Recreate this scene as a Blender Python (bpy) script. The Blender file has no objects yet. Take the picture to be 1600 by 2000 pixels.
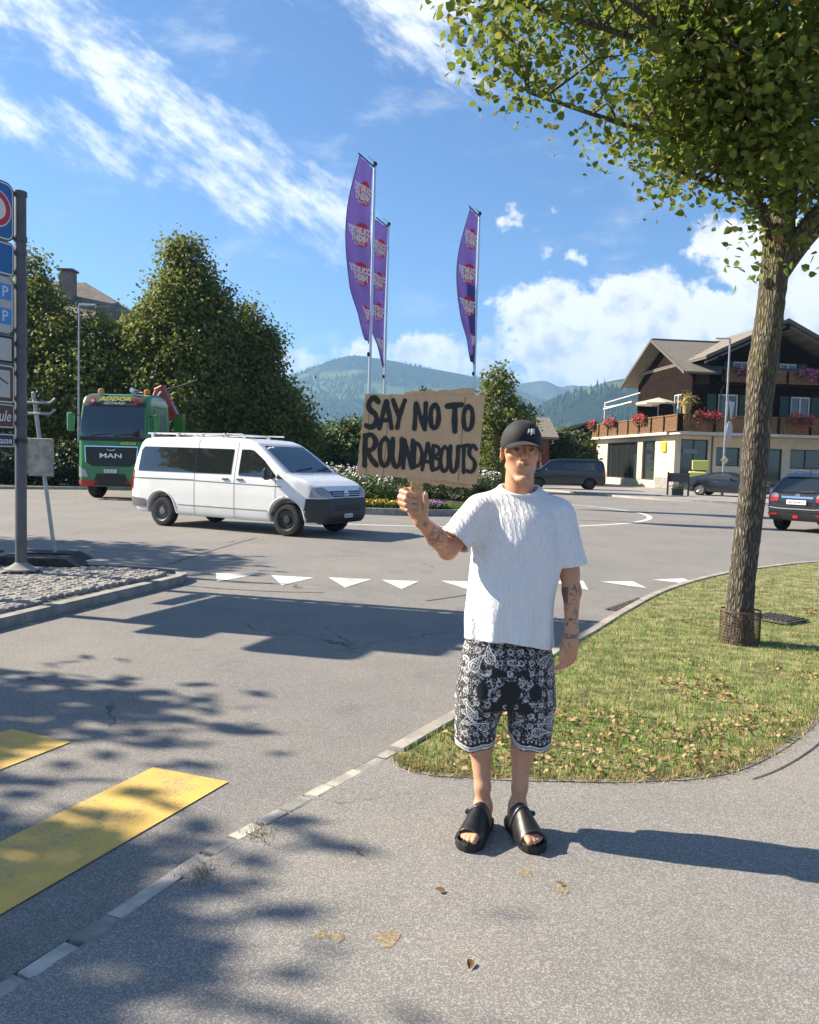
import bpy, math, random, numpy as np
from mathutils import Vector, Matrix
from mathutils.geometry import delaunay_2d_cdt
from mathutils.bvhtree import BVHTree
random.seed(7); RNG = np.random.default_rng(7)
R = math.radians
sc = bpy.context.scene
col = sc.collection

# ------------------------------------------------------------------ camera, sky, sun, exposure
cd = bpy.data.cameras.new('camera'); cam = bpy.data.objects.new('camera', cd); col.objects.link(cam)
cd.sensor_fit = 'HORIZONTAL'; cd.sensor_width = 36; cd.lens = 36; cd.clip_start = 0.05; cd.clip_end = 20000
cam.matrix_world = Matrix.Translation((0, 0, 1.64)) @ Matrix.Rotation(R(90 - 3.61), 4, 'X') @ Matrix.Rotation(R(1.6), 4, 'Z')
sc.camera = cam
sc.view_settings.view_transform = 'Standard'; sc.view_settings.look = 'None'
sc.view_settings.gamma = 1; sc.view_settings.use_curve_mapping = False
sc.view_settings.exposure = 1.45
sc.cycles.use_denoising = True
sc.cycles.max_bounces = 7; sc.cycles.transparent_max_bounces = 16; sc.cycles.volume_bounces = 0
SUN_EL = R(34); SUN_AZ = (-0.970, 0.242)          # direction towards the sun on the ground plane
sun_dir = Vector((SUN_AZ[0] * math.cos(SUN_EL), SUN_AZ[1] * math.cos(SUN_EL), math.sin(SUN_EL))).normalized()
sl = bpy.data.lights.new('sun', 'SUN'); sl.energy = 5.0; sl.angle = R(0.55); sl.color = (1, 0.885, 0.71)
so = bpy.data.objects.new('sun', sl); col.objects.link(so)
so.rotation_euler = sun_dir.to_track_quat('Z', 'Y').to_euler()

class X:
    """tiny expression builder for shader nodes"""
    def __init__(s, nt, sock): s.nt, s.s = nt, sock
    def _m(s, op, *a, clamp=False):
        n = s.nt.nodes.new('ShaderNodeMath'); n.operation = op; n.use_clamp = clamp
        for i, v in enumerate((s,) + a):
            if isinstance(v, X): s.nt.links.new(v.s, n.inputs[i])
            else: n.inputs[i].default_value = v
        return X(s.nt, n.outputs[0])
    def __add__(s, o): return s._m('ADD', o)
    __radd__ = __add__
    def __mul__(s, o): return s._m('MULTIPLY', o)
    __rmul__ = __mul__
    def __sub__(s, o): return s._m('SUBTRACT', o)
    def __rsub__(s, o): return (s * -1) + o
    def __truediv__(s, o): return s._m('DIVIDE', o)
    def max(s, o): return s._m('MAXIMUM', o)
    def min(s, o): return s._m('MINIMUM', o)
    def abs(s): return s._m('ABSOLUTE')
    def sin(s): return s._m('SINE')
    def sqrt(s): return s._m('SQRT')
    def frac(s): return s._m('FRACT')
    def lt(s, v): return s._m('LESS_THAN', v)
    def gt(s, v): return s._m('GREATER_THAN', v)
    def ramp(s, a, b, lo=0., hi=1., smooth=True):
        n = s.nt.nodes.new('ShaderNodeMapRange'); n.interpolation_type = 'SMOOTHSTEP' if smooth else 'LINEAR'
        s.nt.links.new(s.s, n.inputs[0])
        for i, v in enumerate((a, b, lo, hi)): n.inputs[i + 1].default_value = v
        return X(s.nt, n.outputs[0])
def xyz(nt, sock):
    n = nt.nodes.new('ShaderNodeSeparateXYZ'); nt.links.new(sock, n.inputs[0])
    return [X(nt, o) for o in n.outputs]
def comb(nt, x, y, z):
    n = nt.nodes.new('ShaderNodeCombineXYZ')
    for i, v in enumerate((x, y, z)):
        if isinstance(v, X): nt.links.new(v.s, n.inputs[i])
        else: n.inputs[i].default_value = v
    return n.outputs[0]
def noise(nt, vec, scale, detail=3, rough=.55, dist=0., out=0):
    n = nt.nodes.new('ShaderNodeTexNoise'); n.inputs['Scale'].default_value = scale
    n.inputs['Detail'].default_value = detail; n.inputs['Roughness'].default_value = rough
    n.inputs['Distortion'].default_value = dist
    if vec is not None: nt.links.new(vec, n.inputs['Vector'])
    return X(nt, n.outputs[out])
def voro(nt, vec, scale, feature='F1', out='Distance', rnd=1.):
    n = nt.nodes.new('ShaderNodeTexVoronoi'); n.feature = feature; n.inputs['Scale'].default_value = scale
    n.inputs['Randomness'].default_value = rnd
    if vec is not None: nt.links.new(vec, n.inputs['Vector'])
    return X(nt, n.outputs[out])
def mixc(nt, f, a, b):
    n = nt.nodes.new('ShaderNodeMix'); n.data_type = 'RGBA'
    for k, v in ((0, f), (6, a), (7, b)):
        if isinstance(v, X): nt.links.new(v.s, n.inputs[k])
        elif hasattr(v, 'is_output'): nt.links.new(v, n.inputs[k])
        elif k == 0: n.inputs[k].default_value = v
        else: n.inputs[k].default_value = (*v, 1) if len(v) == 3 else v
    return n.outputs[2]

w = bpy.data.worlds.new('World'); sc.world = w; w.use_nodes = True
nt = w.node_tree; nt.nodes.clear()
wo = nt.nodes.new('ShaderNodeOutputWorld'); bg = nt.nodes.new('ShaderNodeBackground'); nt.links.new(bg.outputs[0], wo.inputs[0])
bg.inputs[1].default_value = 0.052
sky = nt.nodes.new('ShaderNodeTexSky'); sky.sky_type = 'NISHITA'; sky.sun_disc = False
sky.sun_elevation = SUN_EL; sky.sun_rotation = math.atan2(SUN_AZ[0], SUN_AZ[1])
sky.altitude = 1000; sky.air_density = 1.0; sky.dust_density = 0.6; sky.ozone_density = 2.2
tc = nt.nodes.new('ShaderNodeTexCoord'); dirv = tc.outputs['Generated']
dx, dy, dz = xyz(nt, dirv)
front = dy.gt(0.05)
u = dx / dy.max(0.05); v = dz / dy.max(0.05)
v3 = comb(nt, u, v, 0.3)
wob1 = noise(nt, v3, 9, 5, .6) - .5; wob2 = noise(nt, comb(nt, v, u, 4.7), 9, 5, .6) - .5
uw = u + wob1 * .05; vw = v + wob2 * .045
def seg(ax, ay, bx, by, r0, r1):
    """distance to a tapered streak of cloud, in tangents of azimuth and elevation"""
    ex, ey = bx - ax, by - ay; l2 = ex * ex + ey * ey
    px, py = uw - ax, vw - ay
    t = ((px * ex + py * ey) * (1 / l2))._m('ADD', 0., clamp=True)
    qx, qy = px - t * ex, py - t * ey
    return (qx * qx + qy * qy).sqrt() - (t * (r1 - r0) + r0)
def blob(cx, cy, rx, ry):
    a, b = (uw - cx) * (1 / rx), (vw - cy) * (1 / ry)
    return ((a * a + b * b).sqrt() - 1) * min(rx, ry)
# streaks of high cloud to the left, heaped cloud low to the right
high = [seg(-.54, .575, -.34, .43, .036, .028), seg(-.34, .43, -.21, .355, .028, .024), seg(-.21, .355, -.085, .285, .024, .028),
        seg(-.58, .44, -.35, .345, .020, .007), seg(-.16, .29, -.30, .33, .012, .004), seg(-.12, .58, .03, .535, .04, .035), seg(-.04, .535, .075, .455, .035, .02)]
heap = [blob(.175, .175, .085, .05), blob(.27, .19, .08, .045), blob(.22, .13, .16, .05), blob(.40, .255, .075, .05), blob(.50, .22, .11, .09), blob(.36, .15, .2, .065),
        blob(.02, .135, .05, .027), blob(-.055, .125, .035, .014), blob(.07, .115, .06, .02), blob(-.16, .105, .045, .02), blob(.3, .10, .3, .045), blob(.7, .2, .2, .1),
        blob(.118, .305, .016, .004), blob(.152, .295, .017, .003), blob(.187, .25, .016, .005)]
def union(l):
    d = l[0]
    for e in l[1:]: d = d.min(e)
    return d
n1 = noise(nt, v3, 14, 8, .62); n2 = noise(nt, v3, 40, 6, .6)
dh = union(high); dc = union(heap)
al_, ac_ = u * .82 - v * .57, u * .57 + v * .82; vh = comb(nt, al_ * .42, ac_, 2.2)
m1 = noise(nt, vh, 20, 7, .62); m2 = noise(nt, vh, 60, 6, .65)
cov_h = (dh * -1 + (m1 - .5) * .12 + (m2 - .5) * .07).ramp(-.025, .035) * (m1 * .5 + m2 * .5).ramp(.32, .60, .35, 1.)
cov_c = (dc * -1 + (n1 - .5) * .10 + (n2 - .5) * .04).ramp(-.002, .014)
wisp = (noise(nt, comb(nt, u * 1.0, v * 2.2, 1.7), 6, 8, .68)).ramp(.52, .8) * .35
rest = noise(nt, dirv, 3.5, 7, .6).ramp(.52, .68) * (dz.ramp(0., .1))
cov_front = cov_h.max(cov_c).max(wisp)
cover = cov_front * front + rest * (1 - front)
shade = (noise(nt, comb(nt, u + .02, v - .02, .3), 14, 5, .6) - n1) * 2.2 + (v * 3.0) + n2 * .25
body = shade.ramp(.15, .75)
cl_c = mixc(nt, body, (5.0, 5.6, 6.6), (9.0, 8.9, 8.7))
cl = mixc(nt, cov_h.gt(cov_c), cl_c, (8.2, 8.5, 8.7))
gain = nt.nodes.new('ShaderNodeMix'); gain.data_type = 'RGBA'; gain.blend_type = 'MULTIPLY'; gain.inputs[0].default_value = 1
nt.links.new(sky.outputs[0], gain.inputs[6]); gain.inputs[7].default_value = (.68, .96, 1.24, 1)
nt.links.new(mixc(nt, cover * .93, gain.outputs[2], cl), bg.inputs[0])

# ------------------------------------------------------------------ helpers
def tag(o, label=None, cat=None, group=None, kind=None):
    if label: o['label'] = label
    if cat: o['category'] = cat
    if group: o['group'] = group
    if kind: o['kind'] = kind
    return o
def place(o, loc=(0, 0, 0), rz=0., s=1.):
    o.location = loc; o.rotation_euler = (0, 0, rz); o.scale = (s, s, s); return o
def thing(name, label, cat, loc=(0, 0, 0), rz=0., group=None, s=1.):
    o = bpy.data.objects.new(name, None); o.empty_display_size = .1; col.objects.link(o)
    place(o, loc, rz, s); return tag(o, label, cat, group)
def mesh(name, V, F, mat=None, parent=None, smooth=False, colr=None):
    V = np.asarray(V, np.float32).reshape(-1, 3)
    me = bpy.data.meshes.new(name)
    if isinstance(F, np.ndarray) and F.ndim == 2:
        n, k = F.shape
        me.vertices.add(len(V)); me.vertices.foreach_set('co', V.ravel())
        me.loops.add(n * k); me.loops.foreach_set('vertex_index', F.astype(np.int32).ravel())
        me.polygons.add(n); me.polygons.foreach_set('loop_start', np.arange(0, n * k, k, dtype=np.int32))
        me.polygons.foreach_set('loop_total', np.full(n, k, np.int32))
        me.update(calc_edges=True)
    else:
        me.from_pydata(V.tolist(), [], [tuple(int(i) for i in f) for f in F]); me.update()
    me.validate()
    if smooth: me.polygons.foreach_set('use_smooth', np.ones(len(me.polygons), bool))
    if colr is not None:
        a = me.color_attributes.new('Col', 'FLOAT_COLOR', 'POINT')
        c = np.ones((len(V), 4), np.float32); c[:, :3] = colr; a.data.foreach_set('color', c.ravel())
    for m in (mat if isinstance(mat, (list, tuple)) else [mat]):
        if m: me.materials.append(m)
    o = bpy.data.objects.new(name, me); col.objects.link(o)
    if parent: o.parent = parent
    return o
def inst(name, me, parent=None, loc=(0, 0, 0), rot=(0, 0, 0), s=(1, 1, 1)):
    o = bpy.data.objects.new(name, me); col.objects.link(o)
    o.location = loc; o.rotation_euler = rot; o.scale = s
    if parent: o.parent = parent
    return o
def copy_tree(o, parent=None):
    c = o.copy(); col.objects.link(c); c.parent = parent
    for ch in list(o.children): copy_tree(ch, c)
    return c

class MB:
    def __init__(s): s.V = []; s.F = []; s.n = 0
    def add(s, V, F, T=None):
        V = np.asarray(V, float).reshape(-1, 3)
        if T is not None: V = V @ np.array(T.to_3x3()).T + np.array(T.to_translation())
        s.V.append(V); s.F += [tuple(int(i) + s.n for i in f) for f in F]; s.n += len(V); return s
    def box(s, c, d, bev=0., rot=None, T=None):
        hx, hy, hz = [q / 2 for q in d]; b = min(bev, hx * .95, hy * .95, hz * .95)
        if b <= 0:
            V = [(x, y, z) for x in (-hx, hx) for y in (-hy, hy) for z in (-hz, hz)]
            F = [(0, 1, 3, 2), (4, 6, 7, 5), (0, 4, 5, 1), (2, 3, 7, 6), (0, 2, 6, 4), (1, 5, 7, 3)]
        else:
            V = []; idx = {}; F = []
            for sx in (-1, 1):
                for sy in (-1, 1):
                    for sz in (-1, 1):
                        for ax in range(3):
                            p = [sx * hx, sy * hy, sz * hz]
                            for k in range(3):
                                if k != ax: p[k] -= (sx, sy, sz)[k] * b
                            idx[sx, sy, sz, ax] = len(V); V.append(p)
            for ax in range(3):
                o = [k for k in range(3) if k != ax]
                for sg in (-1, 1):
                    q = []
                    for a, c2 in ((-1, -1), (1, -1), (1, 1), (-1, 1)):
                        t = [0, 0, 0]; t[ax] = sg; t[o[0]] = a; t[o[1]] = c2; q.append(idx[(*t, ax)])
                    F.append(q if (sg > 0) == (ax != 1) else q[::-1])
                for a in (-1, 1):
                    for c2 in (-1, 1):
                        t0 = [0, 0, 0]; t0[o[0]] = a; t0[o[1]] = c2; t1 = list(t0); t0[ax] = -1; t1[ax] = 1
                        q = [idx[(*t0, o[0])], idx[(*t1, o[0])], idx[(*t1, o[1])], idx[(*t0, o[1])]]
                        F.append(q if (a * c2 > 0) != (ax == 1) else q[::-1])
            for sx in (-1, 1):
                for sy in (-1, 1):
                    for sz in (-1, 1):
                        q = [idx[sx, sy, sz, k] for k in range(3)]
                        F.append(q if sx * sy * sz > 0 else q[::-1])
        V = np.array(V, float)
        if rot is not None: V = V @ np.array(rot.to_matrix() if hasattr(rot, 'to_matrix') else rot).T
        return s.add(V + np.array(c), F, T)
    def tube(s, pts, r, n=10, caps=True, T=None, flat=None):
        pts = [Vector(p) for p in pts]; m = len(pts)
        r = [r] * m if np.isscalar(r) else list(r)
        V = []; F = []; up = None
        for i, p in enumerate(pts):
            t = (pts[min(i + 1, m - 1)] - pts[max(i - 1, 0)]).normalized()
            if up is None: up = t.orthogonal().normalized()
            up = (up - t * up.dot(t)).normalized() if (up - t * up.dot(t)).length > 1e-6 else t.orthogonal().normalized()
            bi = t.cross(up)
            for k in range(n):
                a = 2 * math.pi * k / n
                V.append(p + (up * math.cos(a) + bi * math.sin(a)) * r[i])
        for i in range(m - 1):
            for k in range(n):
                F.append((i * n + k, i * n + (k + 1) % n, (i + 1) * n + (k + 1) % n, (i + 1) * n + k))
        if caps: F.append(tuple(range(n))[::-1]); F.append(tuple((m - 1) * n + k for k in range(n)))
        return s.add([tuple(q) for q in V], F, T)
    def lathe(s, prof, n=32, T=None, ax='y', caps=False):
        """prof: (axial, radius) pairs turned about the given axis"""
        V = []; F = []
        for a_, r_ in prof:
            for k in range(n):
                t = 2 * math.pi * k / n; c, d = r_ * math.cos(t), r_ * math.sin(t)
                V.append({'y': (c, a_, d), 'x': (a_, c, d), 'z': (c, d, a_)}[ax])
        m = len(prof)
        for i in range(m - 1):
            for k in range(n):
                q = (i * n + k, i * n + (k + 1) % n, (i + 1) * n + (k + 1) % n, (i + 1) * n + k)
                F.append(q if ax != 'y' else q[::-1])
        if caps:
            F.append(tuple(range(n))); F.append(tuple((m - 1) * n + k for k in range(n)))
        return s.add(V, F, T)
    def prism(s, poly, a, b, ax='y', T=None):
        """extrude a 2-D outline: ax y -> (x,z), ax x -> (y,z), ax z -> (x,y)"""
        n = len(poly); f = {'y': lambda p, q: (p[0], q, p[1]), 'x': lambda p, q: (q, p[0], p[1]), 'z': lambda p, q: (p[0], p[1], q)}[ax]
        V = [f(p, a) for p in poly] + [f(p, b) for p in poly]
        F = [tuple(range(n)), tuple(range(2 * n - 1, n - 1, -1))] + [(i, n + i, n + (i + 1) % n, (i + 1) % n) for i in range(n)]
        return s.add(V, F, T)
    def build(s, name, mat, parent=None, smooth=False):
        o = mesh(name, np.concatenate(s.V), s.F, mat, parent)
        if smooth:
            me = o.data; me.polygons.foreach_set('use_smooth', np.ones(len(me.polygons), bool))
            try: me.set_sharp_from_angle(angle=R(38))
            except Exception: pass
        return o
def sharp(o, deg=38):
    me = o.data; me.polygons.foreach_set('use_smooth', np.ones(len(me.polygons), bool)); me.set_sharp_from_angle(angle=R(deg)); return o

def poly_tri(poly, step=None, holes=()):
    """triangulated 2-D outline, with inner points every step"""
    poly = [Vector(p) for p in poly]
    pts = []; edges = []
    for ring in [poly] + [[Vector(p) for p in h] for h in holes]:
        rr = []
        for i, p in enumerate(ring):
            q = ring[(i + 1) % len(ring)]
            k = max(1, int((q - p).length / step)) if step else 1
            rr += [p + (q - p) * (j / k) for j in range(k)]
        b = len(pts); pts += rr; edges += [(b + i, b + (i + 1) % len(rr)) for i in range(len(rr))]
    if step:
        A = np.array([tuple(p) for p in poly])
        x0, y0 = A.min(0); x1, y1 = A.max(0)
        gx, gy = np.meshgrid(np.arange(x0 + step / 2, x1, step), np.arange(y0 + step / 2, y1, step))
        G = np.stack([gx.ravel(), gy.ravel()], 1)
        ok = (sd_poly(G[:, 0], G[:, 1], A) < -step * .4)
        for h in holes: ok &= sd_poly(G[:, 0], G[:, 1], np.array([tuple(p)[:2] for p in h])) > step * .4
        pts += [Vector(p) for p in G[ok]]
    r = delaunay_2d_cdt(pts, edges, [], 2 if holes else 1, 1e-5)
    V2 = np.array([tuple(p) for p in r[0]]); F = [tuple(f) for f in r[2]]
    if holes:
        F = [f for f in F if all(sd_poly(*V2[list(f)].mean(0)[:, None], np.array([tuple(p)[:2] for p in h]))[0] > 0 for h in holes)]
    A = np.array([tuple(p) for p in poly])
    F = [f for f in F if sd_poly(*V2[list(f)].mean(0)[:, None], A)[0] < 1e-6]
    return V2, F
def sd_poly(px, pz, poly):
    """signed distance to a polygon (numpy)"""
    poly = np.asarray(poly, float); d = np.full(np.broadcast(px, pz).shape, 1e9); sgn = np.ones(d.shape)
    n = len(poly)
    for i in range(n):
        a, b = poly[i], poly[i - 1]; e = b - a
        wx, wz = px - a[0], pz - a[1]
        t = np.clip((wx * e[0] + wz * e[1]) / (e @ e + 1e-12), 0, 1)
        d = np.minimum(d, (wx - e[0] * t) ** 2 + (wz - e[1] * t) ** 2)
        c1 = pz >= a[1]; c2 = pz < b[1]; c3 = e[0] * wz > e[1] * wx
        sgn = np.where((c1 & c2 & c3) | (~c1 & ~c2 & ~c3), -sgn, sgn)
    return sgn * np.sqrt(d)
def resample(pts, n=None, step=None, closed=False):
    P = np.array(pts, float)
    if closed: P = np.vstack([P, P[:1]])
    s = np.r_[0, np.cumsum(np.linalg.norm(np.diff(P, axis=0), axis=1))]
    n = n or max(2, int(round(s[-1] / step)) + 1)
    t = np.linspace(0, s[-1], n)
    return np.stack([np.interp(t, s, P[:, k]) for k in range(P.shape[1])], 1)
def smooth_line(pts, per=6):
    P = np.array(pts, float); n = len(P); out = []
    for i in range(n - 1):
        p0, p1, p2, p3 = P[max(i - 1, 0)], P[i], P[i + 1], P[min(i + 2, n - 1)]
        for t in np.linspace(0, 1, per, endpoint=False):
            out.append(.5 * (2 * p1 + (p2 - p0) * t + (2 * p0 - 5 * p1 + 4 * p2 - p3) * t * t + (3 * p1 - p0 - 3 * p2 + p3) * t ** 3))
    out.append(P[-1]); return np.array(out)
def offset_line(P, d):
    P = np.asarray(P, float); T = np.gradient(P, axis=0); T /= np.linalg.norm(T, axis=1)[:, None]
    return P + np.stack([T[:, 1], -T[:, 0]], 1) * d            # to the right of the direction of travel

# ---- signed-distance modelling: bodies, clothes and car shells are one continuous surface each
class G3:
    def __init__(s, lo, hi, h):
        s.lo = np.array(lo, np.float32); s.h = h; s.n = np.ceil((np.array(hi) - s.lo) / h).astype(int) + 1
        s.ax = [s.lo[k] + h * np.arange(s.n[k], dtype=np.float32) for k in range(3)]
        s.D = np.full(tuple(s.n), 9., np.float32)
    def sl(s, lo, hi):
        a = np.clip(np.floor((np.array(lo) - s.lo) / s.h).astype(int), 0, s.n); b = np.clip(np.ceil((np.array(hi) - s.lo) / s.h).astype(int) + 1, 0, s.n)
        S = tuple(slice(a[k], b[k]) for k in range(3))
        return S, s.ax[0][S[0]][:, None, None], s.ax[1][S[1]][None, :, None], s.ax[2][S[2]][None, None, :]
    def put(s, S, d, k, mode='u'):
        A = s.D[S]
        if A.size == 0: return
        if mode == 'u':
            if k > 0:
                t = np.clip(.5 + .5 * (A - d) / k, 0, 1); s.D[S] = A + (d - A) * t - k * t * (1 - t)
            else: s.D[S] = np.minimum(A, d)
        else:                                               # subtract
            d = -d
            if k > 0:
                t = np.clip(.5 - .5 * (A - d) / k, 0, 1); s.D[S] = A + (d - A) * t + k * t * (1 - t)
            else: s.D[S] = np.maximum(A, d)
    def cap(s, a, b, ra, rb=None, k=.01, mode='u', sq=None):
        rb = ra if rb is None else rb; a = np.array(a, float); b = np.array(b, float); m = max(ra, rb) * (1 if sq is None else 1.6) + k + 3 * s.h
        S, x, y, z = s.sl(np.minimum(a, b) - m, np.maximum(a, b) + m); e = b - a
        t = np.clip(((x - a[0]) * e[0] + (y - a[1]) * e[1] + (z - a[2]) * e[2]) / (e @ e + 1e-9), 0, 1)
        px, py, pz = x - a[0] - e[0] * t, y - a[1] - e[1] * t, z - a[2] - e[2] * t
        if sq is not None:                                  # squash factors per axis
            px, py, pz = px / sq[0], py / sq[1], pz / sq[2]
        s.put(S, np.sqrt(px * px + py * py + pz * pz) - (ra + (rb - ra) * t), k, mode)
    def ell(s, c, r, k=.01, mode='u', rot=None):
        c = np.array(c, float); r = np.array(r, float); m = r.max() + k + 3 * s.h
        S, x, y, z = s.sl(c - m, c + m); x, y, z = x - c[0], y - c[1], z - c[2]
        if rot is not None:
            M = np.array(rot.to_matrix()); x, y, z = [M[0, i] * x + M[1, i] * y + M[2, i] * z for i in range(3)]
        k0 = np.sqrt((x / r[0]) ** 2 + (y / r[1]) ** 2 + (z / r[2]) ** 2); k1 = np.sqrt((x / r[0] ** 2) ** 2 + (y / r[1] ** 2) ** 2 + (z / r[2] ** 2) ** 2) + 1e-6
        s.put(S, k0 * (k0 - 1) / k1, k, mode)
    def loft(s, st, k=.02, mode='u', p=2.3, lo=None, hi=None, yaw=0.):
        """stations (z, cx, cy, ax, ay) interpolated along z"""
        st = np.array(sorted(st)); z0, z1 = (st[0, 0] if lo is None else lo), (st[-1, 0] if hi is None else hi)
        m = .08
        S, x, y, z = s.sl((st[:, 1] - st[:, 3]).min() * np.array([1, 0, 0]) + np.array([-m, (st[:, 2] - st[:, 4]).min() - m, z0 - m]), np.array([(st[:, 1] + st[:, 3]).max() + m, (st[:, 2] + st[:, 4]).max() + m, z1 + m]))
        f = [np.interp(z.ravel(), st[:, 0], st[:, i])[None, None, :] for i in range(1, 5)]
        if z.size > 9:                                      # soften the linear interpolation
            ker = np.hanning(9); ker /= ker.sum()
            f = [np.convolve(np.pad(q.ravel(), 4, 'edge'), ker, 'valid')[None, None, :] for q in f]
        ca_, sa_ = math.cos(yaw), math.sin(yaw); ex_, ey_ = (x - f[0]) * ca_ + (y - f[1]) * sa_, (f[0] - x) * sa_ + (y - f[1]) * ca_
        q = (np.abs(ex_ / f[2]) ** p + np.abs(ey_ / f[3]) ** p) ** (1 / p)
        d = (q - 1) * np.minimum(f[2], f[3])
        d = np.maximum(d, np.maximum(z0 - z, z - z1))
        s.put(S, d.astype(np.float32), k, mode)
    def fn(s, f, k=0., mode='u', lo=None, hi=None):
        S, x, y, z = s.sl(s.lo if lo is None else lo, s.lo + s.n * s.h if hi is None else hi)
        s.put(S, f(x, y, z), k, mode)
    def mesh(s):
        return surface_nets(s.D, s.lo, s.h)
def surface_nets(D, lo, h):
    I = D < 0
    c = np.zeros(tuple(q - 1 for q in D.shape), np.uint8)
    for i in (0, 1):
        for j in (0, 1):
            for k in (0, 1):
                c += I[i:D.shape[0] - 1 + i, j:D.shape[1] - 1 + j, k:D.shape[2] - 1 + k]
    act = (c > 0) & (c < 8)
    idx = np.full(c.shape, -1, np.int64); A = np.argwhere(act); idx[act] = np.arange(len(A))
    acc = np.zeros((len(A), 3)); cnt = np.zeros(len(A))
    C = [(i, j, k) for i in (0, 1) for j in (0, 1) for k in (0, 1)]
    val = {q: D[A[:, 0] + q[0], A[:, 1] + q[1], A[:, 2] + q[2]] for q in C}
    for q in C:
        for ax in range(3):
            if q[ax] == 0:
                r = list(q); r[ax] = 1; r = tuple(r); a, b = val[q], val[r]
                mk = (a < 0) != (b < 0); t = np.where(mk, a / np.where(mk, a - b, 1), 0)
                p = np.array(q, float)[None, :].repeat(len(A), 0); p[:, ax] += t
                acc[mk] += p[mk]; cnt[mk] += 1
    V = lo + h * (A + acc / cnt[:, None])
    Fs = []
    for ax in range(3):
        o = [(1, 2), (2, 0), (0, 1)][ax]
        sl0 = [slice(1, -1)] * 3; sl0[ax] = slice(0, -1); sl1 = [slice(1, -1)] * 3; sl1[ax] = slice(1, None)
        a, b = I[tuple(sl0)], I[tuple(sl1)]
        for flip in (False, True):
            E = np.argwhere((a & ~b) if not flip else (~a & b))
            if len(E) == 0: continue
            base = E.copy(); base[:, o[0]] += 1; base[:, o[1]] += 1
            q = []
            for du, dv in ((0, 0), (-1, 0), (-1, -1), (0, -1)):
                p = base.copy(); p[:, o[0]] += du; p[:, o[1]] += dv
                q.append(idx[p[:, 0], p[:, 1], p[:, 2]])
            f = np.stack(q, 1); Fs.append(f[:, ::-1] if flip else f)
    F = np.concatenate(Fs); F = F[(F >= 0).all(1)]
    return V, F
def relax(V, F, it=2, lam=.5):
    """light Laplacian smoothing on a quad mesh"""
    E = np.concatenate([F[:, [0, 1]], F[:, [1, 2]], F[:, [2, 3]], F[:, [3, 0]]])
    for _ in range(it):
        S = np.zeros_like(V); n = np.zeros(len(V))
        for a, b in ((0, 1), (1, 0)):
            np.add.at(S, E[:, a], V[E[:, b]]); np.add.at(n, E[:, a], 1)
        V = V + lam * (S / np.maximum(n, 1)[:, None] - V)
    return V
def vnoise(P, s, seed=0):
    """smooth value noise on numpy points, range about -1..1"""
    P = np.asarray(P, float) * s + seed * 17.31; i = np.floor(P).astype(np.int64); f = P - i; f = f * f * (3 - 2 * f)
    def hsh(a): 
        q = np.sin(a[:, 0] * 127.1 + a[:, 1] * 311.7 + a[:, 2] * 74.7) * 43758.5453; return (q - np.floor(q)) * 2 - 1
    o = 0
    for dx_ in (0, 1):
        for dy_ in (0, 1):
            for dz_ in (0, 1):
                wgt = (f[:, 0] if dx_ else 1 - f[:, 0]) * (f[:, 1] if dy_ else 1 - f[:, 1]) * (f[:, 2] if dz_ else 1 - f[:, 2])
                o = o + wgt * hsh(i + np.array([dx_, dy_, dz_]))
    return o

# ---- materials
MATS = {}
def M(name, c=(.5, .5, .5), rough=.6, metal=0., var=0., vscale=8., bump=0., bscale=40., spec=.5, coat=0., attr=False, trans=0., alpha=1., c2=None, detail=4, emit=None, coord='Object', sheen=0.):
    if name in MATS: return MATS[name]
    m = bpy.data.materials.new(name); m.use_nodes = True; MATS[name] = m
    t = m.node_tree; b = t.nodes['Principled BSDF']
    b.inputs['Roughness'].default_value = rough; b.inputs['Metallic'].default_value = metal
    b.inputs['Specular IOR Level'].default_value = spec; b.inputs['Coat Weight'].default_value = coat; b.inputs['Coat Roughness'].default_value = .04
    b.inputs['Sheen Weight'].default_value = sheen
    src = None
    vec = t.nodes.new('ShaderNodeTexCoord').outputs[coord] if (var or bump) else None
    if attr:
        a = t.nodes.new('ShaderNodeAttribute'); a.attribute_name = 'Col'; src = a.outputs['Color']
    if var:
        f = noise(t, vec, vscale, detail).ramp(.3, .7)
        if c2 is None: c2 = tuple(min(1, q * (1 + var)) for q in c)
        if src is None: src = mixc(t, f, tuple(q * (1 - var) for q in c) if c2 is None or var != 1 else c, c2)
        else:
            mm = t.nodes.new('ShaderNodeMix'); mm.data_type = 'RGBA'; mm.blend_type = 'MULTIPLY'; mm.inputs[0].default_value = 1
            t.links.new(src, mm.inputs[6]); t.links.new(mixc(t, f, (1 - var,) * 3, (1 + var,) * 3), mm.inputs[7]); src = mm.outputs[2]
    if src is not None: t.links.new(src, b.inputs['Base Color'])
    else: b.inputs['Base Color'].default_value = (*c, 1)
    if bump:
        bn = t.nodes.new('ShaderNodeBump'); bn.inputs['Strength'].default_value = min(1, bump); bn.inputs['Distance'].default_value = .6 / bscale
        t.links.new(noise(t, vec, bscale, 5).s, bn.inputs['Height']); t.links.new(bn.outputs[0], b.inputs['Normal'])
    if alpha < 1: b.inputs['Alpha'].default_value = alpha
    if emit: b.inputs['Emission Color'].default_value = (*emit, 1); b.inputs['Emission Strength'].default_value = 1
    if trans:
        out = t.nodes['Material Output']; tr = t.nodes.new('ShaderNodeBsdfTranslucent'); ms = t.nodes.new('ShaderNodeMixShader'); ms.inputs[0].default_value = trans
        if src is not None: t.links.new(src, tr.inputs[0])
        else: tr.inputs[0].default_value = (*c, 1)
        t.links.new(b.outputs[0], ms.inputs[1]); t.links.new(tr.outputs[0], ms.inputs[2]); t.links.new(ms.outputs[0], out.inputs[0])
    return m
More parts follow.
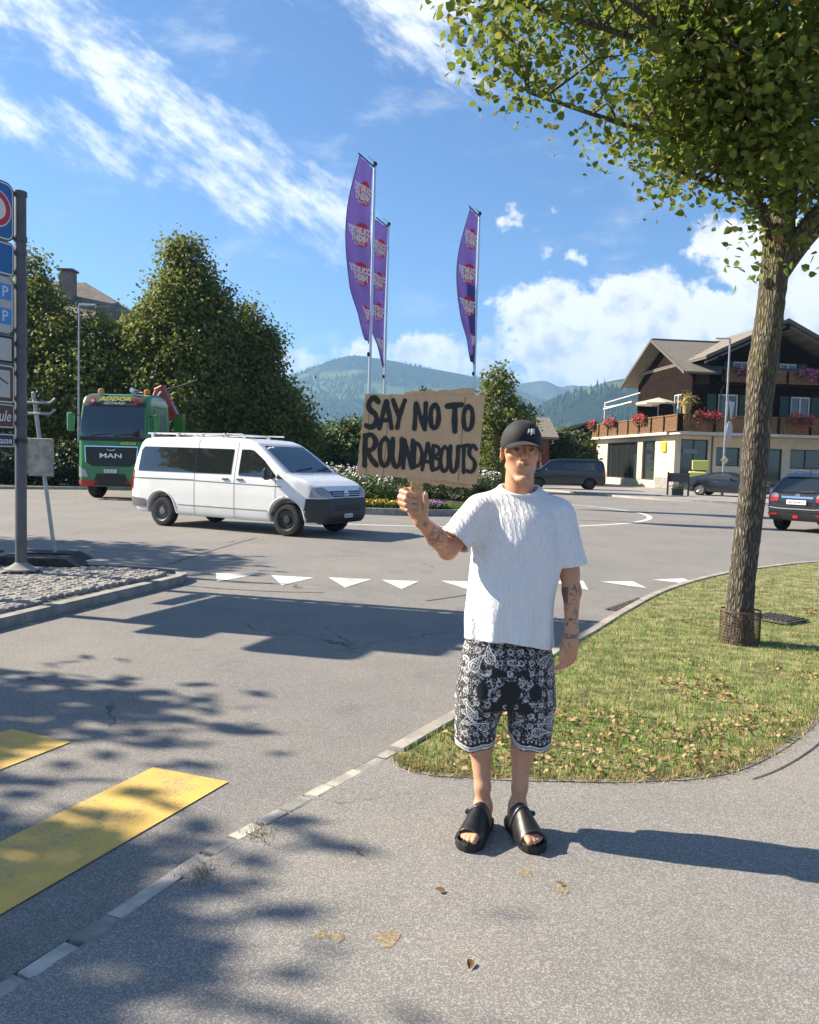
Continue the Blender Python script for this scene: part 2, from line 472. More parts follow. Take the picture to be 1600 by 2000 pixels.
def text(body, size, mat, parent=None, name='lettering', loc=(0, 0, 0), rot=(math.pi / 2, 0, 0), align='CENTER', sx=1., shear=0., ext=.001, bold=0., mirror=False):
    cu = bpy.data.curves.new(name, 'FONT'); cu.body = body; cu.size = size; cu.align_x = align; cu.align_y = 'CENTER'; cu.shear = shear
    cu.extrude = ext; cu.offset = bold; cu.resolution_u = 2
    tmp = bpy.data.objects.new(name, cu); col.objects.link(tmp)
    me = bpy.data.meshes.new_from_object(tmp.evaluated_get(bpy.context.evaluated_depsgraph_get()))
    bpy.data.objects.remove(tmp); me.materials.clear(); me.materials.append(mat)
    o = bpy.data.objects.new(name, me); col.objects.link(o); o.location = loc; o.rotation_euler = rot
    o.scale = (-sx if mirror else sx, 1, 1)
    if parent: o.parent = parent
    return o
def basis_rot(xa, ya):
    xa = Vector(xa).normalized(); ya = Vector(ya).normalized(); za = xa.cross(ya)
    return Matrix((xa, ya, za)).transposed().to_euler()
# ------------------------------------------------------------------ ground, roads, kerbs
def asphalt(name, base, grit, tint, patch):
    m = bpy.data.materials.new(name); m.use_nodes = True; t = m.node_tree; b = t.nodes['Principled BSDF']
    vec = t.nodes.new('ShaderNodeTexCoord').outputs['Object']
    g = voro(t, vec, 230, out='Color'); gs = t.nodes.new('ShaderNodeSeparateXYZ'); t.links.new(g.s, gs.inputs[0]); g1 = X(t, gs.outputs[0])
    fine = noise(t, vec, 330, 3, .7); big = noise(t, vec, .55, 5, .6); mid = noise(t, vec, 3, 4, .6)
    lum = g1.ramp(.45, 1., -.28, .95) * grit + (fine - .5) * grit * 1.1 + (big - .5) * patch + (mid - .5) * .25 + 1
    wv_ = noise(t, vec, 2.2, 4, .6, out=1); va = t.nodes.new('ShaderNodeVectorMath'); va.operation = 'MULTIPLY_ADD'; va.inputs[1].default_value = (.55, .55, 0); t.links.new(wv_.s, va.inputs[0]); t.links.new(vec, va.inputs[2])
    crack = (1 - voro(t, va.outputs[0], .42, 'DISTANCE_TO_EDGE').ramp(.0015, .0055)) * noise(t, vec, .5, 2).ramp(.52, .6)
    stain = noise(t, vec, 1.3, 5, .65, .6).ramp(.56, .72)
    lum = lum * (1 - stain * .16) * (1 - crack * .6)
    c = mixc(t, big.ramp(.35, .65), tint, tuple(q * f for q, f in zip(tint, (1.04, 1.0, .95))))
    mm = t.nodes.new('ShaderNodeMix'); mm.data_type = 'RGBA'; mm.blend_type = 'MULTIPLY'; mm.inputs[0].default_value = 1
    t.links.new(c, mm.inputs[6]); t.links.new((lum * base).s, mm.inputs[7]); t.links.new(mm.outputs[2], b.inputs['Base Color'])
    b.inputs['Roughness'].default_value = .85; b.inputs['Specular IOR Level'].default_value = .35
    bn = t.nodes.new('ShaderNodeBump'); bn.inputs['Strength'].default_value = .55; bn.inputs['Distance'].default_value = .006
    t.links.new((g1 * .5 + fine).s, bn.inputs['Height']); t.links.new(bn.outputs[0], b.inputs['Normal'])
    return m
A_ROAD = asphalt('road asphalt', .212, .68, (1, .965, .915), .5)
A_PATH = asphalt('footpath asphalt', .242, .68, (1, .965, .91), .42)
A_PLAZA = M('plaza asphalt', (.27, .255, .235), .9, var=.12, vscale=.4, bump=.3, bscale=60)
KERB = M('kerb stone', (.36, .34, .30), .85, var=.22, vscale=9, bump=.5, bscale=70)
KERB2 = M('grey kerb concrete', (.27, .26, .24), .9, var=.2, vscale=6, bump=.5, bscale=60)
WHITE_PAINT = M('white road paint', (.70, .69, .65), .8, var=.12, vscale=5, bump=.3, bscale=120)
GRASSY = M('meadow', (.05, .09, .022), .95, var=.5, vscale=.03)
DARKGAP = M('bitumen joint', (.035, .033, .03), .9, var=.4, vscale=20)

def sheet(name, poly, z, mat, parent=None, kind=None, step=None):
    V2, F = poly_tri(poly, step)
    o = mesh(name, np.c_[V2, np.full(len(V2), z)], F, mat, parent)
    return tag(o, kind=kind)
tag(mesh('ground', [(-9000, -3000, -.12), (9000, -3000, -.12), (9000, 9000, -.12), (-9000, 9000, -.12)], [(0, 1, 2, 3)], GRASSY), kind='structure')
road = sheet('road', [(-70, -25), (70, -25), (70, 75), (-70, 75)], 0, A_ROAD, kind='structure')
KO = smooth_line([(-3.2, -1.6), (-1.95, .9), (-1.21, 2.4), (-1.03, 2.77), (-.81, 3.27), (-.58, 3.67), (-.36, 4.04), (-.12, 4.43), (.1, 4.82), (.34, 5.24), (.85, 6.23), (1.37, 7.24), (1.78, 7.95), (2.45, 9.2), (3.4, 10.8), (4.7, 12.45), (6.05, 13.7), (7.4, 14.7), (10, 15.9), (15, 17.2), (26, 18.6)], 6)
KI = offset_line(KO, .07); KG = offset_line(KO, .09)
NEAR = [(.0, 4.34), (.06, 4.24), (.2, 4.17), (.57, 4.14), (1.1, 4.15), (1.53, 4.23), (1.87, 4.42), (2.33, 4.87), (2.84, 5.52), (3.5, 6.6), (4.7, 8.6), (6.6, 10.9), (9, 12.9), (14, 14.9), (26, 16.2)]
NEAR = smooth_line(NEAR, 5)
i0 = int(np.argmin(np.linalg.norm(KI - NEAR[0], axis=1)))
grass_poly = np.vstack([KG[i0:], NEAR[::-1]])
path_poly = np.vstack([KI[:i0 + 1], NEAR[1:], [(40, 10), (40, -20), (-3, -20)]])
path = sheet('footpath', path_poly, .022, A_PATH, kind='structure')
# the pale worn edge of the footpath along the lawn
ed = offset_line(NEAR, .05)
Vs = np.vstack([np.c_[NEAR, np.full(len(NEAR), .026)], np.c_[ed + vnoise(np.c_[ed, ed[:, 0] * 0], 6)[:, None] * .015, np.full(len(ed), .026)]]); n = len(NEAR)
mesh('path_edge', Vs, [(i, n + i, n + i + 1, i + 1) for i in range(n - 1)], M('worn path edge', (.25, .225, .18), .95, var=.3, vscale=14, bump=.6, bscale=90), path)
# crack that runs along the edge on the right
ck = offset_line(NEAR[28:52], .16); ck = ck + vnoise(np.c_[ck, ck[:, 0] * 0], 9)[:, None] * .02
ck2 = ck + np.array([.006, -.006]); n = len(ck)
mesh('crack', np.vstack([np.c_[ck, np.full(n, .0262)], np.c_[ck2, np.full(n, .0262)]]), [(i, n + i, n + i + 1, i + 1) for i in range(n - 1)], DARKGAP, path)
# kerb stones beside the crossing, one by one, then longer kerbs along the lawn
kerb = thing('kerb', 'pale stone kerb between the asphalt road and the footpath', 'kerb'); kerb['kind'] = 'structure'; del kerb['category']; del kerb['label']
def kerb_run(P, i_from, lens, width, z0, z1, parent, mat, name, gap=.012, jit=.01, rng=random.Random(3), bev=.008):
    s = np.r_[0, np.cumsum(np.linalg.norm(np.diff(P, axis=0), axis=1))]; a = i_from; k = 0
    out = []
    while a < s[-1] - .05:
        b = min(s[-1], a + (lens(k) if callable(lens) else lens))
        tt = np.linspace(a + gap / 2, b - gap / 2, max(2, int((b - a) / .25) + 1))
        L = np.stack([np.interp(tt, s, P[:, 0]), np.interp(tt, s, P[:, 1])], 1)
        Rr = offset_line(L, width + rng.uniform(-jit, jit) * .6)
        dz = rng.uniform(-jit, jit) * .12; m = len(L); V = []; F = []
        dl = offset_line(L, bev); dr = offset_line(L, width - bev)
        for j in range(m):
            q = rng.uniform(-jit, jit) * .4
            V += [(*L[j], z0), (*(L[j] + q * .5), z1 + dz - bev), (*(dl[j] + q), z1 + dz), (*(dr[j] + q), z1 + dz + q * .1), (*Rr[j], z1 + dz - bev), (*Rr[j], z0)]
        for j in range(m - 1):
            for c in range(5): F.append((j * 6 + c, (j + 1) * 6 + c, (j + 1) * 6 + c + 1, j * 6 + c + 1))
        F += [tuple(range(6)), tuple((m - 1) * 6 + c for c in range(5, -1, -1))]
        o = mesh(name, V, F, mat(k) if callable(mat) else mat, parent); out.append(o); a = b; k += 1
    return out
kshade = [M(f'kerb stone {i}', c, .88, var=.25, vscale=11, bump=.6, bscale=80) for i, c in enumerate([(.42, .40, .345), (.36, .34, .30), (.31, .295, .26), (.40, .37, .31), (.27, .26, .24)])]
krng = random.Random(11)
s_all = np.r_[0, np.cumsum(np.linalg.norm(np.diff(KO, axis=0), axis=1))]
cut = s_all[i0]
kerb_run(KO[:i0 + 2], s_all[6], lambda k: krng.choice([.16, .2, .26, .33]), .08, -.05, .0245, kerb, lambda k: krng.choice(kshade), 'kerb_stone', gap=.02, jit=.026)
kerb_run(KO[i0 + 1:], 0, 1.0, .1, -.05, .045, kerb, M('lawn kerb', (.33, .30, .26), .9, var=.2, vscale=7, bump=.4, bscale=80), 'kerb_stone', gap=.008, jit=.006)
# the dark gutter joint along the kerb
gj = offset_line(KO[4:], -.018); gj = gj + vnoise(np.c_[gj, gj[:, 0] * 0], 5)[:, None] * .008; g2 = KO[4:] + np.array([.004, -.004]); n = len(gj)
mesh('gutter_joint', np.vstack([np.c_[gj, np.full(n, .004)], np.c_[g2, np.full(n, .004)]]), [(i, n + i, n + i + 1, i + 1) for i in range(n - 1)], DARKGAP, road)
# painted markings
def worn_paint(name, c, c2):
    m = bpy.data.materials.new(name); m.use_nodes = True; t = m.node_tree; b = t.nodes['Principled BSDF']
    vec = t.nodes.new('ShaderNodeTexCoord').outputs['Object']
    f = noise(t, vec, 3, 7, .75); g = noise(t, vec, 160, 3, .7)
    worn = (noise(t, vec, 1.7, 6, .7) * .7 + noise(t, vec, 95, 2, .6) * .5).ramp(.64, .74) * .8
    t.links.new(mixc(t, worn, mixc(t, (f * .55 + g * .5).ramp(.38, .62), c2, c), (.22, .20, .175)), b.inputs['Base Color'])
    b.inputs['Roughness'].default_value = .75
    bn = t.nodes.new('ShaderNodeBump'); bn.inputs['Strength'].default_value = .5; bn.inputs['Distance'].default_value = .004
    t.links.new(g.s, bn.inputs['Height']); t.links.new(bn.outputs[0], b.inputs['Normal']); return m
YEL = worn_paint('yellow crossing paint', (.70, .45, .085), (.45, .31, .11))
WHT = worn_paint('white marking paint', (.72, .71, .66), (.45, .43, .39))
d = np.array([-.395, -.919])
for a, b, L in (((-1.30, 4.18), (-.87, 4.02), 4.2), ((-2.30, 4.71), (-1.87, 4.52), 4.2)):
    a, b = np.array(a), np.array(b)
    sheet('crosswalk_stripe', [a, b, b + d * L, a + d * L], .005, YEL, road)
for (x0, y0), (x1, y1), (x2, y2) in [((-2.67, 11.30), (-2.1, 11.24), (-2.46, 10.5)), ((-1.88, 11.22), (-1.28, 11.12), (-1.6, 10.36)), ((-1.09, 11.18), (-.49, 11.11), (-.79, 10.33)), ((-.36, 11.10), (.16, 11.05), (-.07, 10.34)), ((.46, 11.15), (1.06, 11.17), (.84, 10.33)), ((1.22, 11.22), (1.80, 11.30), (1.6, 10.5)), ((1.95, 11.42), (2.49, 11.53), (2.38, 10.68)), ((2.72, 11.5), (3.22, 11.65), (3.24, 10.97)), ((3.56, 11.86), (4.10, 12.08), (4.09, 11.42))]:
    sheet('give_way_triangle', [(x0, y0), (x2, y2), (x1, y1)], .005, WHT, road)
RC = np.array([-.4, 28.9])                               # centre of the roundabout
def ring(r0, r1, a0, a1, z, name, mat, parent, n=80):
    t = np.linspace(a0, a1, n); V = [(RC[0] + r * math.cos(q), RC[1] + r * math.sin(q), z) for r in (r0, r1) for q in t]
    return mesh(name, V, [(i, n + i, n + i + 1, i + 1) for i in range(n - 1)], mat, parent)
ring(8.45, 8.62, R(-115), R(62), .005, 'ring_line', WHT, road)
for pts in ([(-3.6, 11.9), (-3.52, 12.53), (-3.35, 14.2), (-3.08, 16.4)], [(-3.0, 10.2), (-1.9, 9.9), (-1.0, 9.9)], [(0.2, 9.5), (1.1, 10.6), (1.4, 12.5)]):
    P = resample(smooth_line(pts, 5), step=.15); P = P + vnoise(np.c_[P, P[:, 0] * 0], 4)[:, None] * .02; Q = offset_line(P, .022); n = len(P)
    mesh('bitumen_joint', np.vstack([np.c_[P, np.full(n, .004)], np.c_[Q, np.full(n, .004)]]), [(i, n + i, n + i + 1, i + 1) for i in range(n - 1)], DARKGAP, road)
# splitter island with cobbles
IS = np.array([(-4.35, 5.5), (-3.78, 7.53), (-3.37, 8.97), (-2.97, 10.33), (-2.97, 10.55), (-3.08, 10.76), (-3.35, 10.95), (-3.79, 11.06), (-4.47, 11.12), (-5.53, 11.16), (-6.4, 11.1), (-6.6, 10.8), (-6.6, 5.8), (-6.2, 5.4), (-4.6, 5.35)])
island = thing('traffic_island', 'x', 'x', (0, 0, 0)); del island['label']; del island['category']; island['kind'] = 'structure'
isl_base = sheet('island_bed', IS, .062, M('cobble joints', (.12, .115, .10), .95, var=.3, vscale=12), island)
ring_c = np.vstack([IS, IS[:1]])[::-1]
kerb_run(resample(ring_c, step=.05), 0, .8, -.11, 0., .10, island, KERB2, 'kerb_stone', gap=.006, jit=.004)
cob_m = [M(f'cobble {i}', c, .85, var=.25, vscale=30, bump=.6, bscale=90) for i, c in enumerate([(.26, .245, .225), (.21, .20, .19), (.31, .29, .255)])]
cob_me = []
for k in range(6):
    rr = random.Random(k); b = MB(); b.box((0, 0, 0), (.112 + rr.uniform(-.012, .008), .098 + rr.uniform(-.012, .008), .07), bev=.016)
    V = np.concatenate(b.V); V += np.array([[rr.uniform(-.005, .005) for _ in range(3)] for _ in V]); cob_me.append(mesh('cobble', V, b.F, cob_m[k % 3]).data)
for o in [o for o in col.objects if o.name.startswith('cobble')]: bpy.data.objects.remove(o)
ca, sa = math.cos(R(72)), math.sin(R(72))
ii, jj = [q.ravel() for q in np.mgrid[-60:60, -60:60]]; lx, ly = ii * .124 + (jj % 2) * .06, jj * .108
px_, py_ = -4.4 + ca * lx - sa * ly, 8.8 + sa * lx + ca * ly
ok = (sd_poly(px_, py_, IS) < -.2) & ((abs(px_ + 4.86) > .15) | (abs(py_ - 10.22) > .15)); spots = list(zip(px_[ok], py_[ok]))
def vis(p): return abs(p[0] / p[1]) < .505
spots.sort(key=lambda p: (not vis(p), p[0] ** 2 + p[1] ** 2)); crng = random.Random(5)
far = MB()
for i, (px_, py_) in enumerate(spots):
    loc = (px_, py_, .073 + crng.uniform(-.008, .008)); rot = (crng.uniform(-.06, .06), crng.uniform(-.06, .06), R(72) + crng.uniform(-.12, .12))
    if i < 300: inst('cobble', crng.choice(cob_me), island, loc, rot)
    else: far.box(loc, (.11, .096, .06), bev=.016, rot=Matrix.Rotation(rot[2], 3, 'Z'))
tag(far.build('cobbles', cob_m[0], island), kind='stuff')
# roundabout bed
bed = thing('roundabout_island', 'x', 'x'); del bed['label']; del bed['category']; bed['kind'] = 'structure'
t = np.linspace(0, 2 * math.pi, 73); RI = 4.75
mesh('soil', [(RC[0] + (RI - .15) * math.cos(a), RC[1] + (RI - .15) * math.sin(a), .16) for a in t[:-1]] + [(*RC, .75)], [(i, (i + 1) % 72, 72) for i in range(72)], M('bed soil', (.05, .055, .025), 1, var=.5, vscale=3), bed)
kerb_run(np.stack([RC[0] + RI * np.cos(-t), RC[1] + RI * np.sin(-t)], 1), 0, 1.24, .2, 0, .2, bed, KERB2, 'kerb_stone', gap=.008, jit=.004)
# forecourt of the chalet
PL = [(7.0, 53), (9, 48.4), (11.4, 42.6), (13.2, 40.2), (16, 38.6), (22, 36.6), (32, 35), (60, 33.5)]
plaza = sheet('forecourt', PL + [(60, 110), (-30, 110), (-24, 62), (2, 58)], .1, A_PLAZA, kind='structure')
kerb_run(resample(smooth_line(PL, 6), step=.2), 0, 1.5, -.25, 0, .105, plaza, KERB, 'kerb_stone', gap=.008, jit=.004)
# verge behind the road on the left, under the trees
verge = sheet('verge', [(-60, 33.5), (-17, 33.5), (-13.5, 35.5), (-9, 38.5), (-5, 45), (-1, 57), (-1, 74), (-60, 74)], .1, M('leaf litter', (.07, .075, .035), 1, var=.45, vscale=2, bump=.5, bscale=20), kind='structure')
kerb_run(resample(np.array([(-60, 33.5), (-17, 33.5), (-13.5, 35.5), (-9, 38.5), (-5, 45)], float), step=.3), 0, 2.0, .2, 0, .12, verge, KERB, 'kerb_stone', gap=.01, jit=.004)

# ------------------------------------------------------------------ mountains, forest, haze
def hill_mat(name, forest, meadow, s):
    m = bpy.data.materials.new(name); m.use_nodes = True; t = m.node_tree; b = t.nodes['Principled BSDF']
    vec = t.nodes.new('ShaderNodeTexCoord').outputs['Object']
    f = noise(t, vec, s, 6, .62).ramp(.46, .6); g = noise(t, vec, s * 14, 4, .6)
    t.links.new(mixc(t, f, mixc(t, g, tuple(q * .6 for q in forest), forest), mixc(t, g, meadow, tuple(q * 1.3 for q in meadow))), b.inputs['Base Color'])
    b.inputs['Roughness'].default_value = 1; b.inputs['Specular IOR Level'].default_value = 0
    bn = t.nodes.new('ShaderNodeBump'); bn.inputs['Strength'].default_value = .9; bn.inputs['Distance'].default_value = 25
    t.links.new(noise(t, vec, s * 5, 7, .65).s, bn.inputs['Height']); t.links.new(bn.outputs[0], b.inputs['Normal']); return m
conif = []
def mountain(name, crest, Y0, depth, mat, seed, woods, rough=.05, ntree=0, treeline=1.):
    """crest: (tangent of azimuth, tangent of elevation) seen from the valley; a real slope from foot to crest and down behind"""
    cu = np.array(crest); nu, nv = 150, 46
    us = np.linspace(cu[0, 0], cu[-1, 0], nu); el = np.interp(us, cu[:, 0], cu[:, 1])
    ker = np.hanning(5); ker /= ker.sum(); el = np.convolve(np.pad(el, 2, 'edge'), ker, 'valid')
    V = np.zeros((nv, nu, 3)); 
    for j in range(nv):
        f = j / (nv - 1); g = min(1, f / .72); back = max(0, (f - .72) / .28)
        Y = Y0 + depth * (f / .72) if f <= .72 else Y0 + depth * (1 + back * .8)
        prof = g ** 1.25 * (1 - back ** 1.3)
        x = us * (Y0 + depth); 
        V[j, :, 0] = x; V[j, :, 1] = Y; V[j, :, 2] = el * (Y0 + depth) * prof
    P = V.reshape(-1, 3); hgt = P[:, 2] / max(1, P[:, 2].max())
    amp = (el.max() * (Y0 + depth)) * rough
    spur = np.abs(vnoise(P * [1, .35, 0], 1 / (depth * .28), seed)) * -3.2 + vnoise(P * [1, .6, 0], 1 / (depth * .12), seed + 3) * .9 + vnoise(P * [1, 1, 0], 1 / (depth * .04), seed + 5) * .35
    low = np.clip(np.minimum(hgt * 4, 1), 0, 1); crestw = np.where(np.abs(P[:, 1] - (Y0 + depth)) < depth * .05, .25, 1)
    P[:, 2] += spur * amp * low * crestw + 1.2 * amp * low * (crestw > .5); P[:, 2] -= 3 * (hgt <= .001)
    F = np.array([(j * nu + i, j * nu + i + 1, (j + 1) * nu + i + 1, (j + 1) * nu + i) for j in range(nv - 1) for i in range(nu - 1)])
    o = tag(mesh(name, P, F, mat, smooth=True), kind='structure')
    if ntree:
        rg = np.random.default_rng(seed); a = rg.integers(0, nv - 14, ntree * 3); b = rg.integers(0, nu - 1, ntree * 3); fa, fb = rg.random(ntree * 3), rg.random(ntree * 3)
        Q = P.reshape(nv, nu, 3); q = (Q[a, b] * (1 - fa)[:, None] + Q[a + 1, b] * fa[:, None]); q2 = (Q[a, b + 1] * (1 - fa)[:, None] + Q[a + 1, b + 1] * fa[:, None]); q = q * (1 - fb)[:, None] + q2 * fb[:, None]
        ok = vnoise(q, woods, seed + 9) + .5 * vnoise(q, woods * 3, seed + 11) > -.12
        ok &= q[:, 2] < treeline * P[:, 2].max() * (1 + .15 * vnoise(q, woods * 2, seed + 2))
        conif.append(q[ok][:ntree])
    return o
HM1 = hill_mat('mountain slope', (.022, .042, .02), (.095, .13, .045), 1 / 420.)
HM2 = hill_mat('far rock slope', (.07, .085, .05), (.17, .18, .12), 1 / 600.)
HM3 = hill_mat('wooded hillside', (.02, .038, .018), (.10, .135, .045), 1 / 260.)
mountain('mountain', [(-.75, .0), (-.5, .05), (-.3, .07), (-.19, .088), (-.16, .097), (-.145, .100), (-.115, .112), (-.085, .122), (-.07, .127), (-.05, .125), (-.01, .117), (.03, .112), (.07, .106), (.10, .10), (.14, .085), (.2, .06), (.3, .0)], 1900, 1300, HM1, 2, 1 / 180., .045, 14000, .93)
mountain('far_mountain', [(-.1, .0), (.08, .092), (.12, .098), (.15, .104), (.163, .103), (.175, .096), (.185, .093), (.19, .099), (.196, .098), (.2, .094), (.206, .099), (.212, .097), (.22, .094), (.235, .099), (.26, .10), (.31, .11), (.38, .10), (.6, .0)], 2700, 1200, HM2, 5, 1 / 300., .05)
mountain('hillside', [(.10, .0), (.13, .035), (.155, .065), (.19, .090), (.22, .099), (.25, .107), (.285, .116), (.33, .122), (.4, .13), (.5, .14), (.7, .15), (1.1, .12)], 1000, 900, HM3, 8, 1 / 120., .05, 11000, 1.2)
mountain('valley_ridge', [(-1.6, .05), (-1.2, .09), (-.9, .11), (-.7, .09), (-.5, .07), (-.35, .03), (-.2, .0)], 900, 700, HM3, 12, 1 / 120., .05, 2500, 1.2)
q = np.concatenate(conif); rg = np.random.default_rng(4); n = len(q); hh = rg.uniform(9, 19, n) ; rr = hh * rg.uniform(.16, .26, n); ang = rg.uniform(0, 6.28, n)
k = np.arange(5); cx = q[:, None, 0] + rr[:, None] * np.cos(ang[:, None] + k * 2 * math.pi / 5); cy = q[:, None, 1] + rr[:, None] * np.sin(ang[:, None] + k * 2 * math.pi / 5)
V = np.zeros((n, 6, 3)); V[:, :5, 0] = cx; V[:, :5, 1] = cy; V[:, :5, 2] = q[:, None, 2] - 1; V[:, 5] = q; V[:, 5, 2] += hh
F = np.array([(i, (i + 1) % 5, 5) for i in range(5)])[None] + (np.arange(n) * 6)[:, None, None]
tag(mesh('forest', V.reshape(-1, 3), F.reshape(-1, 3), M('far conifers', (.022, .04, .018), 1, var=.4, vscale=.02, spec=0)), 'dark conifer forest covering the mountain slopes', 'forest', kind='stuff')
hz = MB().box((0, 2900, 233), (13000, 12000, 470)).build('haze', None); tag(hz, 'thin blue haze in the valley air', 'haze', kind='stuff')
hm = bpy.data.materials.new('haze'); hm.use_nodes = True; t = hm.node_tree; t.nodes.clear(); oo = t.nodes.new('ShaderNodeOutputMaterial'); pv = t.nodes.new('ShaderNodeVolumePrincipled')
pv.inputs['Color'].default_value = (.36, .64, 1, 1); pv.inputs['Density'].default_value = .0002; pv.inputs['Anisotropy'].default_value = .2
t.links.new(pv.outputs[0], oo.inputs['Volume']); hz.data.materials.append(hm)
# faint orange survey paint on the footpath
PMARK = asphalt('sprayed orange mark', .27, .8, (1, .80, .52), .3)
for (x_, y_), s_ in (((-.262, 2.69), .022), ((-.205, 2.68), .03), ((-.035, 2.68), .045), ((.50, 3.14), .03), ((.62, 3.03), .03)):
    rr = random.Random(int(x_ * 999)); sheet('paint_mark', [(x_ + s_ * rr.uniform(.5, 1.3) * math.cos(a), y_ + s_ * 1.2 * rr.uniform(.5, 1.3) * math.sin(a)) for a in np.linspace(0, 2 * math.pi, 14, endpoint=False)], .0232, PMARK, path)
# ------------------------------------------------------------------ the person with the placard
PR = np.array([.45, 3.58, .022])
person = thing('person', 'person in black cap, white knitted t-shirt and black patterned shorts holding up a cardboard placard', 'person', tuple(PR)); person.scale = (1, 1, .988)
OFF = np.array([0, 0, .022])
def put(name, V, F, mat, parent=person, colr=None, smooth=True):
    return mesh(name, V - (PR - OFF) , F, mat, parent, smooth, colr)
def mapv(V): return V
SKIN = M('skin', (.6, .36, .25), .52, attr=True, bump=.12, bscale=220, spec=.4)
pb = SKIN.node_tree.nodes['Principled BSDF']; pb.inputs['Subsurface Weight'].default_value = .12; pb.inputs['Subsurface Radius'].default_value = (.012, .005, .003); pb.inputs['Subsurface Scale'].default_value = .6
g = G3((-.09, 3.14, .0), (.82, 3.76, 1.84), .0046)
HX, HY = .477, 3.565                                       # head centre
# torso, pelvis
g.loft([(.80, .45, 3.60, .165, .105), (.95, .455, 3.60, .155, .10), (1.1, .465, 3.60, .15, .10), (1.3, .475, 3.605, .155, .09), (1.42, .48, 3.61, .145, .075), (1.47, .482, 3.605, .09, .065)], k=.03)
g.cap((.482, 3.618, 1.46), (.479, 3.600, 1.62), .068, .060, k=.03)
g.cap((.36, 3.612, 1.44), (.60, 3.612, 1.435), .042, .042, k=.03)
# legs
for hx, kx, ax_, ay_ in ((.362, .338, .362, 3.535), (.548, .548, .515, 3.54)):
    g.cap((hx, 3.6, .82), (kx, 3.575, .50), .088, .062, k=.03)
    g.cap((kx, 3.575, .50), (kx + (ax_ - kx) * .35, 3.580, .36), .053, .050, k=.03)
    g.cap((kx + (ax_ - kx) * .35, 3.587, .36), (kx + (ax_ - kx) * .8, ay_ + .006, .19), .051, .034, k=.03)
    g.cap((kx + (ax_ - kx) * .8, ay_, .19), (ax_, ay_, .095), .033, .032, k=.02)
    g.ell((kx, 3.53, .49), (.036, .03, .045), k=.03)
FEET = (((.372, 3.560), (.250, 3.250)), ((.503, 3.570), (.585, 3.240))); KU = .80
for (h_, t_), ax_, ay_ in zip(FEET, (.362, .515), (3.535, 3.54)):
    h_, t_ = np.array(h_), np.array(t_); f_ = (t_ - h_) / np.linalg.norm(t_ - h_); s_ = np.array([-f_[1], f_[0]])
    P = lambda u, w, z: (*(h_ + f_ * u * KU + s_ * w), z)
    Lf = np.linalg.norm(t_ - h_)
    g.cap(P(.045, 0, .068), (ax_, ay_, .10), .036, .037, k=.03)
    g.cap(P(.05, 0, .066), P(.2, 0, .056), .032, .026, k=.02, sq=(1.15, 1.0, .9))
    g.cap((ax_, ay_, .105), P(.24, .0, .052), .034, .022, k=.02)
    side = 1 if t_[0] > .45 else -1                         # big toe points inwards
    for i, (w, L, r_) in enumerate(((.030, .315, .0155), (.009, .318, .0115), (-.009, .308, .0105), (-.024, .293, .010), (-.038, .275, .0095))):
        ws = w * (1 if side > 0 else -1)
        # inner side: towards the other foot
        inner = s_ if (s_[0] * ( -1 if side > 0 else 1)) > 0 else -s_
        q = lambda u, z: (*(h_ + f_ * u * KU + inner * w), z)
        g.cap(q(.22, .06), q(L * .93, .056), .0155, r_ + .001, k=.012); g.cap(q(L * .93, .057), q(L + .012, .05), r_, r_ * .9, k=.004)
# raised arm and fist
SH, EL, WR = (.305, 3.60, 1.425), (.170, 3.515, 1.252), (.050, 3.337, 1.388)
g.cap(SH, EL, .056, .043, k=.03); g.cap(EL, (.112, 3.43, 1.318), .040, .040, k=.02); g.cap((.112, 3.43, 1.318), WR, .040, .026, k=.02)
g.cap((.046, 3.337, 1.395), (.024, 3.338, 1.435), .029, .033, k=.02); g.cap((.026, 3.340, 1.43), (.004, 3.340, 1.503), .031, .026, k=.015)
g.ell((.053, 3.322, 1.425), (.019, .024, .032), k=.015)
for i, zc in enumerate((1.5085, 1.4855, 1.4625, 1.4415)):
    o_ = (.003, -.003, -.001, .006)[i]; r_ = (.0118, .0122, .0116, .0100)[i]
    g.cap((-.018 + o_, 3.335, zc + .005), (-.036 + o_, 3.300, zc + .002), r_ * 1.12, r_ * 1.05, k=.005)
    g.cap((-.036 + o_, 3.300, zc + .002), (-.012 + o_, 3.272, zc - .006), r_ * 1.03, r_ * .96, k=.0015)
    g.cap((-.012 + o_, 3.272, zc - .006), (.022 + o_ * .5, 3.272, zc - .012), r_ * .96, r_ * .82, k=.001)
g.cap((.055, 3.318, 1.42), (.0655, 3.292, 1.458), .0185, .0135, k=.012); g.cap((.0655, 3.292, 1.458), (.060, 3.278, 1.508), .0135, .0105, k=.004)
# hanging arm and hand
g.cap((.655, 3.60, 1.42), (.712, 3.59, 1.16), .056, .043, k=.03); g.cap((.712, 3.59, 1.165), (.72, 3.56, 1.08), .040, .040, k=.02); g.cap((.72, 3.56, 1.08), (.716, 3.515, .915), .039, .026, k=.02)
g.cap((.716, 3.515, .915), (.712, 3.505, .875), .028, .033, k=.02); g.ell((.709, 3.497, .845), (.037, .032, .046), k=.02)
for i in range(4):
    t_ = i / 3; m_ = np.array((.686 + .052 * t_, 3.474 + .044 * t_, .815 + .008 * math.sin(t_ * 3.1))); L = (.95, 1.05, 1., .8)[i]; r_ = (.0112, .0115, .011, .0098)[i]
    p1 = m_ + np.array((-.006, -.004, -.038)) * L; p2 = p1 + np.array((-.016, .006, -.024)) * L; p3 = p2 + np.array((-.017, .012, -.010)) * L
    g.cap(m_, p1, r_ * 1.15, r_, k=.004); g.cap(p1, p2, r_, r_ * .95, k=.0015); g.cap(p2, p3, r_ * .95, r_ * .8, k=.001)
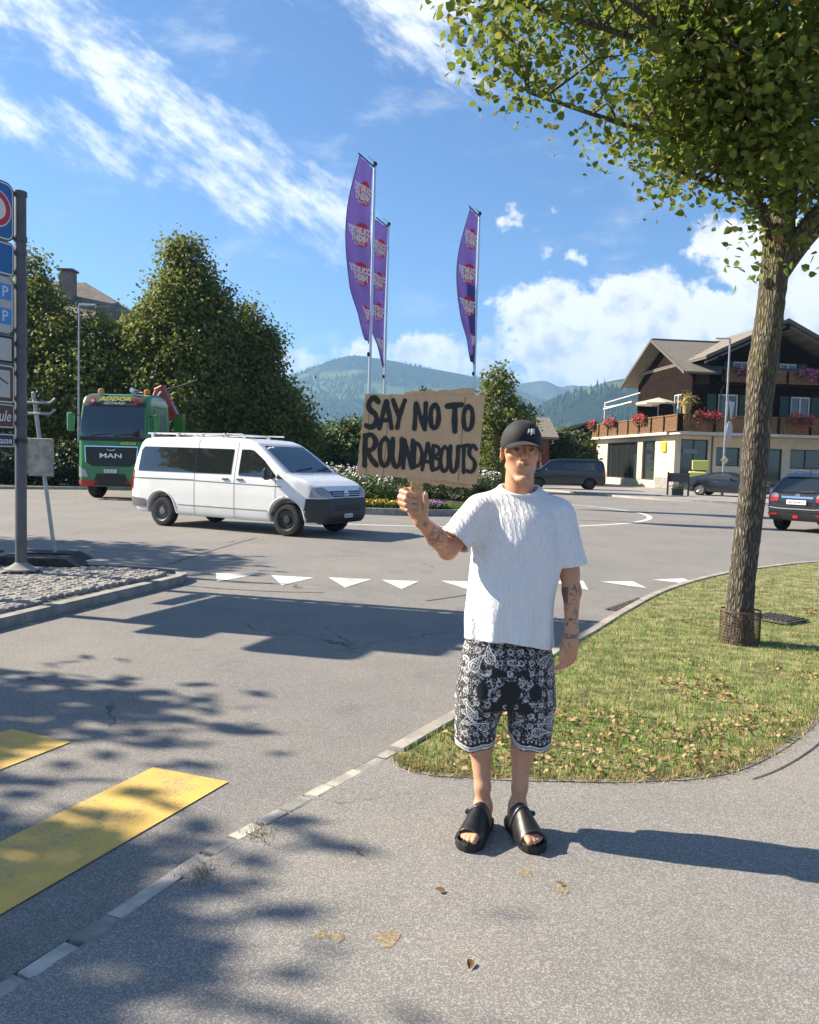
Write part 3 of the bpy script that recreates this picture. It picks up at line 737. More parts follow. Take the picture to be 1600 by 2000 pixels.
g.cap((.69, 3.483, .875), (.671, 3.462, .836), .017, .013, k=.012); g.cap((.671, 3.462, .836), (.666, 3.462, .795), .0125, .010, k=.003)
# head
hd = lambda x, y, z: (HX + x, 3.565 + y, z)
g.ell(hd(0, .012, 1.715), (.0745, .094, .092), k=.03)
g.ell(hd(0, -.028, 1.668), (.069, .066, .070), k=.02)
g.ell(hd(0, -.030, 1.611), (.055, .058, .048), k=.02)
for s_ in (-1, 1):
    g.cap(hd(s_ * .056, .002, 1.626), hd(s_ * .020, -.080, 1.569), .013, .013, k=.016)
    g.ell(hd(s_ * .046, -.058, 1.668), (.019, .019, .014), k=.015)
    g.cap(hd(s_ * .012, -.088, 1.713), hd(s_ * .046, -.074, 1.712), .010, .009, k=.012)
    g.ell(hd(s_ * .0315, -.098, 1.692), (.016, .016, .0115), k=.010, mode='s')
    g.ell(hd(s_ * .0315, -.078, 1.692), (.0145, .0145, .0135), k=.003)
    g.cap(hd(s_ * .046, -.087, 1.699), hd(s_ * .018, -.093, 1.700), .0035, .0035, k=.004)
    g.ell(hd(s_ * .0145, -.102, 1.660), (.0085, .011, .0075), k=.005)
    # ears
    rt = Matrix.Rotation(s_ * R(22), 4, 'Z').to_euler()
    g.ell(hd(s_ * .082, .016, 1.678), (.0095, .020, .032), k=.010, rot=rt); g.ell(hd(s_ * .089, .010, 1.680), (.006, .011, .017), k=.005, mode='s', rot=rt)
g.cap(hd(0, -.090, 1.703), hd(0, -.118, 1.668), .0090, .0125, k=.010); g.ell(hd(0, -.117, 1.664), (.0125, .0115, .0100), k=.005)
g.ell(hd(0, -.088, 1.568), (.023, .018, .017), k=.010)
g.ell(hd(0, -.082, 1.640), (.024, .019, .016), k=.01)
for z_, r_, w_ in ((1.6385, .0042, .026), (1.6288, .0058, .023)):
    g.cap(hd(-w_, -.092, z_ - .001), hd(0, -.1015, z_ + .001), r_ * .6, r_, k=.005); g.cap(hd(w_, -.092, z_ - .001), hd(0, -.1015, z_ + .001), r_ * .6, r_, k=.005)
pass
V, F = g.mesh(); V = relax(V, F, 1, .35); del g
C_ = np.tile(np.array([.55, .285, .17]), (len(V), 1)); C_ *= (1 + .07 * vnoise(V, 60) + .05 * vnoise(V, 14, 2))[:, None]
def dab(c, r, colr, a, fall=2.):
    global C_
    d_ = np.linalg.norm((V - np.array(c)) / np.array(r), axis=1); wt = (np.clip(1 - d_, 0, 1) ** (1 / fall) * a)[:, None]; C_ = C_ * (1 - wt) + np.array(colr) * wt
def on_seg(a, b):
    a, b = np.array(a), np.array(b); e = b - a; t_ = (V - a) @ e / (e @ e); return t_, np.linalg.norm(V - a - np.clip(t_, 0, 1)[:, None] * e, axis=1)
red = (.58, .24, .17)
dab(EL, (.07, .07, .05), red, .55); dab((.004, 3.30, 1.45), (.06, .06, .06), (.60, .27, .18), .4); dab((.69, 3.48, .77), (.06, .06, .05), red, .6); dab(hd(0, -.11, 1.664), (.02, .02, .016), red, .4)
for s_ in (-1, 1):
    dab(hd(s_ * .09, .018, 1.678), (.014, .024, .035), red, .25); dab(hd(s_ * .045, -.07, 1.655), (.03, .03, .025), (.6, .29, .2), .35)
    dab(hd(s_ * .031, -.082, 1.716), (.024, .03, .0075), (.035, .02, .015), .95, 4)
    dab(hd(s_ * .0315, -.09, 1.692), (.0125, .02, .0042), (.45, .42, .40), .9, 4); dab(hd(s_ * .0315, -.092, 1.692), (.007, .014, .006), (.02, .013, .01), 1, 5); dab(hd(s_ * .0315, -.09, 1.6985), (.017, .02, .0045), (.04, .025, .02), .95, 4)  # eyes and lashes, with the shade of the sockets put into the colour
dab(hd(0, -.1, 1.634), (.030, .03, .0105), (.47, .20, .15), .7, 3); dab(hd(0, -.1, 1.6335), (.031, .03, .0036), (.09, .03, .025), .95, 5); dab(hd(0, -.09, 1.606), (.022, .03, .006), (.42, .24, .17), .4)  # lips; the shade in the groove between them is painted as a dark line
dab(hd(0, -.06, 1.60), (.075, .08, .045), (.42, .29, .23), .35)
hair = (V[:, 2] > 1.685) & (V[:, 1] > 3.545) & (V[:, 2] > 1.60); C_[hair] = C_[hair] * .6 + np.array([.05, .035, .025]) * .4
# tattoos
ink = np.array([.045, .05, .06])
def tattoo(msk, s_, thr, seed, a=.75):
    global C_
    m_ = (np.abs(vnoise(V, s_, seed)) < thr) & msk; C_[m_] = C_[m_] * (1 - a) + ink * a
t_, d_ = on_seg(EL, WR)
tattoo((t_ > .22) & (t_ < .8) & (d_ < .07) & (V[:, 0] > .05 + .14 * (1 - t_) - .02) & (V[:, 1] < 3.52), 75, .17, 3, .6)
dab((.066, 3.318, 1.376), (.012, .03, .016), ink, .6, 5)
t_, d_ = on_seg((.712, 3.59, 1.16), (.716, 3.515, .915))
ft = (d_ < .08) & (V[:, 1] < 3.60)
tattoo(ft & (t_ > .25) & (t_ < .98) & (V[:, 0] > .70), 60, .12, 5, .7)
bar = ft & (t_ > .28) & (t_ < .55) & (V[:, 0] < .698) & (V[:, 0] > .672); C_[bar] = C_[bar] * .25 + ink * .75
tattoo(ft & (t_ >= .55) & (t_ < .96) & (V[:, 0] <= .70), 70, .14, 6, .7); tattoo((np.abs(V[:, 2] - .895) < .01) & (V[:, 0] > .6), 120, .3, 8, .6); tattoo((np.abs(V[:, 2] - .85) < .022) & (V[:, 0] > .6) & (V[:, 0] < .71), 90, .15, 9, .5)
put('body', V, F, SKIN, colr=C_)
# nails, earring, necklace
nb = MB().tube([(.0625, 3.2665, 1.497), (.0605, 3.2665, 1.512)], [.006, .0055], 8); put('thumb_nail', np.concatenate(nb.V), nb.F, M('nail', (.68, .45, .38), .3))
er = MB()
for i in range(5): er.lathe([(-.003, .001), (-.002, .003), (0, .004), (.002, .003), (.003, .001)], 8, Matrix.Translation((HX + .088, 3.573, 1.645 - i * .0065)), 'z')
put('earring', np.concatenate(er.V), er.F, M('silver', (.7, .7, .7), .25, 1.))
nk = [(.482 + .072 * math.sin(a), 3.60 - .072 * math.cos(a), 1.522 - .018 * math.cos(a)) for a in np.linspace(-2.2, 2.2, 30)]
nb = MB().tube(nk, .0022, 5); put('necklace', np.concatenate(nb.V), nb.F, MATS['silver'])
# t-shirt
g = G3((.05, 3.36, .78), (.86, 3.82, 1.58), .005)
SHIRT = [(.78, .452, 3.595, .206, .150), (.95, .455, 3.595, .202, .150), (1.1, .464, 3.595, .196, .146), (1.3, .468, 3.597, .189, .128), (1.40, .474, 3.602, .185, .108), (1.455, .48, 3.606, .150, .092), (1.49, .482, 3.608, .102, .082), (1.52, .482, 3.61, .082, .076)]
def shirt(g, off):
    g.loft([(z, x, y, a - off, b - off) for z, x, y, a, b in SHIRT], k=.0, p=2.05, yaw=R(-13), lo=.70 if off else None, hi=1.6 if off else 1.535)
    g.cap((.418, 3.612, 1.476), (.315, 3.603, 1.427), .058 - off, .066 - off, k=.04); g.cap((.546, 3.612, 1.474), (.648, 3.603, 1.420), .058 - off, .066 - off, k=.04)
    g.cap((.312, 3.602, 1.422), (.180, 3.512, 1.268), .068 - off, .079 - off, k=.03)
    g.cap((.652, 3.602, 1.415), (.728, 3.578, 1.14), .068 - off, .082 - off, k=.03)
shirt(g, 0)
dz_ = (np.array(EL) - np.array(SH)); dz_ /= np.linalg.norm(dz_)
pl = np.array([.192, 3.524, 1.290])
g.fn(lambda x, y, z: -((x - pl[0]) * -dz_[0] + (y - pl[1]) * -dz_[1] + (z - pl[2]) * -dz_[2]) * -1., mode='s') if False else None
sel = lambda x, y, z: (x - pl[0]) * dz_[0] + (y - pl[1]) * dz_[1] + (z - pl[2]) * dz_[2]
S, x, y, z = g.sl((.0, 3.3, 1.1), (.30, 3.7, 1.40)); g.D[S] = np.maximum(g.D[S], np.where(x < .27, sel(x, y, z) + 0 * x, -9))
S, x, y, z = g.sl((.655, 3.3, 1.0), (.9, 3.8, 1.3)); q_ = 1.196 + (x - .72) * .17 + (y - 3.58) * .05; g.D[S] = np.where(x > .655 + 0 * z, np.maximum(g.D[S], q_ - z), g.D[S])
S, x, y, z = g.sl((.2, 3.3, .75), (.67, 3.8, .95)); g.D[S] = np.where((x < .68) & (z < .95), np.maximum(g.D[S], (.862 - (x - .25) * .075 + .012 * np.cos((x - .45) * 14)) - z), g.D[S])
inn = G3((.05, 3.36, .78), (.86, 3.82, 1.58), .005); shirt(inn, .011)
near_open = np.minimum(1, 1)
S, x, y, z = g.sl(g.lo, g.lo + g.n * g.h)
openz = ((z < .90) | ((x < .27) & (sel(x, y, z) > -.05)) | ((x > .66) & (z < 1.26)) | (z > 1.475))
g.D = np.where(openz, np.maximum(g.D, -inn.D), g.D)
# neck opening: lower in front
S, x, y, z = g.sl((.35, 3.4, 1.44), (.62, 3.8, 1.58)); g.D[S] = np.maximum(g.D[S], z - (1.500 + (y - 3.53) * .25 + ((x - .482) ** 2) * 2.2))
V, F = g.mesh(); V = relax(V, F, 2, .5)
side = np.clip(1 - np.abs(V[:, 2] - 1.2) / .5, 0, 1)
th_ = np.arctan2(V[:, 0] - .46, 3.6 - V[:, 1]); fold = vnoise(V * [1, 1, .25], 26, 3) * .0045 + vnoise(V * [1, 1, .45], 10, 5) * .010 + np.sin(th_ * 8 + 2.5 * vnoise(V * [1, 1, .5], 5, 11)) * .008 * np.clip((1.18 - V[:, 2]) / .32, 0, 1)
dL = np.linalg.norm(V - np.array([.285, 3.53, 1.28]), axis=1); dR = np.linalg.norm(V - np.array([.645, 3.53, 1.28]), axis=1)
fold += np.sin((V[:, 0] * .8 + V[:, 2] * 1.0) * 150 + vnoise(V, 12, 7) * 2) * .0045 * np.exp(-(dL / .1) ** 2) + np.sin((V[:, 0] * -.8 + V[:, 2]) * 130 + vnoise(V, 12, 8) * 2) * .004 * np.exp(-(dR / .1) ** 2)
c3 = np.array([.465, 3.6, 0]); dirn = V - c3; dirn[:, 2] = 0; dirn /= np.linalg.norm(dirn, axis=1)[:, None] + 1e-6
V = V + dirn * (fold * np.clip((1.5 - V[:, 2]) / .08, 0, 1))[:, None]
m = bpy.data.materials.new('white jacquard knit'); m.use_nodes = True; MATS['knit'] = m; t = m.node_tree; b = t.nodes['Principled BSDF']
b.inputs['Base Color'].default_value = (.74, .74, .75, 1); b.inputs['Roughness'].default_value = .9; b.inputs['Sheen Weight'].default_value = .2; b.inputs['Specular IOR Level'].default_value = .2
ov = t.nodes.new('ShaderNodeTexCoord').outputs['Object']; x_, y_, z_ = xyz(t, ov)
sv = comb(t, x_, y_, z_ * .55); ph = (noise(t, sv, 55, 3) - .5) * 8
rope = ((x_ + y_ * .6) * 310 + ph).sin(); diag = (((x_ + y_ * .6) * 1.0 + z_ * .55) * 330 + (noise(t, ov, 40, 2) - .5) * 3).sin()
knit = noise(t, ov, 260, 2, .6)
hgt = rope.ramp(-.3, .9) * noise(t, sv, 38, 2).ramp(.3, .65, .25, 1.) + diag.ramp(.2, .9) * .3 + knit * .35
bn = t.nodes.new('ShaderNodeBump'); bn.inputs['Strength'].default_value = .7; bn.inputs['Distance'].default_value = .0038; t.links.new(hgt.s, bn.inputs['Height']); t.links.new(bn.outputs[0], b.inputs['Normal'])
shirt_o = put('t_shirt', V, F, m)
cb = MB().tube([(.482 + .085 * math.sin(a), 3.608 - .079 * math.cos(a), 1.500 + .25 * (3.608 - .079 * math.cos(a) - 3.53) + 2.2 * (.085 * math.sin(a)) ** 2 - .004) for a in np.linspace(-3.14, 3.14, 40)], .0075, 8, caps=False)
mesh('collar', np.concatenate(cb.V) - (PR - OFF), cb.F, M('rib knit', (.74, .74, .75), .9, bump=.4, bscale=250), shirt_o, True); shirt_o.children[0].parent = shirt_o
# shorts
g = G3((.17, 3.36, .33), (.73, 3.82, .93), .0042)
g.loft([(.56, .452, 3.60, .218, .140), (.62, .452, 3.60, .218, .145), (.75, .452, 3.60, .208, .142), (.85, .452, 3.60, .185, .125), (.92, .452, 3.60, .165, .115)], k=0, p=2.3)
for L, cxs in (((.325, .105), (.332, .103)), ((.572, .103), (.568, .101))) if False else (((.339, .109), (.318, .088)), ((.562, .108), (.561, .092))):
    g.loft([(.34, cxs[0], 3.585, cxs[1], .108), (.45, cxs[0] + .002, 3.588, cxs[1] + .004, .118), (.56, L[0], 3.595, L[1], .132), (.70, L[0] + (.45 - L[0]) * .15, 3.60, L[1] * .85, .12)], k=.025, p=2.3)
S, x, y, z = g.sl(g.lo, g.lo + g.n * g.h)
hemz = np.where(x < .447, .372 + .035 * np.clip((x - .33) / .08, 0, 1) ** 2 - .004, .372 + .045 * np.clip((.545 - x) / .08, 0, 1) ** 2) + .006 * np.sin(x * 60)
g.D = np.maximum(g.D, hemz - z)
inn = G3(g.lo, g.lo + (g.n - 1) * g.h, g.h); inn.D = np.full_like(g.D, 9)
for cxs in ((.318, .088), (.561, .092)): inn.loft([(.30, cxs[0], 3.585, cxs[1] - .01, .098), (.46, cxs[0], 3.588, cxs[1] - .006, .108), (.5, cxs[0], 3.59, .05, .05)], k=0, p=2.3)
g.D = np.maximum(g.D, -inn.D)
V, F = g.mesh(); V = relax(V, F, 1, .4)
hz_ = np.where(V[:, 0] < .447, .372 + .035 * np.clip((V[:, 0] - .33) / .08, 0, 1) ** 2 - .004, .372 + .045 * np.clip((.545 - V[:, 0]) / .08, 0, 1) ** 2) + .006 * np.sin(V[:, 0] * 60)
xx, zz, up_ = V[:, 0], V[:, 2], V[:, 2] - hz_
pat = np.zeros(len(V))
pat = np.where(np.abs(vnoise(V * [1, .7, 1], 95, 1)) < .07, .42, pat); pat = np.where(np.abs(vnoise(V, 160, 2)) < .045, .28, pat)
for sz, ph_, rr_ in ((.046, .01, .0105),):      # little rosettes
    gx = np.round((xx + ph_) / sz) * sz - ph_; gz = np.round((zz + ph_) / sz) * sz - ph_; jit = vnoise(np.stack([gx * 300, gz * 300, gx * 0], 1), 1, 4) * .004
    rad = np.hypot(xx - gx - jit, zz - gz + jit); pat = np.where(np.abs(rad - rr_) < .0016, .55, pat); pat = np.where((rad < rr_ - .0016), .02, pat); pat = np.where(np.abs(rad - .005) < .0012, .4, pat)
def drop(cx_, cz_, s_, a_):
    global pat
    c_, n_ = math.cos(a_), math.sin(a_); px_ = (xx - cx_) * c_ + (zz - cz_) * n_; pz_ = -(xx - cx_) * n_ + (zz - cz_) * c_
    bend = px_ - .35 * s_ * (np.clip((pz_ + s_ * .4) / s_, 0, 1.5)) ** 2
    wdt = s_ * .42 * np.sqrt(np.clip(1 - ((pz_ + s_ * .3) / (s_ * .5)) ** 2, 0, 1)); taper = s_ * .42 * np.clip(1 - (pz_ + s_ * .3) / (s_ * 1.15), 0, 1)
    wd = np.where(pz_ < -s_ * .3, wdt, taper); sdv = np.where((pz_ > -s_ * .8) & (pz_ < s_ * .85), np.abs(bend) - wd, .05)
    pat = np.where(sdv < .006, .012, pat)
    for o_, w_, v_ in ((0, .0024, .72), (-.0085, .0016, .5)): pat = np.where(np.abs(sdv - o_) < w_, v_, pat)
    core = np.hypot(bend, pz_ + s_ * .3); pat = np.where((sdv < -.011) & (np.sin(core * 700) > .45), .55, pat)
for a in ((.355, .800, .05, .5), (.303, .765, .055, -.3), (.606, .783, .048, -.6), (.645, .742, .042, -.2), (.285, .540, .05, .9), (.335, .482, .045, 1.5), (.632, .525, .045, -.7), (.592, .470, .048, -1.3)): drop(*a)
for a in ((.335, .645, .024, .042), (.565, .642, .031, .038), (.398, .722, .027, .024), (.508, .722, .027, .024), (.455, .648, .045, .045), (.40, .572, .03, .03), (.512, .57, .035, .03), (.455, .59, .05, .04)):
    pat = np.where(((xx - a[0]) / a[2]) ** 2 + ((zz - a[1]) / a[3]) ** 2 < 1, .008, pat)
for i in range(9):
    a = i * .7 + .2; px_, pz_ = .455 + .075 * math.cos(a), .648 + .072 * math.sin(a); dd = np.hypot(xx - px_, zz - pz_); pat = np.where((dd < .011) & (np.abs(vnoise(V, 190, i)) < .22), .5, pat)
dots = (np.abs(up_ - .044) < .005) & (np.sin(xx * 330) > .35); pat = np.where((up_ < .05), .012, pat); pat = np.where(dots, .5, pat)
for lo_, hi_, v_ in ((.007, .012, .70), (.012, .021, .22), (.021, .026, .70)): pat = np.where((up_ > lo_) & (up_ < hi_), v_, pat)
pat = np.clip(pat, .009, .75); cc = np.stack([pat, pat, pat * 1.03], 1)
put('shorts', V + np.stack([vnoise(V * [1, 1, .3], 22, 5) * .003, vnoise(V * [1, 1, .3], 18, 6) * .006, 0 * xx], 1), F, M('bandana print cloth', (.1, .1, .1), .8, attr=True, bump=.25, bscale=300, sheen=.1), colr=cc)
# sandals
LEA = M('black leather', (.012, .012, .013), .38, var=.3, vscale=30, bump=.2, bscale=160, spec=.6); SOLE = M('black rubber sole', (.014, .014, .014), .7, bump=.3, bscale=120)
for fi, (h_, t_) in enumerate(FEET):
    h_, t_ = np.array(h_), np.array(t_); L = np.linalg.norm(t_ - h_); f_ = (t_ - h_) / L; s_ = np.array([-f_[1], f_[0]])
    lo = np.minimum(h_, t_) - .1; hi = np.maximum(h_, t_) + .1
    sd_ = thing('x', None, None); bpy.data.objects.remove(sd_)
    uv = lambda x, y: (((x - h_[0]) * f_[0] + (y - h_[1]) * f_[1]) / KU, ((x - h_[0]) * s_[0] + (y - h_[1]) * s_[1]))
    us_ = np.array([-.045, -.03, .0, .05, .12, .2, .27, .31, .335, .350]); ws_ = np.array([.0, .026, .042, .047, .047, .054, .057, .049, .033, .0])
    foot = lambda x, y: np.interp(uv(x, y)[0], us_, ws_)
    g = G3((*lo, -.01), (*hi, .06), .0045)
    g.fn(lambda x, y, z: np.maximum(np.maximum(np.abs(uv(x, y)[1]) - foot(x, y) - .004 + .3 * np.maximum(0, .012 - z), np.abs(uv(x, y)[0] - .1525) - .197), np.maximum(z - .041, .001 - z)))
    g.fn(lambda x, y, z: np.maximum(np.abs(uv(x, y)[1]) - foot(x, y) + .010, .033 - z), mode='s')
    V, F = g.mesh(); sl_ = put('sandal', relax(V, F, 1), F, SOLE)
    if fi == 0: sl_['label'] = 'black leather slide sandal on the foot nearer the road'
    g = G3((*lo, .01), (*hi, .16), .0045)
    top = lambda x, y: np.interp(uv(x, y)[0], [.06, .1, .15, .2, .25, .29, .31], [.138, .137, .130, .114, .097, .084, .076])
    def upper(x, y, z, o=0.):
        u_, w_ = uv(x, y); a = (foot(x, y) + .006 - o); b_ = top(x, y) - .02 - o
        q_ = np.sqrt((w_ / np.maximum(a, .01)) ** 2 + (np.maximum(z - .02, 0) / b_) ** 2)
        return (q_ - 1) * np.minimum(a, b_)
    tilt = lambda x, y, z: uv(x, y)[0] - .5 * (z - .03)
    g.fn(lambda x, y, z: np.maximum(upper(x, y, z), np.maximum(np.maximum(.085 - uv(x, y)[0] - .35 * (z - .03), uv(x, y)[0] - .305 + .35 * (z - .04)), .012 - z)))
    g.fn(lambda x, y, z: np.maximum(upper(x, y, z, .010), .0 * z - 1), mode='s')
    V, F = g.mesh(); up_o = mesh('upper', relax(V, F, 1) - (PR - OFF), F, LEA, sl_, True)
    # instep strap with a buckle, welt around the toe opening
    def ring_at(u, o, n=16, a0=-82, a1=82):
        out = []
        for a in np.linspace(R(a0), R(a1), n):
            c0 = h_ + f_ * u * KU; hw = float(np.interp(u, us_, ws_)) + .006 + o; tp = float(np.interp(u, [.06, .1, .15, .2, .25, .29, .31], [.138, .137, .130, .114, .097, .084, .076])) - .02 + o
            p = c0 + s_ * hw * math.sin(a); out.append((p[0], p[1], .02 + tp * math.cos(a)))
        return np.array(out)
    V = np.vstack([ring_at(.110, .001), ring_at(.110, .0045), ring_at(.140, .0045), ring_at(.140, .001)]); n = 16
    mesh('strap', V - (PR - OFF), [(r_ * n + i, r_ * n + i + 1, (r_ + 1) * n + i + 1, (r_ + 1) * n + i) for r_ in range(3) for i in range(n - 1)], LEA, sl_, True)
    wl = MB().tube([tuple(p) for p in ring_at(.292, .001)], .0042, 6); mesh('welt', np.concatenate(wl.V) - (PR - OFF), wl.F, M('leather welt', (.03, .03, .032), .3), sl_, True)
    rg_ = ring_at(.125, .006); e_ = rg_[-4] if t_[0] > .45 else rg_[3]
    if t_[0] > .45 and s_[0] < 0: e_ = rg_[3]
    bk = MB().box(tuple(e_), (.022, .026, .018), .003, Matrix.Rotation(math.atan2(f_[1], f_[0]), 3, 'Z')); mesh('buckle', np.concatenate(bk.V) - (PR - OFF), bk.F, M('black buckle', (.02, .02, .02), .35), sl_)
# cap
CAPM = M('black cap cotton', (.011, .011, .013), .78, var=.25, vscale=40, bump=.35, bscale=400, sheen=.05)
g = G3((HX - .13, 3.565 - .14, 1.66), (HX + .13, 3.565 + .16, 1.85), .0042)
g.ell((HX, 3.577, 1.728), (.088, .106, .094), k=0); g.ell((HX, 3.545, 1.748), (.078, .085, .078), k=.02)
g.fn(lambda x, y, z: (1.716 + (3.48 - y) * .12) - z + 0 * x, mode='s') if False else None
S, x, y, z = g.sl(g.lo, g.lo + g.n * g.h); g.D = np.maximum(g.D, (1.722 - (y - 3.46) * .13 - .25 * np.abs(x - HX) ** 1.0 * .3) - z)
V, F = g.mesh(); V = relax(V, F, 1)
seam = np.abs(np.mod(np.arctan2(V[:, 0] - HX, V[:, 1] - 3.577), math.pi / 3) - math.pi / 6) < .02
capo = put('cap', V, F, CAPM)
nu_, nv_ = 25, 9; V = []
for lay in (0, 1):
    for j in range(nv_):
        for i in range(nu_):
            a = (i / (nu_ - 1) - .5) * 2; v_ = j / (nv_ - 1)
            bx, by = .086 * math.sin(a * 1.25), 3.577 - .104 * math.cos(a * 1.25)
            ext_ = .086 * (math.cos(a * 1.5) ** .8 if abs(a) < 1.04 else 0)
            V.append((HX + bx * (1 + .10 * v_), by - ext_ * v_, 1.731 - .038 * abs(a) ** 1.8 - v_ * (.002 + .017 * (1 - a * a)) + (0 if lay else .005) ))
F = []
for lay in (0, 1):
    for j in range(nv_ - 1):
        for i in range(nu_ - 1):
            b0 = lay * nu_ * nv_ + j * nu_ + i; q = (b0, b0 + 1, b0 + nu_ + 1, b0 + nu_); F.append(q if lay else q[::-1])
e_ = nu_ * (nv_ - 1); F += [(e_ + i, e_ + i + 1, nu_ * nv_ + e_ + i + 1, nu_ * nv_ + e_ + i) for i in range(nu_ - 1)]
mesh('brim', np.array(V) - (PR - OFF), F, CAPM, capo, True)
text('AJE', .028, M('white stitching', (.75, .75, .75), .8), capo, 'emblem', tuple(np.array((HX + .026, 3.4635, 1.775)) - (PR - OFF)), (R(76), 0, R(14)), sx=.8, ext=.0012, bold=.0007)
bt = MB().lathe([(0, .007), (.003, .006), (.005, .0)], 10, Matrix.Translation(tuple(np.array((HX, 3.573, 1.826)) - (PR - OFF))), 'z'); bt.build('cap_button', CAPM, capo, True)

# ------------------------------------------------------------------ the placard
plac = thing('placard', 'torn brown cardboard placard lettered SAY NO TO ROUNDABOUTS in thick black paint', 'placard', (.027, 3.297, 1.44))
PO = np.array([.027, 3.297, 1.44])
def cardboard():
    m = bpy.data.materials.new('corrugated cardboard'); m.use_nodes = True; t = m.node_tree; b = t.nodes['Principled BSDF']
    ov = t.nodes.new('ShaderNodeTexCoord').outputs['Object']; x_, y_, z_ = xyz(t, ov)
    wv = ((x_ + z_ * .035 + (noise(t, ov, 3, 2) - .5) * .01) * 900).sin(); n_ = noise(t, ov, 14, 5, .6)
    t.links.new(mixc(t, n_.ramp(.3, .7) * .6 + wv.ramp(-1., 1.) * .4, (.55, .35, .19), (.66, .44, .255)), b.inputs['Base Color'])
    b.inputs['Roughness'].default_value = .85; bn = t.nodes.new('ShaderNodeBump'); bn.inputs['Strength'].default_value = .5; bn.inputs['Distance'].default_value = .002
    t.links.new((wv * .5 + noise(t, ov, 160, 2) * .8).s, bn.inputs['Height']); t.links.new(bn.outputs[0], b.inputs['Normal']); return m
CARD = cardboard(); CARDX = M('torn cardboard edge', (.55, .42, .29), .95, var=.3, vscale=60, bump=.8, bscale=200)
def board(name, corners, y0, th, parent, jag, seed, wave=.004):
    """a board with its four corners (x,z), cut edges a little ragged"""
    tl, tr, br, bl = [np.array(c, float) for c in corners]; rr = random.Random(seed); ring = []
    for a, b_, j in ((tl, tr, jag[0]), (tr, br, jag[1]), (br, bl, jag[2]), (bl, tl, jag[3])):
        for k in range(22):
            p = a + (b_ - a) * (k / 22); nrm = np.array([-(b_ - a)[1], (b_ - a)[0]]); nrm /= np.linalg.norm(nrm); ring.append(p + nrm * rr.uniform(-j, j) + (rr.uniform(-.3, .3) * j))
    V2, F2 = poly_tri(ring, .03); n = len(V2); w_ = wave * np.sin((V2[:, 0] * 9 + seed)) + .5 * wave * np.sin(V2[:, 1] * 14 + V2[:, 0] * 5)
    V = np.vstack([np.c_[V2[:, 0], y0 + w_, V2[:, 1]], np.c_[V2[:, 0], y0 + th + w_, V2[:, 1]]]) - PO
    A = V2; F = []
    for f in F2:
        p = A[list(f)]; ccw = (p[1, 0] - p[0, 0]) * (p[2, 1] - p[0, 1]) - (p[1, 1] - p[0, 1]) * (p[2, 0] - p[0, 0]) > 0; f = f if ccw else f[::-1]; F.append(f); F.append(tuple(i + n for i in f[::-1]))
    from collections import Counter
    ec = Counter(); 
    for f in F[::2]:
        for i in range(3): ec[(f[i], f[(i + 1) % 3])] += 1
    rim = [(b_, a, a + n, b_ + n) for (a, b_) in ec if (b_, a) not in ec]
    o = mesh(name, V, F + rim, [CARD, CARDX], parent)
    for i in range(len(F), len(F) + len(rim)): o.data.polygons[i].material_index = 1
    return o
TL, TR, BR, BL = (-.190, 1.898), (.286, 1.906), (.266, 1.552), (-.216, 1.583)
board('board', (TL, TR, BR, BL), 3.272, .007, plac, (.0025, .0015, .003, .003), 1)
board('backing_board', ((-.03, 1.912), (.245, 1.934), (.262, 1.70), (-.1, 1.70)), 3.2845, .006, plac, (.004, .002, .004, .002), 2, .002)
board('backing_board', ((-.06, 1.75), (.258, 1.72), (.248, 1.533), (-.01, 1.552)), 3.2845, .006, plac, (.003, .003, .006, .003), 5, .002)
# score lines and a lighter torn strip
for xs, w_ in (((-.170, -.178), .0022), ((-.090, -.112), .0022), ((.207, .190), .003)):
    zt, zb = 1.897, 1.566; q = [(xs[0], zt), (xs[0] + w_, zt), (xs[1] + w_, zb), (xs[1], zb)]
    n_ = 14; P = np.array([(xs[0] + (xs[1] - xs[0]) * k / n_ + d_, 3.2706 + .004 * math.sin((xs[0] + (xs[1] - xs[0]) * k / n_) * 9 + 1) + .002 * math.sin((zt + (zb - zt) * k / n_) * 14 + 5 * xs[0]), zt + (zb - zt) * k / n_) for k in range(n_ + 1) for d_ in (0, w_)]) - PO
    mesh('crease', P, [(2 * k, 2 * k + 1, 2 * k + 3, 2 * k + 2) for k in range(n_)], M('crease', (.20, .12, .065), .9), plac)
    P2 = P + np.array([w_ * 1.05, .0002, 0]); mesh('crease', P2, [(2 * k, 2 * k + 1, 2 * k + 3, 2 * k + 2) for k in range(n_)], M('crease light', (.56, .42, .28), .9), plac)
st = MB().box((.0, 0, .118), (.048, .009, .27), .002); st.build('handle', CARD, plac)
tp = MB().box((.0, 0, .105), (.0495, .0105, .05), .002); tp.build('tape', M('packing tape', (.42, .26, .10), .25, var=.3, vscale=60), plac)
INK = M('black poster paint', (.010, .010, .011), .42, bump=.3, bscale=60)
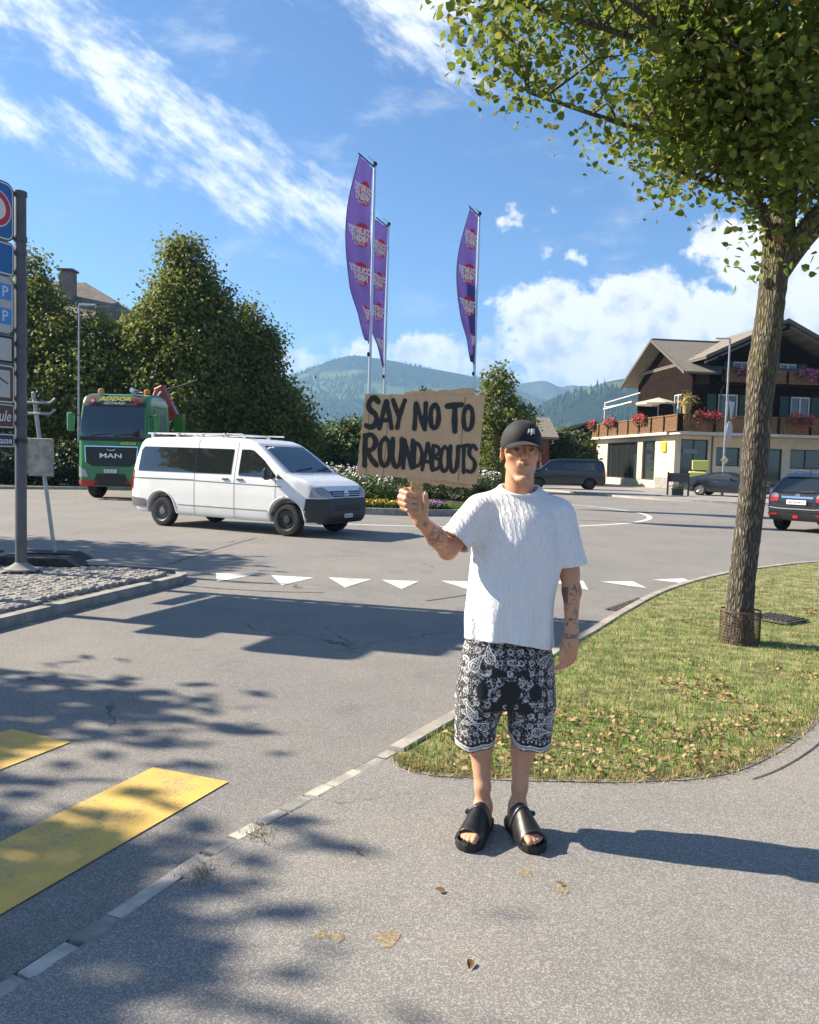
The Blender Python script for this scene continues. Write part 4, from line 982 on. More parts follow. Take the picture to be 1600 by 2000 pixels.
# hand-painted letters: strokes in a 0..1 x 0..1 cell
GLY = {'S': [[(.92, .86), (.62, .99), (.25, .88), (.16, .70), (.36, .56), (.68, .46), (.84, .28), (.66, .08), (.34, .02), (.02, .06)]],
       'A': [[(.02, .0), (.28, .55), (.48, .97)], [(.52, .97), (.74, .5), (.95, .02)], [(.26, .30), (.78, .30)]], 'Y': [[(.02, .98), (.48, .45)], [(.98, .98), (.62, .5), (.42, .02)]],
       'N': [[(.06, .0), (.14, .97)], [(.16, .95), (.5, .5), (.84, .05)], [(.90, .0), (.93, .98)]], 'O': [[(.5, .98), (.18, .82), (.08, .5), (.2, .14), (.5, .02), (.82, .16), (.93, .5), (.82, .84), (.5, .98)]],
       'T': [[(.0, .90), (.5, .94), (1., .97)], [(.55, .92), (.56, .4), (.60, .0)]], 'R': [[(.12, .0), (.12, .97)], [(.12, .94), (.55, 1.), (.88, .8), (.7, .55), (.2, .48)], [(.3, .48), (.6, .22), (.98, .02)]],
       'U': [[(.08, .98), (.08, .35), (.3, .04), (.62, .03), (.86, .3), (.92, .98)]], 'D': [[(.12, .02), (.12, .97)], [(.12, .95), (.6, .86), (.92, .5), (.7, .15), (.12, .04)]],
       'B': [[(.12, .02), (.12, .97)], [(.12, .95), (.7, .92), (.8, .7), (.2, .53)], [(.2, .53), (.85, .42), (.85, .14), (.12, .04)]]}
def stroke(P, wdt, yoff):
    P = resample(smooth_line(P, 5), step=.004); n = len(P); L = offset_line(P, -wdt / 2); Q = offset_line(P, wdt / 2); V = []; F = []
    wob = 1 + .10 * np.sin(np.arange(n) * .35 + P[0, 0] * 90)
    L = P + (L - P) * wob[:, None]; Q = P + (Q - P) * wob[:, None]
    pts = list(L) + list(Q[::-1]); 
    for i in range(n): V += [L[i], Q[i]]
    F = [(2 * i, 2 * i + 1, 2 * i + 3, 2 * i + 2) for i in range(n - 1)]
    for c_, sgn, base in ((P[0], -1, 0), (P[-1], 1, 2 * (n - 1))):
        k0 = len(V); V.append(c_); d_ = (P[1] - P[0]) if sgn < 0 else (P[-1] - P[-2]); a0 = math.atan2(d_[1], d_[0]) + (math.pi if sgn < 0 else 0)
        for k in range(9): a = a0 - math.pi / 2 + math.pi * k / 8; V.append(c_ + wdt / 2 * np.array([math.cos(a), math.sin(a)]) * .98)
        F += [(k0, k0 + 1 + k, k0 + 2 + k) for k in range(8)]
    V = np.array(V); yy = yoff + .004 * np.sin(V[:, 0] * 9 + 1) + .002 * np.sin(V[:, 1] * 14 + V[:, 0] * 5)
    return np.c_[V[:, 0], yy, V[:, 1]] - PO, F
# each letter: glyph, x centre, z bottom, width, height in metres on the board
LET = [('S', -0.157, 1.765, 0.0488, 0.1197, 0.0215), ('A', -0.104, 1.763, 0.053, 0.1117, 0.0181), ('Y', -0.054, 1.765, 0.0488, 0.114, 0.0181), ('N', 0.032, 1.765, 0.0488, 0.1049, 0.0181), ('O', 0.089, 1.768, 0.0382, 0.0969, 0.0192), ('T', 0.166, 1.761, 0.0551, 0.1083, 0.0226), ('O', 0.222, 1.765, 0.0424, 0.098, 0.0181), ('R', -0.163, 1.614, 0.0551, 0.1231, 0.0203), ('O', -0.105, 1.614, 0.0466, 0.114, 0.0181), ('U', -0.056, 1.612, 0.0424, 0.114, 0.0181), ('N', -0.012, 1.61, 0.0403, 0.1117, 0.0169), ('D', 0.028, 1.61, 0.0382, 0.1049, 0.0147), ('A', 0.066, 1.604, 0.0424, 0.1083, 0.0147), ('B', 0.1, 1.6, 0.0339, 0.1049, 0.0136), ('O', 0.134, 1.598, 0.036, 0.1026, 0.0147), ('U', 0.171, 1.598, 0.036, 0.1049, 0.0158), ('T', 0.207, 1.598, 0.0424, 0.1117, 0.0147), ('S', 0.243, 1.598, 0.036, 0.1094, 0.0158)]
lc = 0
for ch, xc, zb, w_, h_, bw in LET:
    V, F, n = [], [], 0
    for P in GLY[ch]:
        P = np.array(P) * [w_, h_] + [xc - w_ / 2, zb]; lc += 1
        v_, f_ = stroke(P, bw, 3.2700 - (lc % 5) * .0003); V.append(v_); F += [tuple(i + n for i in q) for q in f_]; n += len(v_)
    mesh('letter', np.concatenate(V), F, INK, plac)
# ------------------------------------------------------------------ vegetation
def leafmat(name, c1, c2, c3, trans=.35, rough=.55):
    """leaf colour varies leaf by leaf through a per-face attribute"""
    m = bpy.data.materials.new(name); m.use_nodes = True; t = m.node_tree; b = t.nodes['Principled BSDF']; MATS[name] = m
    a = t.nodes.new('ShaderNodeAttribute'); a.attribute_name = 'Col'; r_, g_, b_ = [X(t, o) for o in t.nodes.new('ShaderNodeSeparateColor').outputs]
    t.links.new(a.outputs['Color'], r_.s.node.inputs[0])
    c = mixc(t, r_, c1, c2); c = mixc(t, g_.ramp(.78, .9), c, c3)
    t.links.new(c, b.inputs['Base Color']); b.inputs['Roughness'].default_value = rough; b.inputs['Specular IOR Level'].default_value = .3
    tr = t.nodes.new('ShaderNodeBsdfTranslucent'); t.links.new(mixc(t, .35, c, (.22, .26, .03)), tr.inputs[0]); ms = t.nodes.new('ShaderNodeMixShader'); ms.inputs[0].default_value = trans
    t.links.new(b.outputs[0], ms.inputs[1]); t.links.new(tr.outputs[0], ms.inputs[2]); t.links.new(ms.outputs[0], t.nodes['Material Output'].inputs[0]); return m
def leaves(name, P, N, size, mat, parent, rg, shape='lime', aspect=.85, tint=None):
    """many separate leaf blades; P centres, N rough facing, one folded blade each"""
    n = len(P)
    N = N / (np.linalg.norm(N, axis=1)[:, None] + 1e-9)
    a = rg.normal(size=(n, 3)); T = np.cross(N, a); T /= np.linalg.norm(T, axis=1)[:, None] + 1e-9; B = np.cross(N, T)
    s = size * rg.uniform(.65, 1.25, n)
    if shape == 'lime':
        tpl = np.array([(0, 0, 0), (-.5, .22, .10), (-.42, .62, .10), (0, 1.05, 0), (.42, .62, .10), (.5, .22, .10), (0, .5, -.02)]); tpl[:, 1] -= .5
        f = np.array([(0, 6, 1, 1), (1, 6, 2, 2), (2, 6, 3, 3), (3, 6, 4, 4), (4, 6, 5, 5), (5, 6, 0, 0)])[:, :3]
    else:
        tpl = np.array([(-.5, -.05, .06), (0, -.55, 0), (.5, .05, .06), (0, .55, 0)]); f = np.array([(0, 1, 3), (1, 2, 3)])
    V = P[:, None, :] + s[:, None, None] * (tpl[None, :, 0, None] * aspect * T[:, None] + tpl[None, :, 1, None] * B[:, None] + tpl[None, :, 2, None] * N[:, None])
    k = len(tpl); F = f[None] + (np.arange(n) * k)[:, None, None]
    c = rg.random((n, 3)) if tint is None else tint
    return mesh(name, V.reshape(-1, 3), F.reshape(-1, 3), mat, parent, False, np.repeat(c, k, 0))
BARK = M('grey bark', (.10, .085, .065), .95, var=.4, vscale=14, bump=.9, bscale=30)
L_LIME = leafmat('lime leaf', (.085, .145, .024), (.21, .26, .045), (.38, .31, .06), .5)
L_DARK = leafmat('dark tree leaf', (.08, .12, .028), (.22, .235, .05), (.34, .29, .07), .45)
L_BUSH = leafmat('bush leaf', (.05, .085, .025), (.12, .165, .045), (.15, .18, .06), .3)
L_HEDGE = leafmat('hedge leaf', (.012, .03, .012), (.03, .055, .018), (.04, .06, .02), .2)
def clumpy(c, r, nclump, per, rg, spread, cond=None, shell=.55):
    """leaf points gathered in clumps that fill an ellipsoidal crown"""
    u = rg.normal(size=(nclump, 3)); u /= np.linalg.norm(u, axis=1)[:, None]; rad = rg.uniform(shell, 1., nclump) ** .6
    cen = c + u * rad[:, None] * r
    if cond is not None: ok = cond(cen); cen, u = cen[ok], u[ok]
    P = np.repeat(cen, per, 0) + rg.normal(size=(len(cen) * per, 3)) * spread * np.array([1, 1, .8])
    N = np.repeat(u, per, 0) * .8 + rg.normal(size=P.shape) * .7 + np.array([0, 0, .5])
    tint = np.repeat(rg.random((len(cen), 3)), per, 0) * .45 + rg.random((len(P), 3)) * .55
    return P, N, tint, cen
def tree(name, label, base, lobes, trunk_h, trunk_r, mat, leaf, seed, per=60, dens=1., group=None, cat='tree', shape='quad', spread=.33):
    """lobes: (dx,dy,z,rx,ry,rz,clumps) of the crown around the trunk foot"""
    rg = np.random.default_rng(seed); rr = random.Random(seed); t = thing(name, label, cat, base, group=group)
    tb = MB(); top = max(l[2] for l in lobes)
    tb.tube([(0, 0, -.1), (rr.uniform(-.05, .05), 0, trunk_h * .5), (rr.uniform(-.15, .15), rr.uniform(-.15, .15), trunk_h), (rr.uniform(-.3, .3), 0, top * .85)], [trunk_r * 1.25, trunk_r, trunk_r * .8, trunk_r * .25], 10)
    Ps, Ns, Ts = [], [], []
    for l in lobes:
        P, N, T, cen = clumpy(np.array(l[:3], float), np.array(l[3:6], float), int(l[6] * dens), per, rg, spread)
        Ps.append(P); Ns.append(N); Ts.append(T)
        for q in cen[::9]:
            a = Vector((0, 0, max(trunk_h * .8, q[2] * .55))); b_ = Vector(q); mid = (a + b_) / 2 + Vector((0, 0, .2)); tb.tube([a, mid, b_], [trunk_r * .35, trunk_r * .2, trunk_r * .05], 5, caps=False)
    tb.build('trunk', BARK, t, True)
    leaves('crown', np.concatenate(Ps), np.concatenate(Ns), leaf, mat, t, rg, shape, tint=np.concatenate(Ts))
    return t
# row of dense trees behind the lorry (metres; crowns seen from the road)
G_ = 'trees behind the green lorry'
tree('broadleaf_tree', 'tall pointed tree rising directly behind the green lorry', (-11.4, 40.5, .1), [(0, 0, 4.2, 2.9, 2.9, 2.8, 210), (.1, 0, 6.6, 2.5, 2.3, 2.3, 170), (.2, 0, 8.8, 1.75, 1.6, 1.7, 110), (.15, 0, 10.7, .75, .7, 1.3, 46), (-1.6, 0, 7.6, .9, .9, .9, 40), (1.9, -.5, 8.2, .7, .7, 1.3, 34)], 1.6, .22, L_DARK, .18, 31, 95, .78, spread=.42, group=G_)
tree('broadleaf_tree', 'broad dark tree sloping down towards the placard, right of the pointed tree', (-8.4, 43, .1), [(0, 0, 3.4, 2.8, 2.6, 2.8, 230), (-.7, 0, 6.2, 2.0, 1.9, 1.9, 130), (1.5, 0, 2.4, 1.9, 1.9, 2.0, 130), (-.4, 0, 8.1, .7, .7, 1.2, 36), (.7, 0, 7.2, .55, .55, 1.0, 24)], 1.4, .2, L_DARK, .18, 32, 95, .78, spread=.42, group=G_)
tree('broadleaf_tree', 'wide dark tree between the signpost and the pointed tree', (-16.2, 41, .1), [(0, 0, 4.4, 3.0, 2.8, 2.9, 230), (-.4, 0, 6.6, 2.1, 2.0, 1.7, 120), (1.9, 0, 3.6, 1.7, 1.7, 2.2, 110)], 1.5, .22, L_DARK, .18, 33, 95, .8, spread=.42, group=G_)
tree('broadleaf_tree', 'thin-topped tree just behind the signpost', (-19.6, 41.5, .1), [(0, 0, 4.6, 2.9, 2.8, 3.0, 220), (.6, 0, 8.0, 1.5, 1.4, 2.0, 80), (.3, 0, 10.2, .75, .7, 1.1, 22), (-2, 0, 6.5, 2, 2, 2.4, 110)], 1.5, .22, L_DARK, .18, 34, 80, spread=.42, group=G_)
# trees that stand behind and beside the roundabout
tree('broadleaf_tree', 'slim half-bare tree behind the right edge of the placard', (5.0, 47, .1), [(0, 0, 2.6, 1.7, 1.6, 1.6, 64), (-.3, 0, 4.5, 1.35, 1.3, 1.3, 40), (.9, 0, 3.9, 1.2, 1.2, 1.0, 30), (-.2, 0, 6.2, .8, .8, .9, 18), (1.4, 0, 2.2, .8, .8, .8, 18)], 2.2, .1, L_DARK, .2, 35, 46, spread=.3)
tree('conifer_tree', 'small conifer whose tip shows above the middle of the placard', (.9, 60, .1), [(0, 0, 3.2, .9, .9, 2.6, 60), (0, 0, 5.6, .5, .5, 1.1, 26)], 1., .12, L_HEDGE, .2, 36, 46, spread=.2)
def shrub(name, label, base, lobes, mat, leaf, seed, per=40, group=None, cat='bush', spread=.12, shape='quad'):
    rg = np.random.default_rng(seed); rr = random.Random(seed); t = thing(name, label, cat, base, group=group); tb = MB(); Ps, Ns, Ts = [], [], []
    for l in lobes:
        P, N, T, cen = clumpy(np.array(l[:3], float), np.array(l[3:6], float), int(l[6]), per, rg, spread, lambda q: q[:, 2] > .03, .35); Ps.append(P); Ns.append(N); Ts.append(T)
        for q in cen[::6]: tb.tube([(l[0] * .6, l[1] * .6, 0), tuple((q + np.array([l[0] * .6, l[1] * .6, 0])) / 2 + [0, 0, .08]), tuple(q)], [.03, .018, .006], 4, caps=False)
    tb.build('stems', BARK, t); leaves('foliage', np.concatenate(Ps), np.concatenate(Ns), leaf, mat, t, rg, shape, tint=np.concatenate(Ts)); return t
shrub('bush', 'large rounded grey-green bush left of the placard', (-5.6, 47, .1), [(0, 0, 1.6, 2.2, 1.8, 1.9, 170), (2.2, .6, 1.9, 2.1, 1.8, 2.0, 170), (4.3, 1, 1.7, 1.8, 1.6, 1.7, 120)], L_BUSH, .2, 41, 46, spread=.25)
shrub('bush', 'round light green bush above the dark parked van', (13.2, 68, .1), [(0, 0, 2.2, 2.3, 2.0, 2.2, 150)], L_BUSH, .26, 42, 46, spread=.28)
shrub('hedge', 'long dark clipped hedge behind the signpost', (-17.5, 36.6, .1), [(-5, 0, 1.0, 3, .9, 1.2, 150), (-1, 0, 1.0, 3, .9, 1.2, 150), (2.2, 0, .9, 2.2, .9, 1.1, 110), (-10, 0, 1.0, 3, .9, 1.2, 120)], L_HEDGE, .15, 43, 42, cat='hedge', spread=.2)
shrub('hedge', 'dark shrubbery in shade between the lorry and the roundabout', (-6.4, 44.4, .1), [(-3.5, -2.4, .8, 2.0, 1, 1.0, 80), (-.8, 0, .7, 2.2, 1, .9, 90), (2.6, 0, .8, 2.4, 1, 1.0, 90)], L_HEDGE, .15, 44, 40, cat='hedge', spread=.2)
# two more street trees outside the picture on the left: they throw the dappled shade on the crossing
tree('street_tree', 'street tree whose shade falls on the yellow crossing', (-9.9, 6.1, .0), [(0, 0, 4.6, 1.3, 1.3, .8, 22), (1.0, -1.5, 5.0, .7, .6, .4, 8), (.9, .8, 4.7, .8, .5, .3, 7), (.62, -1.73, 5.2, .45, .35, .25, 14), (1.0, -1.25, 5.2, .2, .2, .15, 3), (-.15, -2.3, 5.2, .55, .4, .3, 22)], 3.0, .16, L_DARK, .2, 51, 44, spread=.33)
tree('street_tree', 'street tree whose shade falls beside the traffic island', (-13.6, 14.6, .0), [(0, 0, 5.2, 2.3, 2.0, 1.7, 110)], 3.0, .17, L_DARK, .22, 52, 40, spread=.3)

# ---- the lime tree on the lawn
LT = (3.11, 7.56, .03)
lime = thing('lime_tree', 'lime tree with rough mossy trunk growing on the lawn beside the person', 'tree', LT)
tr_pts = smooth_line([(0, 0, -.1), (.0, 0, .12), (-.005, 0, .5), (.03, 0, 1.1), (.05, .0, 1.6), (.06, 0, 2.1), (.085, .0, 2.6), (.12, .0, 3.0), (.16, .02, 3.55), (.22, .05, 4.1), (.32, .05, 5.0), (.34, .05, 6.2), (.42, .05, 8.0), (.4, .05, 9.2)], 8)
zr = np.interp(tr_pts[:, 2], [-.1, .12, .5, 1.5, 2.2, 2.6, 2.9, 3.3, 3.7, 4.2, 6, 9.2], [.162, .132, .114, .106, .108, .124, .118, .116, .132, .10, .065, .02])
nk_ = 40; th = np.linspace(0, 2 * math.pi, nk_, endpoint=False); tz = resample(np.c_[tr_pts, zr], step=.035); V = []
ridge = lambda a, z: np.abs(np.sin(a * 9 + .9 * np.sin(z * 5) + 1.2 * np.sin(z * 2.2 + a)))
for x0, y0, z0, r0 in tz:
    rad = r0 * (1 + .055 * (1 - ridge(th, z0)) * (1 if z0 < 4.2 else .4) + .05 * np.sin(th * 2 + z0 * 1.3) + .035 * np.sin(th * 3 - z0 * 2.1))
    V.append(np.stack([x0 + rad * np.cos(th), y0 + rad * np.sin(th), np.full(nk_, z0)], 1))
V = np.concatenate(V); V += np.stack([vnoise(V, 22, 1), vnoise(V, 22, 2), vnoise(V, 22, 3)], 1) * .006
n = len(tz); F = np.array([(i * nk_ + k, i * nk_ + (k + 1) % nk_, (i + 1) * nk_ + (k + 1) % nk_, (i + 1) * nk_ + k) for i in range(n - 1) for k in range(nk_)])
def bark_mat():
    m = bpy.data.materials.new('lime bark'); m.use_nodes = True; t = m.node_tree; b = t.nodes['Principled BSDF']
    ov = t.nodes.new('ShaderNodeTexCoord').outputs['Object']; x_, y_, z_ = xyz(t, ov)
    st_ = comb(t, x_, y_, z_ * .16); r1 = voro(t, st_, 52, 'DISTANCE_TO_EDGE'); n1_ = noise(t, st_, 45, 5, .65); n2_ = noise(t, ov, 6, 5, .6)
    fiss = r1.ramp(.0, .3)
    c = mixc(t, fiss, (.06, .05, .036), mixc(t, n1_.ramp(.3, .7), (.14, .118, .088), (.28, .24, .185)))
    moss = (n2_ + (z_ - 2.2) * .16).ramp(.45, .72) * .75
    c = mixc(t, moss * fiss, c, mixc(t, n1_, (.12, .115, .035), (.24, .22, .06)))
    t.links.new(c, b.inputs['Base Color']); b.inputs['Roughness'].default_value = .95
    bn = t.nodes.new('ShaderNodeBump'); bn.inputs['Strength'].default_value = 1; bn.inputs['Distance'].default_value = .02; t.links.new((fiss + n1_ * .5).s, bn.inputs['Height']); t.links.new(bn.outputs[0], b.inputs['Normal']); return m
LB = bark_mat()
lt_trunk = mesh('trunk', V, F, LB, lime, True)
cutb = MB().lathe([(0, .05), (.008, .046), (.010, .0)], 14, Matrix.Translation((.10, -.128, 3.68)) @ Matrix.Rotation(R(75), 4, 'X'), 'z'); cutb.build('branch_scar', M('cut wood', (.36, .16, .07), .9, var=.3, vscale=40), lt_trunk)
rg = np.random.default_rng(77); rr = random.Random(77)
limb_paths = [[(.17, .02, 3.35), (.5, .02, 3.8), (1.05, 0, 4.3), (1.7, .1, 5.1), (2.3, .2, 6.2)], [(.18, .0, 3.5), (.6, -.2, 4.1), (1.2, -.5, 4.5), (1.9, -.9, 5.2)], [(.17, .02, 3.7), (-.1, -.15, 3.95), (-.35, -.45, 4.45), (-.9, -.8, 4.85), (-1.5, -1.0, 5.15), (-2.1, -1.2, 5.35)],
              [(.30, .02, 4.2), (.1, .3, 4.9), (-.4, .6, 5.5), (-1.1, .9, 6.1), (-1.8, 1.1, 6.6)], [(.33, .04, 4.6), (-.1, -.4, 5.3), (-.7, -.9, 6.0), (-1.3, -1.2, 6.6)], [(.34, .05, 4.4), (.6, -.6, 5.0), (.7, -1.3, 5.4), (.8, -2.0, 5.8)], [(.35, .05, 5.0), (.9, .6, 5.8), (1.3, 1.2, 6.6)],
              [(.36, .05, 5.2), (-.2, .2, 6.2), (-.7, .3, 7.2)], [(.36, .05, 5.6), (.9, -.3, 6.6), (1.2, -.4, 7.6)], [(.28, .03, 4.0), (.1, .5, 4.4), (.0, 1.2, 4.9), (.1, 2.0, 5.6)], [(.28, .0, 3.95), (-.1, -.1, 4.12), (-.5, -.15, 4.12), (-.95, -.2, 4.25)], [(.27, .02, 4.0), (-.4, 0, 4.4), (-1.2, -.2, 4.55), (-2.2, -.4, 4.75)], [(.3, .02, 4.5), (-.6, -.3, 5.0), (-1.6, -.4, 5.3), (-2.7, -.5, 5.5)]]
lb = MB(); tips = []
def floor_z(x): return np.interp(x, [-3., -2.4, -1.9, -1.2, -.6, -.1, .35, .8, 1.5, 3], [5.1, 4.8, 4.6, 4.42, 4.2, 3.95, 3.85, 4.05, 4.25, 4.7])
for L in limb_paths:
    P = smooth_line(L, 5); n = len(P); r0 = .085 if L in limb_paths[:2] else .05
    lb.tube([tuple(p) for p in P], np.linspace(r0, .012, n), 8, caps=False)
    for k in range(4, n):
        for _ in range(2):
            d_ = rg.normal(size=3); d_[2] = d_[2] * .5 + .1; d_ /= np.linalg.norm(d_); ln = rg.uniform(.5, 1.15); e_ = P[k] + d_ * ln; m_ = P[k] + d_ * ln * .5 + np.array([0, 0, .08]); e_[2] -= .12
            if e_[2] < floor_z(e_[0] - e_[1] * .42) + .1 or e_[0] < -2.9: continue
            lb.tube([tuple(P[k]), tuple(m_), tuple(e_)], [.014, .009, .003], 4, caps=False); tips += [e_, m_, (m_ + e_) / 2]
tips = np.array(tips)
extra = np.array([.2, 0, 6.6]) + (lambda u: u / np.linalg.norm(u, axis=1)[:, None] * rg.uniform(.55, 1, (len(u), 1)))(rg.normal(size=(150, 3))) * np.array([2.7, 2.6, 2.3])
extra = extra[extra[:, 2] > 5.0 - .2 * np.abs(extra[:, 0])]
# keep the underside as in the picture: rising to the left, open to the right of the fork
cl = np.vstack([tips, extra]); 
cl = cl[(cl[:, 2] > floor_z(cl[:, 0] - cl[:, 1] * .42) + .12) & (cl[:, 0] > -3.0)]
low = np.array([(-.02, -.25, 3.75), (.05, -.2, 3.55), (-.15, -.3, 3.95), (.0, -.1, 3.9), (1.25, -.2, 3.75), (1.35, -.1, 3.95), (-2.65, -.6, 5.1), (-2.5, -.6, 4.95), (-2.3, -.6, 4.8), (-2.25, -.66, 4.68), (-2.0, -.6, 4.62), (-1.43, -.6, 4.5), (-1.2, -.5, 4.4), (-.75, -.3, 4.2), (-.5, -.3, 4.05)]); cl = np.vstack([cl, low]); AP = np.vstack([smooth_line(L, 5) for L in limb_paths])
for q in low:
    a_ = AP[np.argmin(np.linalg.norm(AP - q, axis=1) + .6 * np.abs(AP[:, 2] - q[2] - .3))]; m_ = (a_ + q) / 2 + np.array([0, 0, .1]); lb.tube([tuple(a_), tuple(m_), tuple(q), tuple(q + (q - m_) * .3)], [.016, .010, .006, .003], 5, caps=False)
lb.build('limbs', LB, lt_trunk, True)
cl = cl[(vnoise(cl, 1.5, 21) + .6 * vnoise(cl, 3.3, 22) > -.08) | (np.arange(len(cl)) >= len(cl) - len(low))]
per = 58; Pl = np.clip(rg.normal(size=(len(cl) * per, 3)), -1.9, 1.9); Pl = np.repeat(cl, per, 0) + Pl * np.array([.19, .19, .155]); 
Nl = rg.normal(size=Pl.shape) * .75 + np.array([-.2, -.25, .55]); tint = np.repeat(rg.random((len(cl), 3)), per, 0) * .4 + rg.random((len(Pl), 3)) * .6
camd = np.linalg.norm(Pl + np.array(LT) - np.array([0, 0, 1.64]), axis=1); order = np.argsort(camd)
vis_ = [i for i in order if abs((Pl[i, 0] + LT[0]) / (Pl[i, 1] + LT[1])) < .5 and (Pl[i, 2] + LT[2] - 1.64) / (Pl[i, 1] + LT[1]) < .56][:300]
mk = np.ones(len(Pl), bool); mk[vis_] = False
crown = leaves('crown', Pl[mk], Nl[mk], .072, L_LIME, lime, rg, 'lime', tint=tint[mk]); crown['kind'] = 'stuff'
proto = []
for k in range(8):
    o_ = leaves('leaf', np.zeros((1, 3)), np.array([[0., 0., 1.]]), .072, L_LIME, None, np.random.default_rng(k), 'lime', tint=np.random.default_rng(k + 50).random((1, 3))); proto.append(o_.data); bpy.data.objects.remove(o_)
for i in vis_:
    e_ = Vector(Nl[i]).to_track_quat('Z', 'Y').to_euler(); e_.rotate_axis('Z', rr.uniform(0, 6.28)); inst('leaf', rr.choice(proto), crown, tuple(Pl[i]), e_)
# hanging seed bracts that give the crown its tan flecks
nb_ = 4200; sel_ = rg.integers(0, len(cl), nb_); Pb = cl[sel_] + rg.normal(size=(nb_, 3)) * .2
leaves('bracts', Pb, rg.normal(size=(nb_, 3)) + np.array([-.5, -.6, .2]), .06, leafmat('dry bract', (.26, .21, .09), (.36, .29, .14), (.4, .33, .16), .3), lime, rg, 'quad', aspect=.35)['kind'] = 'stuff'
# wire guard round the foot of the trunk
wg = MB(); ra = .178
for z_ in np.arange(.02, .31, .028): wg.tube([(ra * math.cos(a), ra * math.sin(a), z_) for a in np.linspace(0, 2 * math.pi, 40)], .0022, 4, caps=False)
for a in np.linspace(0, 2 * math.pi, 50, endpoint=False): wg.tube([(ra * math.cos(a), ra * math.sin(a), 0.01), (ra * math.cos(a), ra * math.sin(a), .30)], .0022, 4, caps=False)
RUST = M('rusty wire', (.13, .075, .05), .8, var=.4, vscale=40)
gd = thing('trunk_guard', 'rusty wire mesh guard around the foot of the lime tree trunk', 'guard', LT); wg.build('wire_mesh', RUST, gd)
MB().lathe([(.296, ra), (.304, ra + .003), (.31, ra)], 40, None, 'z').build('rim', RUST, gd)

# ---- lawn: blades, dry leaves
lawn_base = sheet('lawn', grass_poly, .028, M('lawn soil', (.20, .18, .08), 1, var=.5, vscale=6, bump=.6, bscale=60), kind='structure')
def in_poly(P, poly):
    x, y = P[:, 0], P[:, 1]; ins = np.zeros(len(P), bool); n = len(poly)
    for i in range(n):
        x0, y0 = poly[i]; x1, y1 = poly[i - 1]; c = ((y0 > y) != (y1 > y)); ins ^= c & (x < (x1 - x0) * (y - y0) / ((y1 - y0) if y1 != y0 else 1e-9) + x0)
    return ins
def scatter(n, poly, lo, hi, rg, pw=1.):
    P = np.stack([rg.uniform(lo[0], hi[0], n), rg.uniform(lo[1], hi[1], n)], 1); P = P[in_poly(P, poly)]
    keep = rg.random(len(P)) < np.clip((5.2 / np.linalg.norm(P, axis=1)) ** pw, 0, 1); return P[keep]
def blades(P, h, wd, mat, parent, name, rg, colr, z0=.028, lean=.5):
    n = len(P); a = rg.uniform(0, 2 * math.pi, n); hh = h * rg.uniform(.5, 1.3, n); ww = wd * rg.uniform(.7, 1.3, n); ln = rg.normal(0, lean, n) * hh; la = rg.uniform(0, 2 * math.pi, n)
    V = np.zeros((n, 5, 3)); c, s = np.cos(a), np.sin(a)
    for k, (f, wf) in enumerate(((0, .5), (0, -.5), (.55, .4), (.55, -.4))):
        V[:, k, 0] = P[:, 0] + c * ww * wf + np.cos(la) * ln * f * f; V[:, k, 1] = P[:, 1] + s * ww * wf + np.sin(la) * ln * f * f; V[:, k, 2] = z0 + hh * f
    V[:, 4, 0] = P[:, 0] + np.cos(la) * ln; V[:, 4, 1] = P[:, 1] + np.sin(la) * ln; V[:, 4, 2] = z0 + hh * .9
    F = np.array([(0, 1, 3), (0, 3, 2), (2, 3, 4)])[None] + (np.arange(n) * 5)[:, None, None]
    return mesh(name, V.reshape(-1, 3), F.reshape(-1, 3), mat, parent, False, np.repeat(colr, 5, 0))
GR = M('grass blade', (.1, .15, .03), .6, attr=True, trans=.25, spec=.3)
P = scatter(330000, grass_poly, (-.1, 4.0), (8.5, 15.2), rg, 1.7); q = np.c_[P, P[:, 0] * 0]
dry = np.clip(.5 + 1.1 * vnoise(q, 1.3, 2) + .5 * vnoise(q, 4, 4), 0, 1); near_d = np.clip((4.75 - P[:, 1] + .25 * np.abs(P[:, 0] - .9)) / .8, 0, 1); dry = np.clip(dry * .34 + near_d * .6 * (rg.random(len(P)) < .6), 0, 1)
dryc = np.where(rg.random(len(P)) < dry * .75, 1, 0)[:, None]
cg = np.array([.135, .27, .032]) * rg.uniform(.6, 1.4, (len(P), 1)) * (1 - dryc) + np.array([.52, .41, .2]) * rg.uniform(.6, 1.2, (len(P), 1)) * dryc
tag(blades(P, .034, .0045, GR, None, 'grass', rg, cg), 'short lawn grass with dry straw patches under the lime tree', 'grass', kind='stuff')
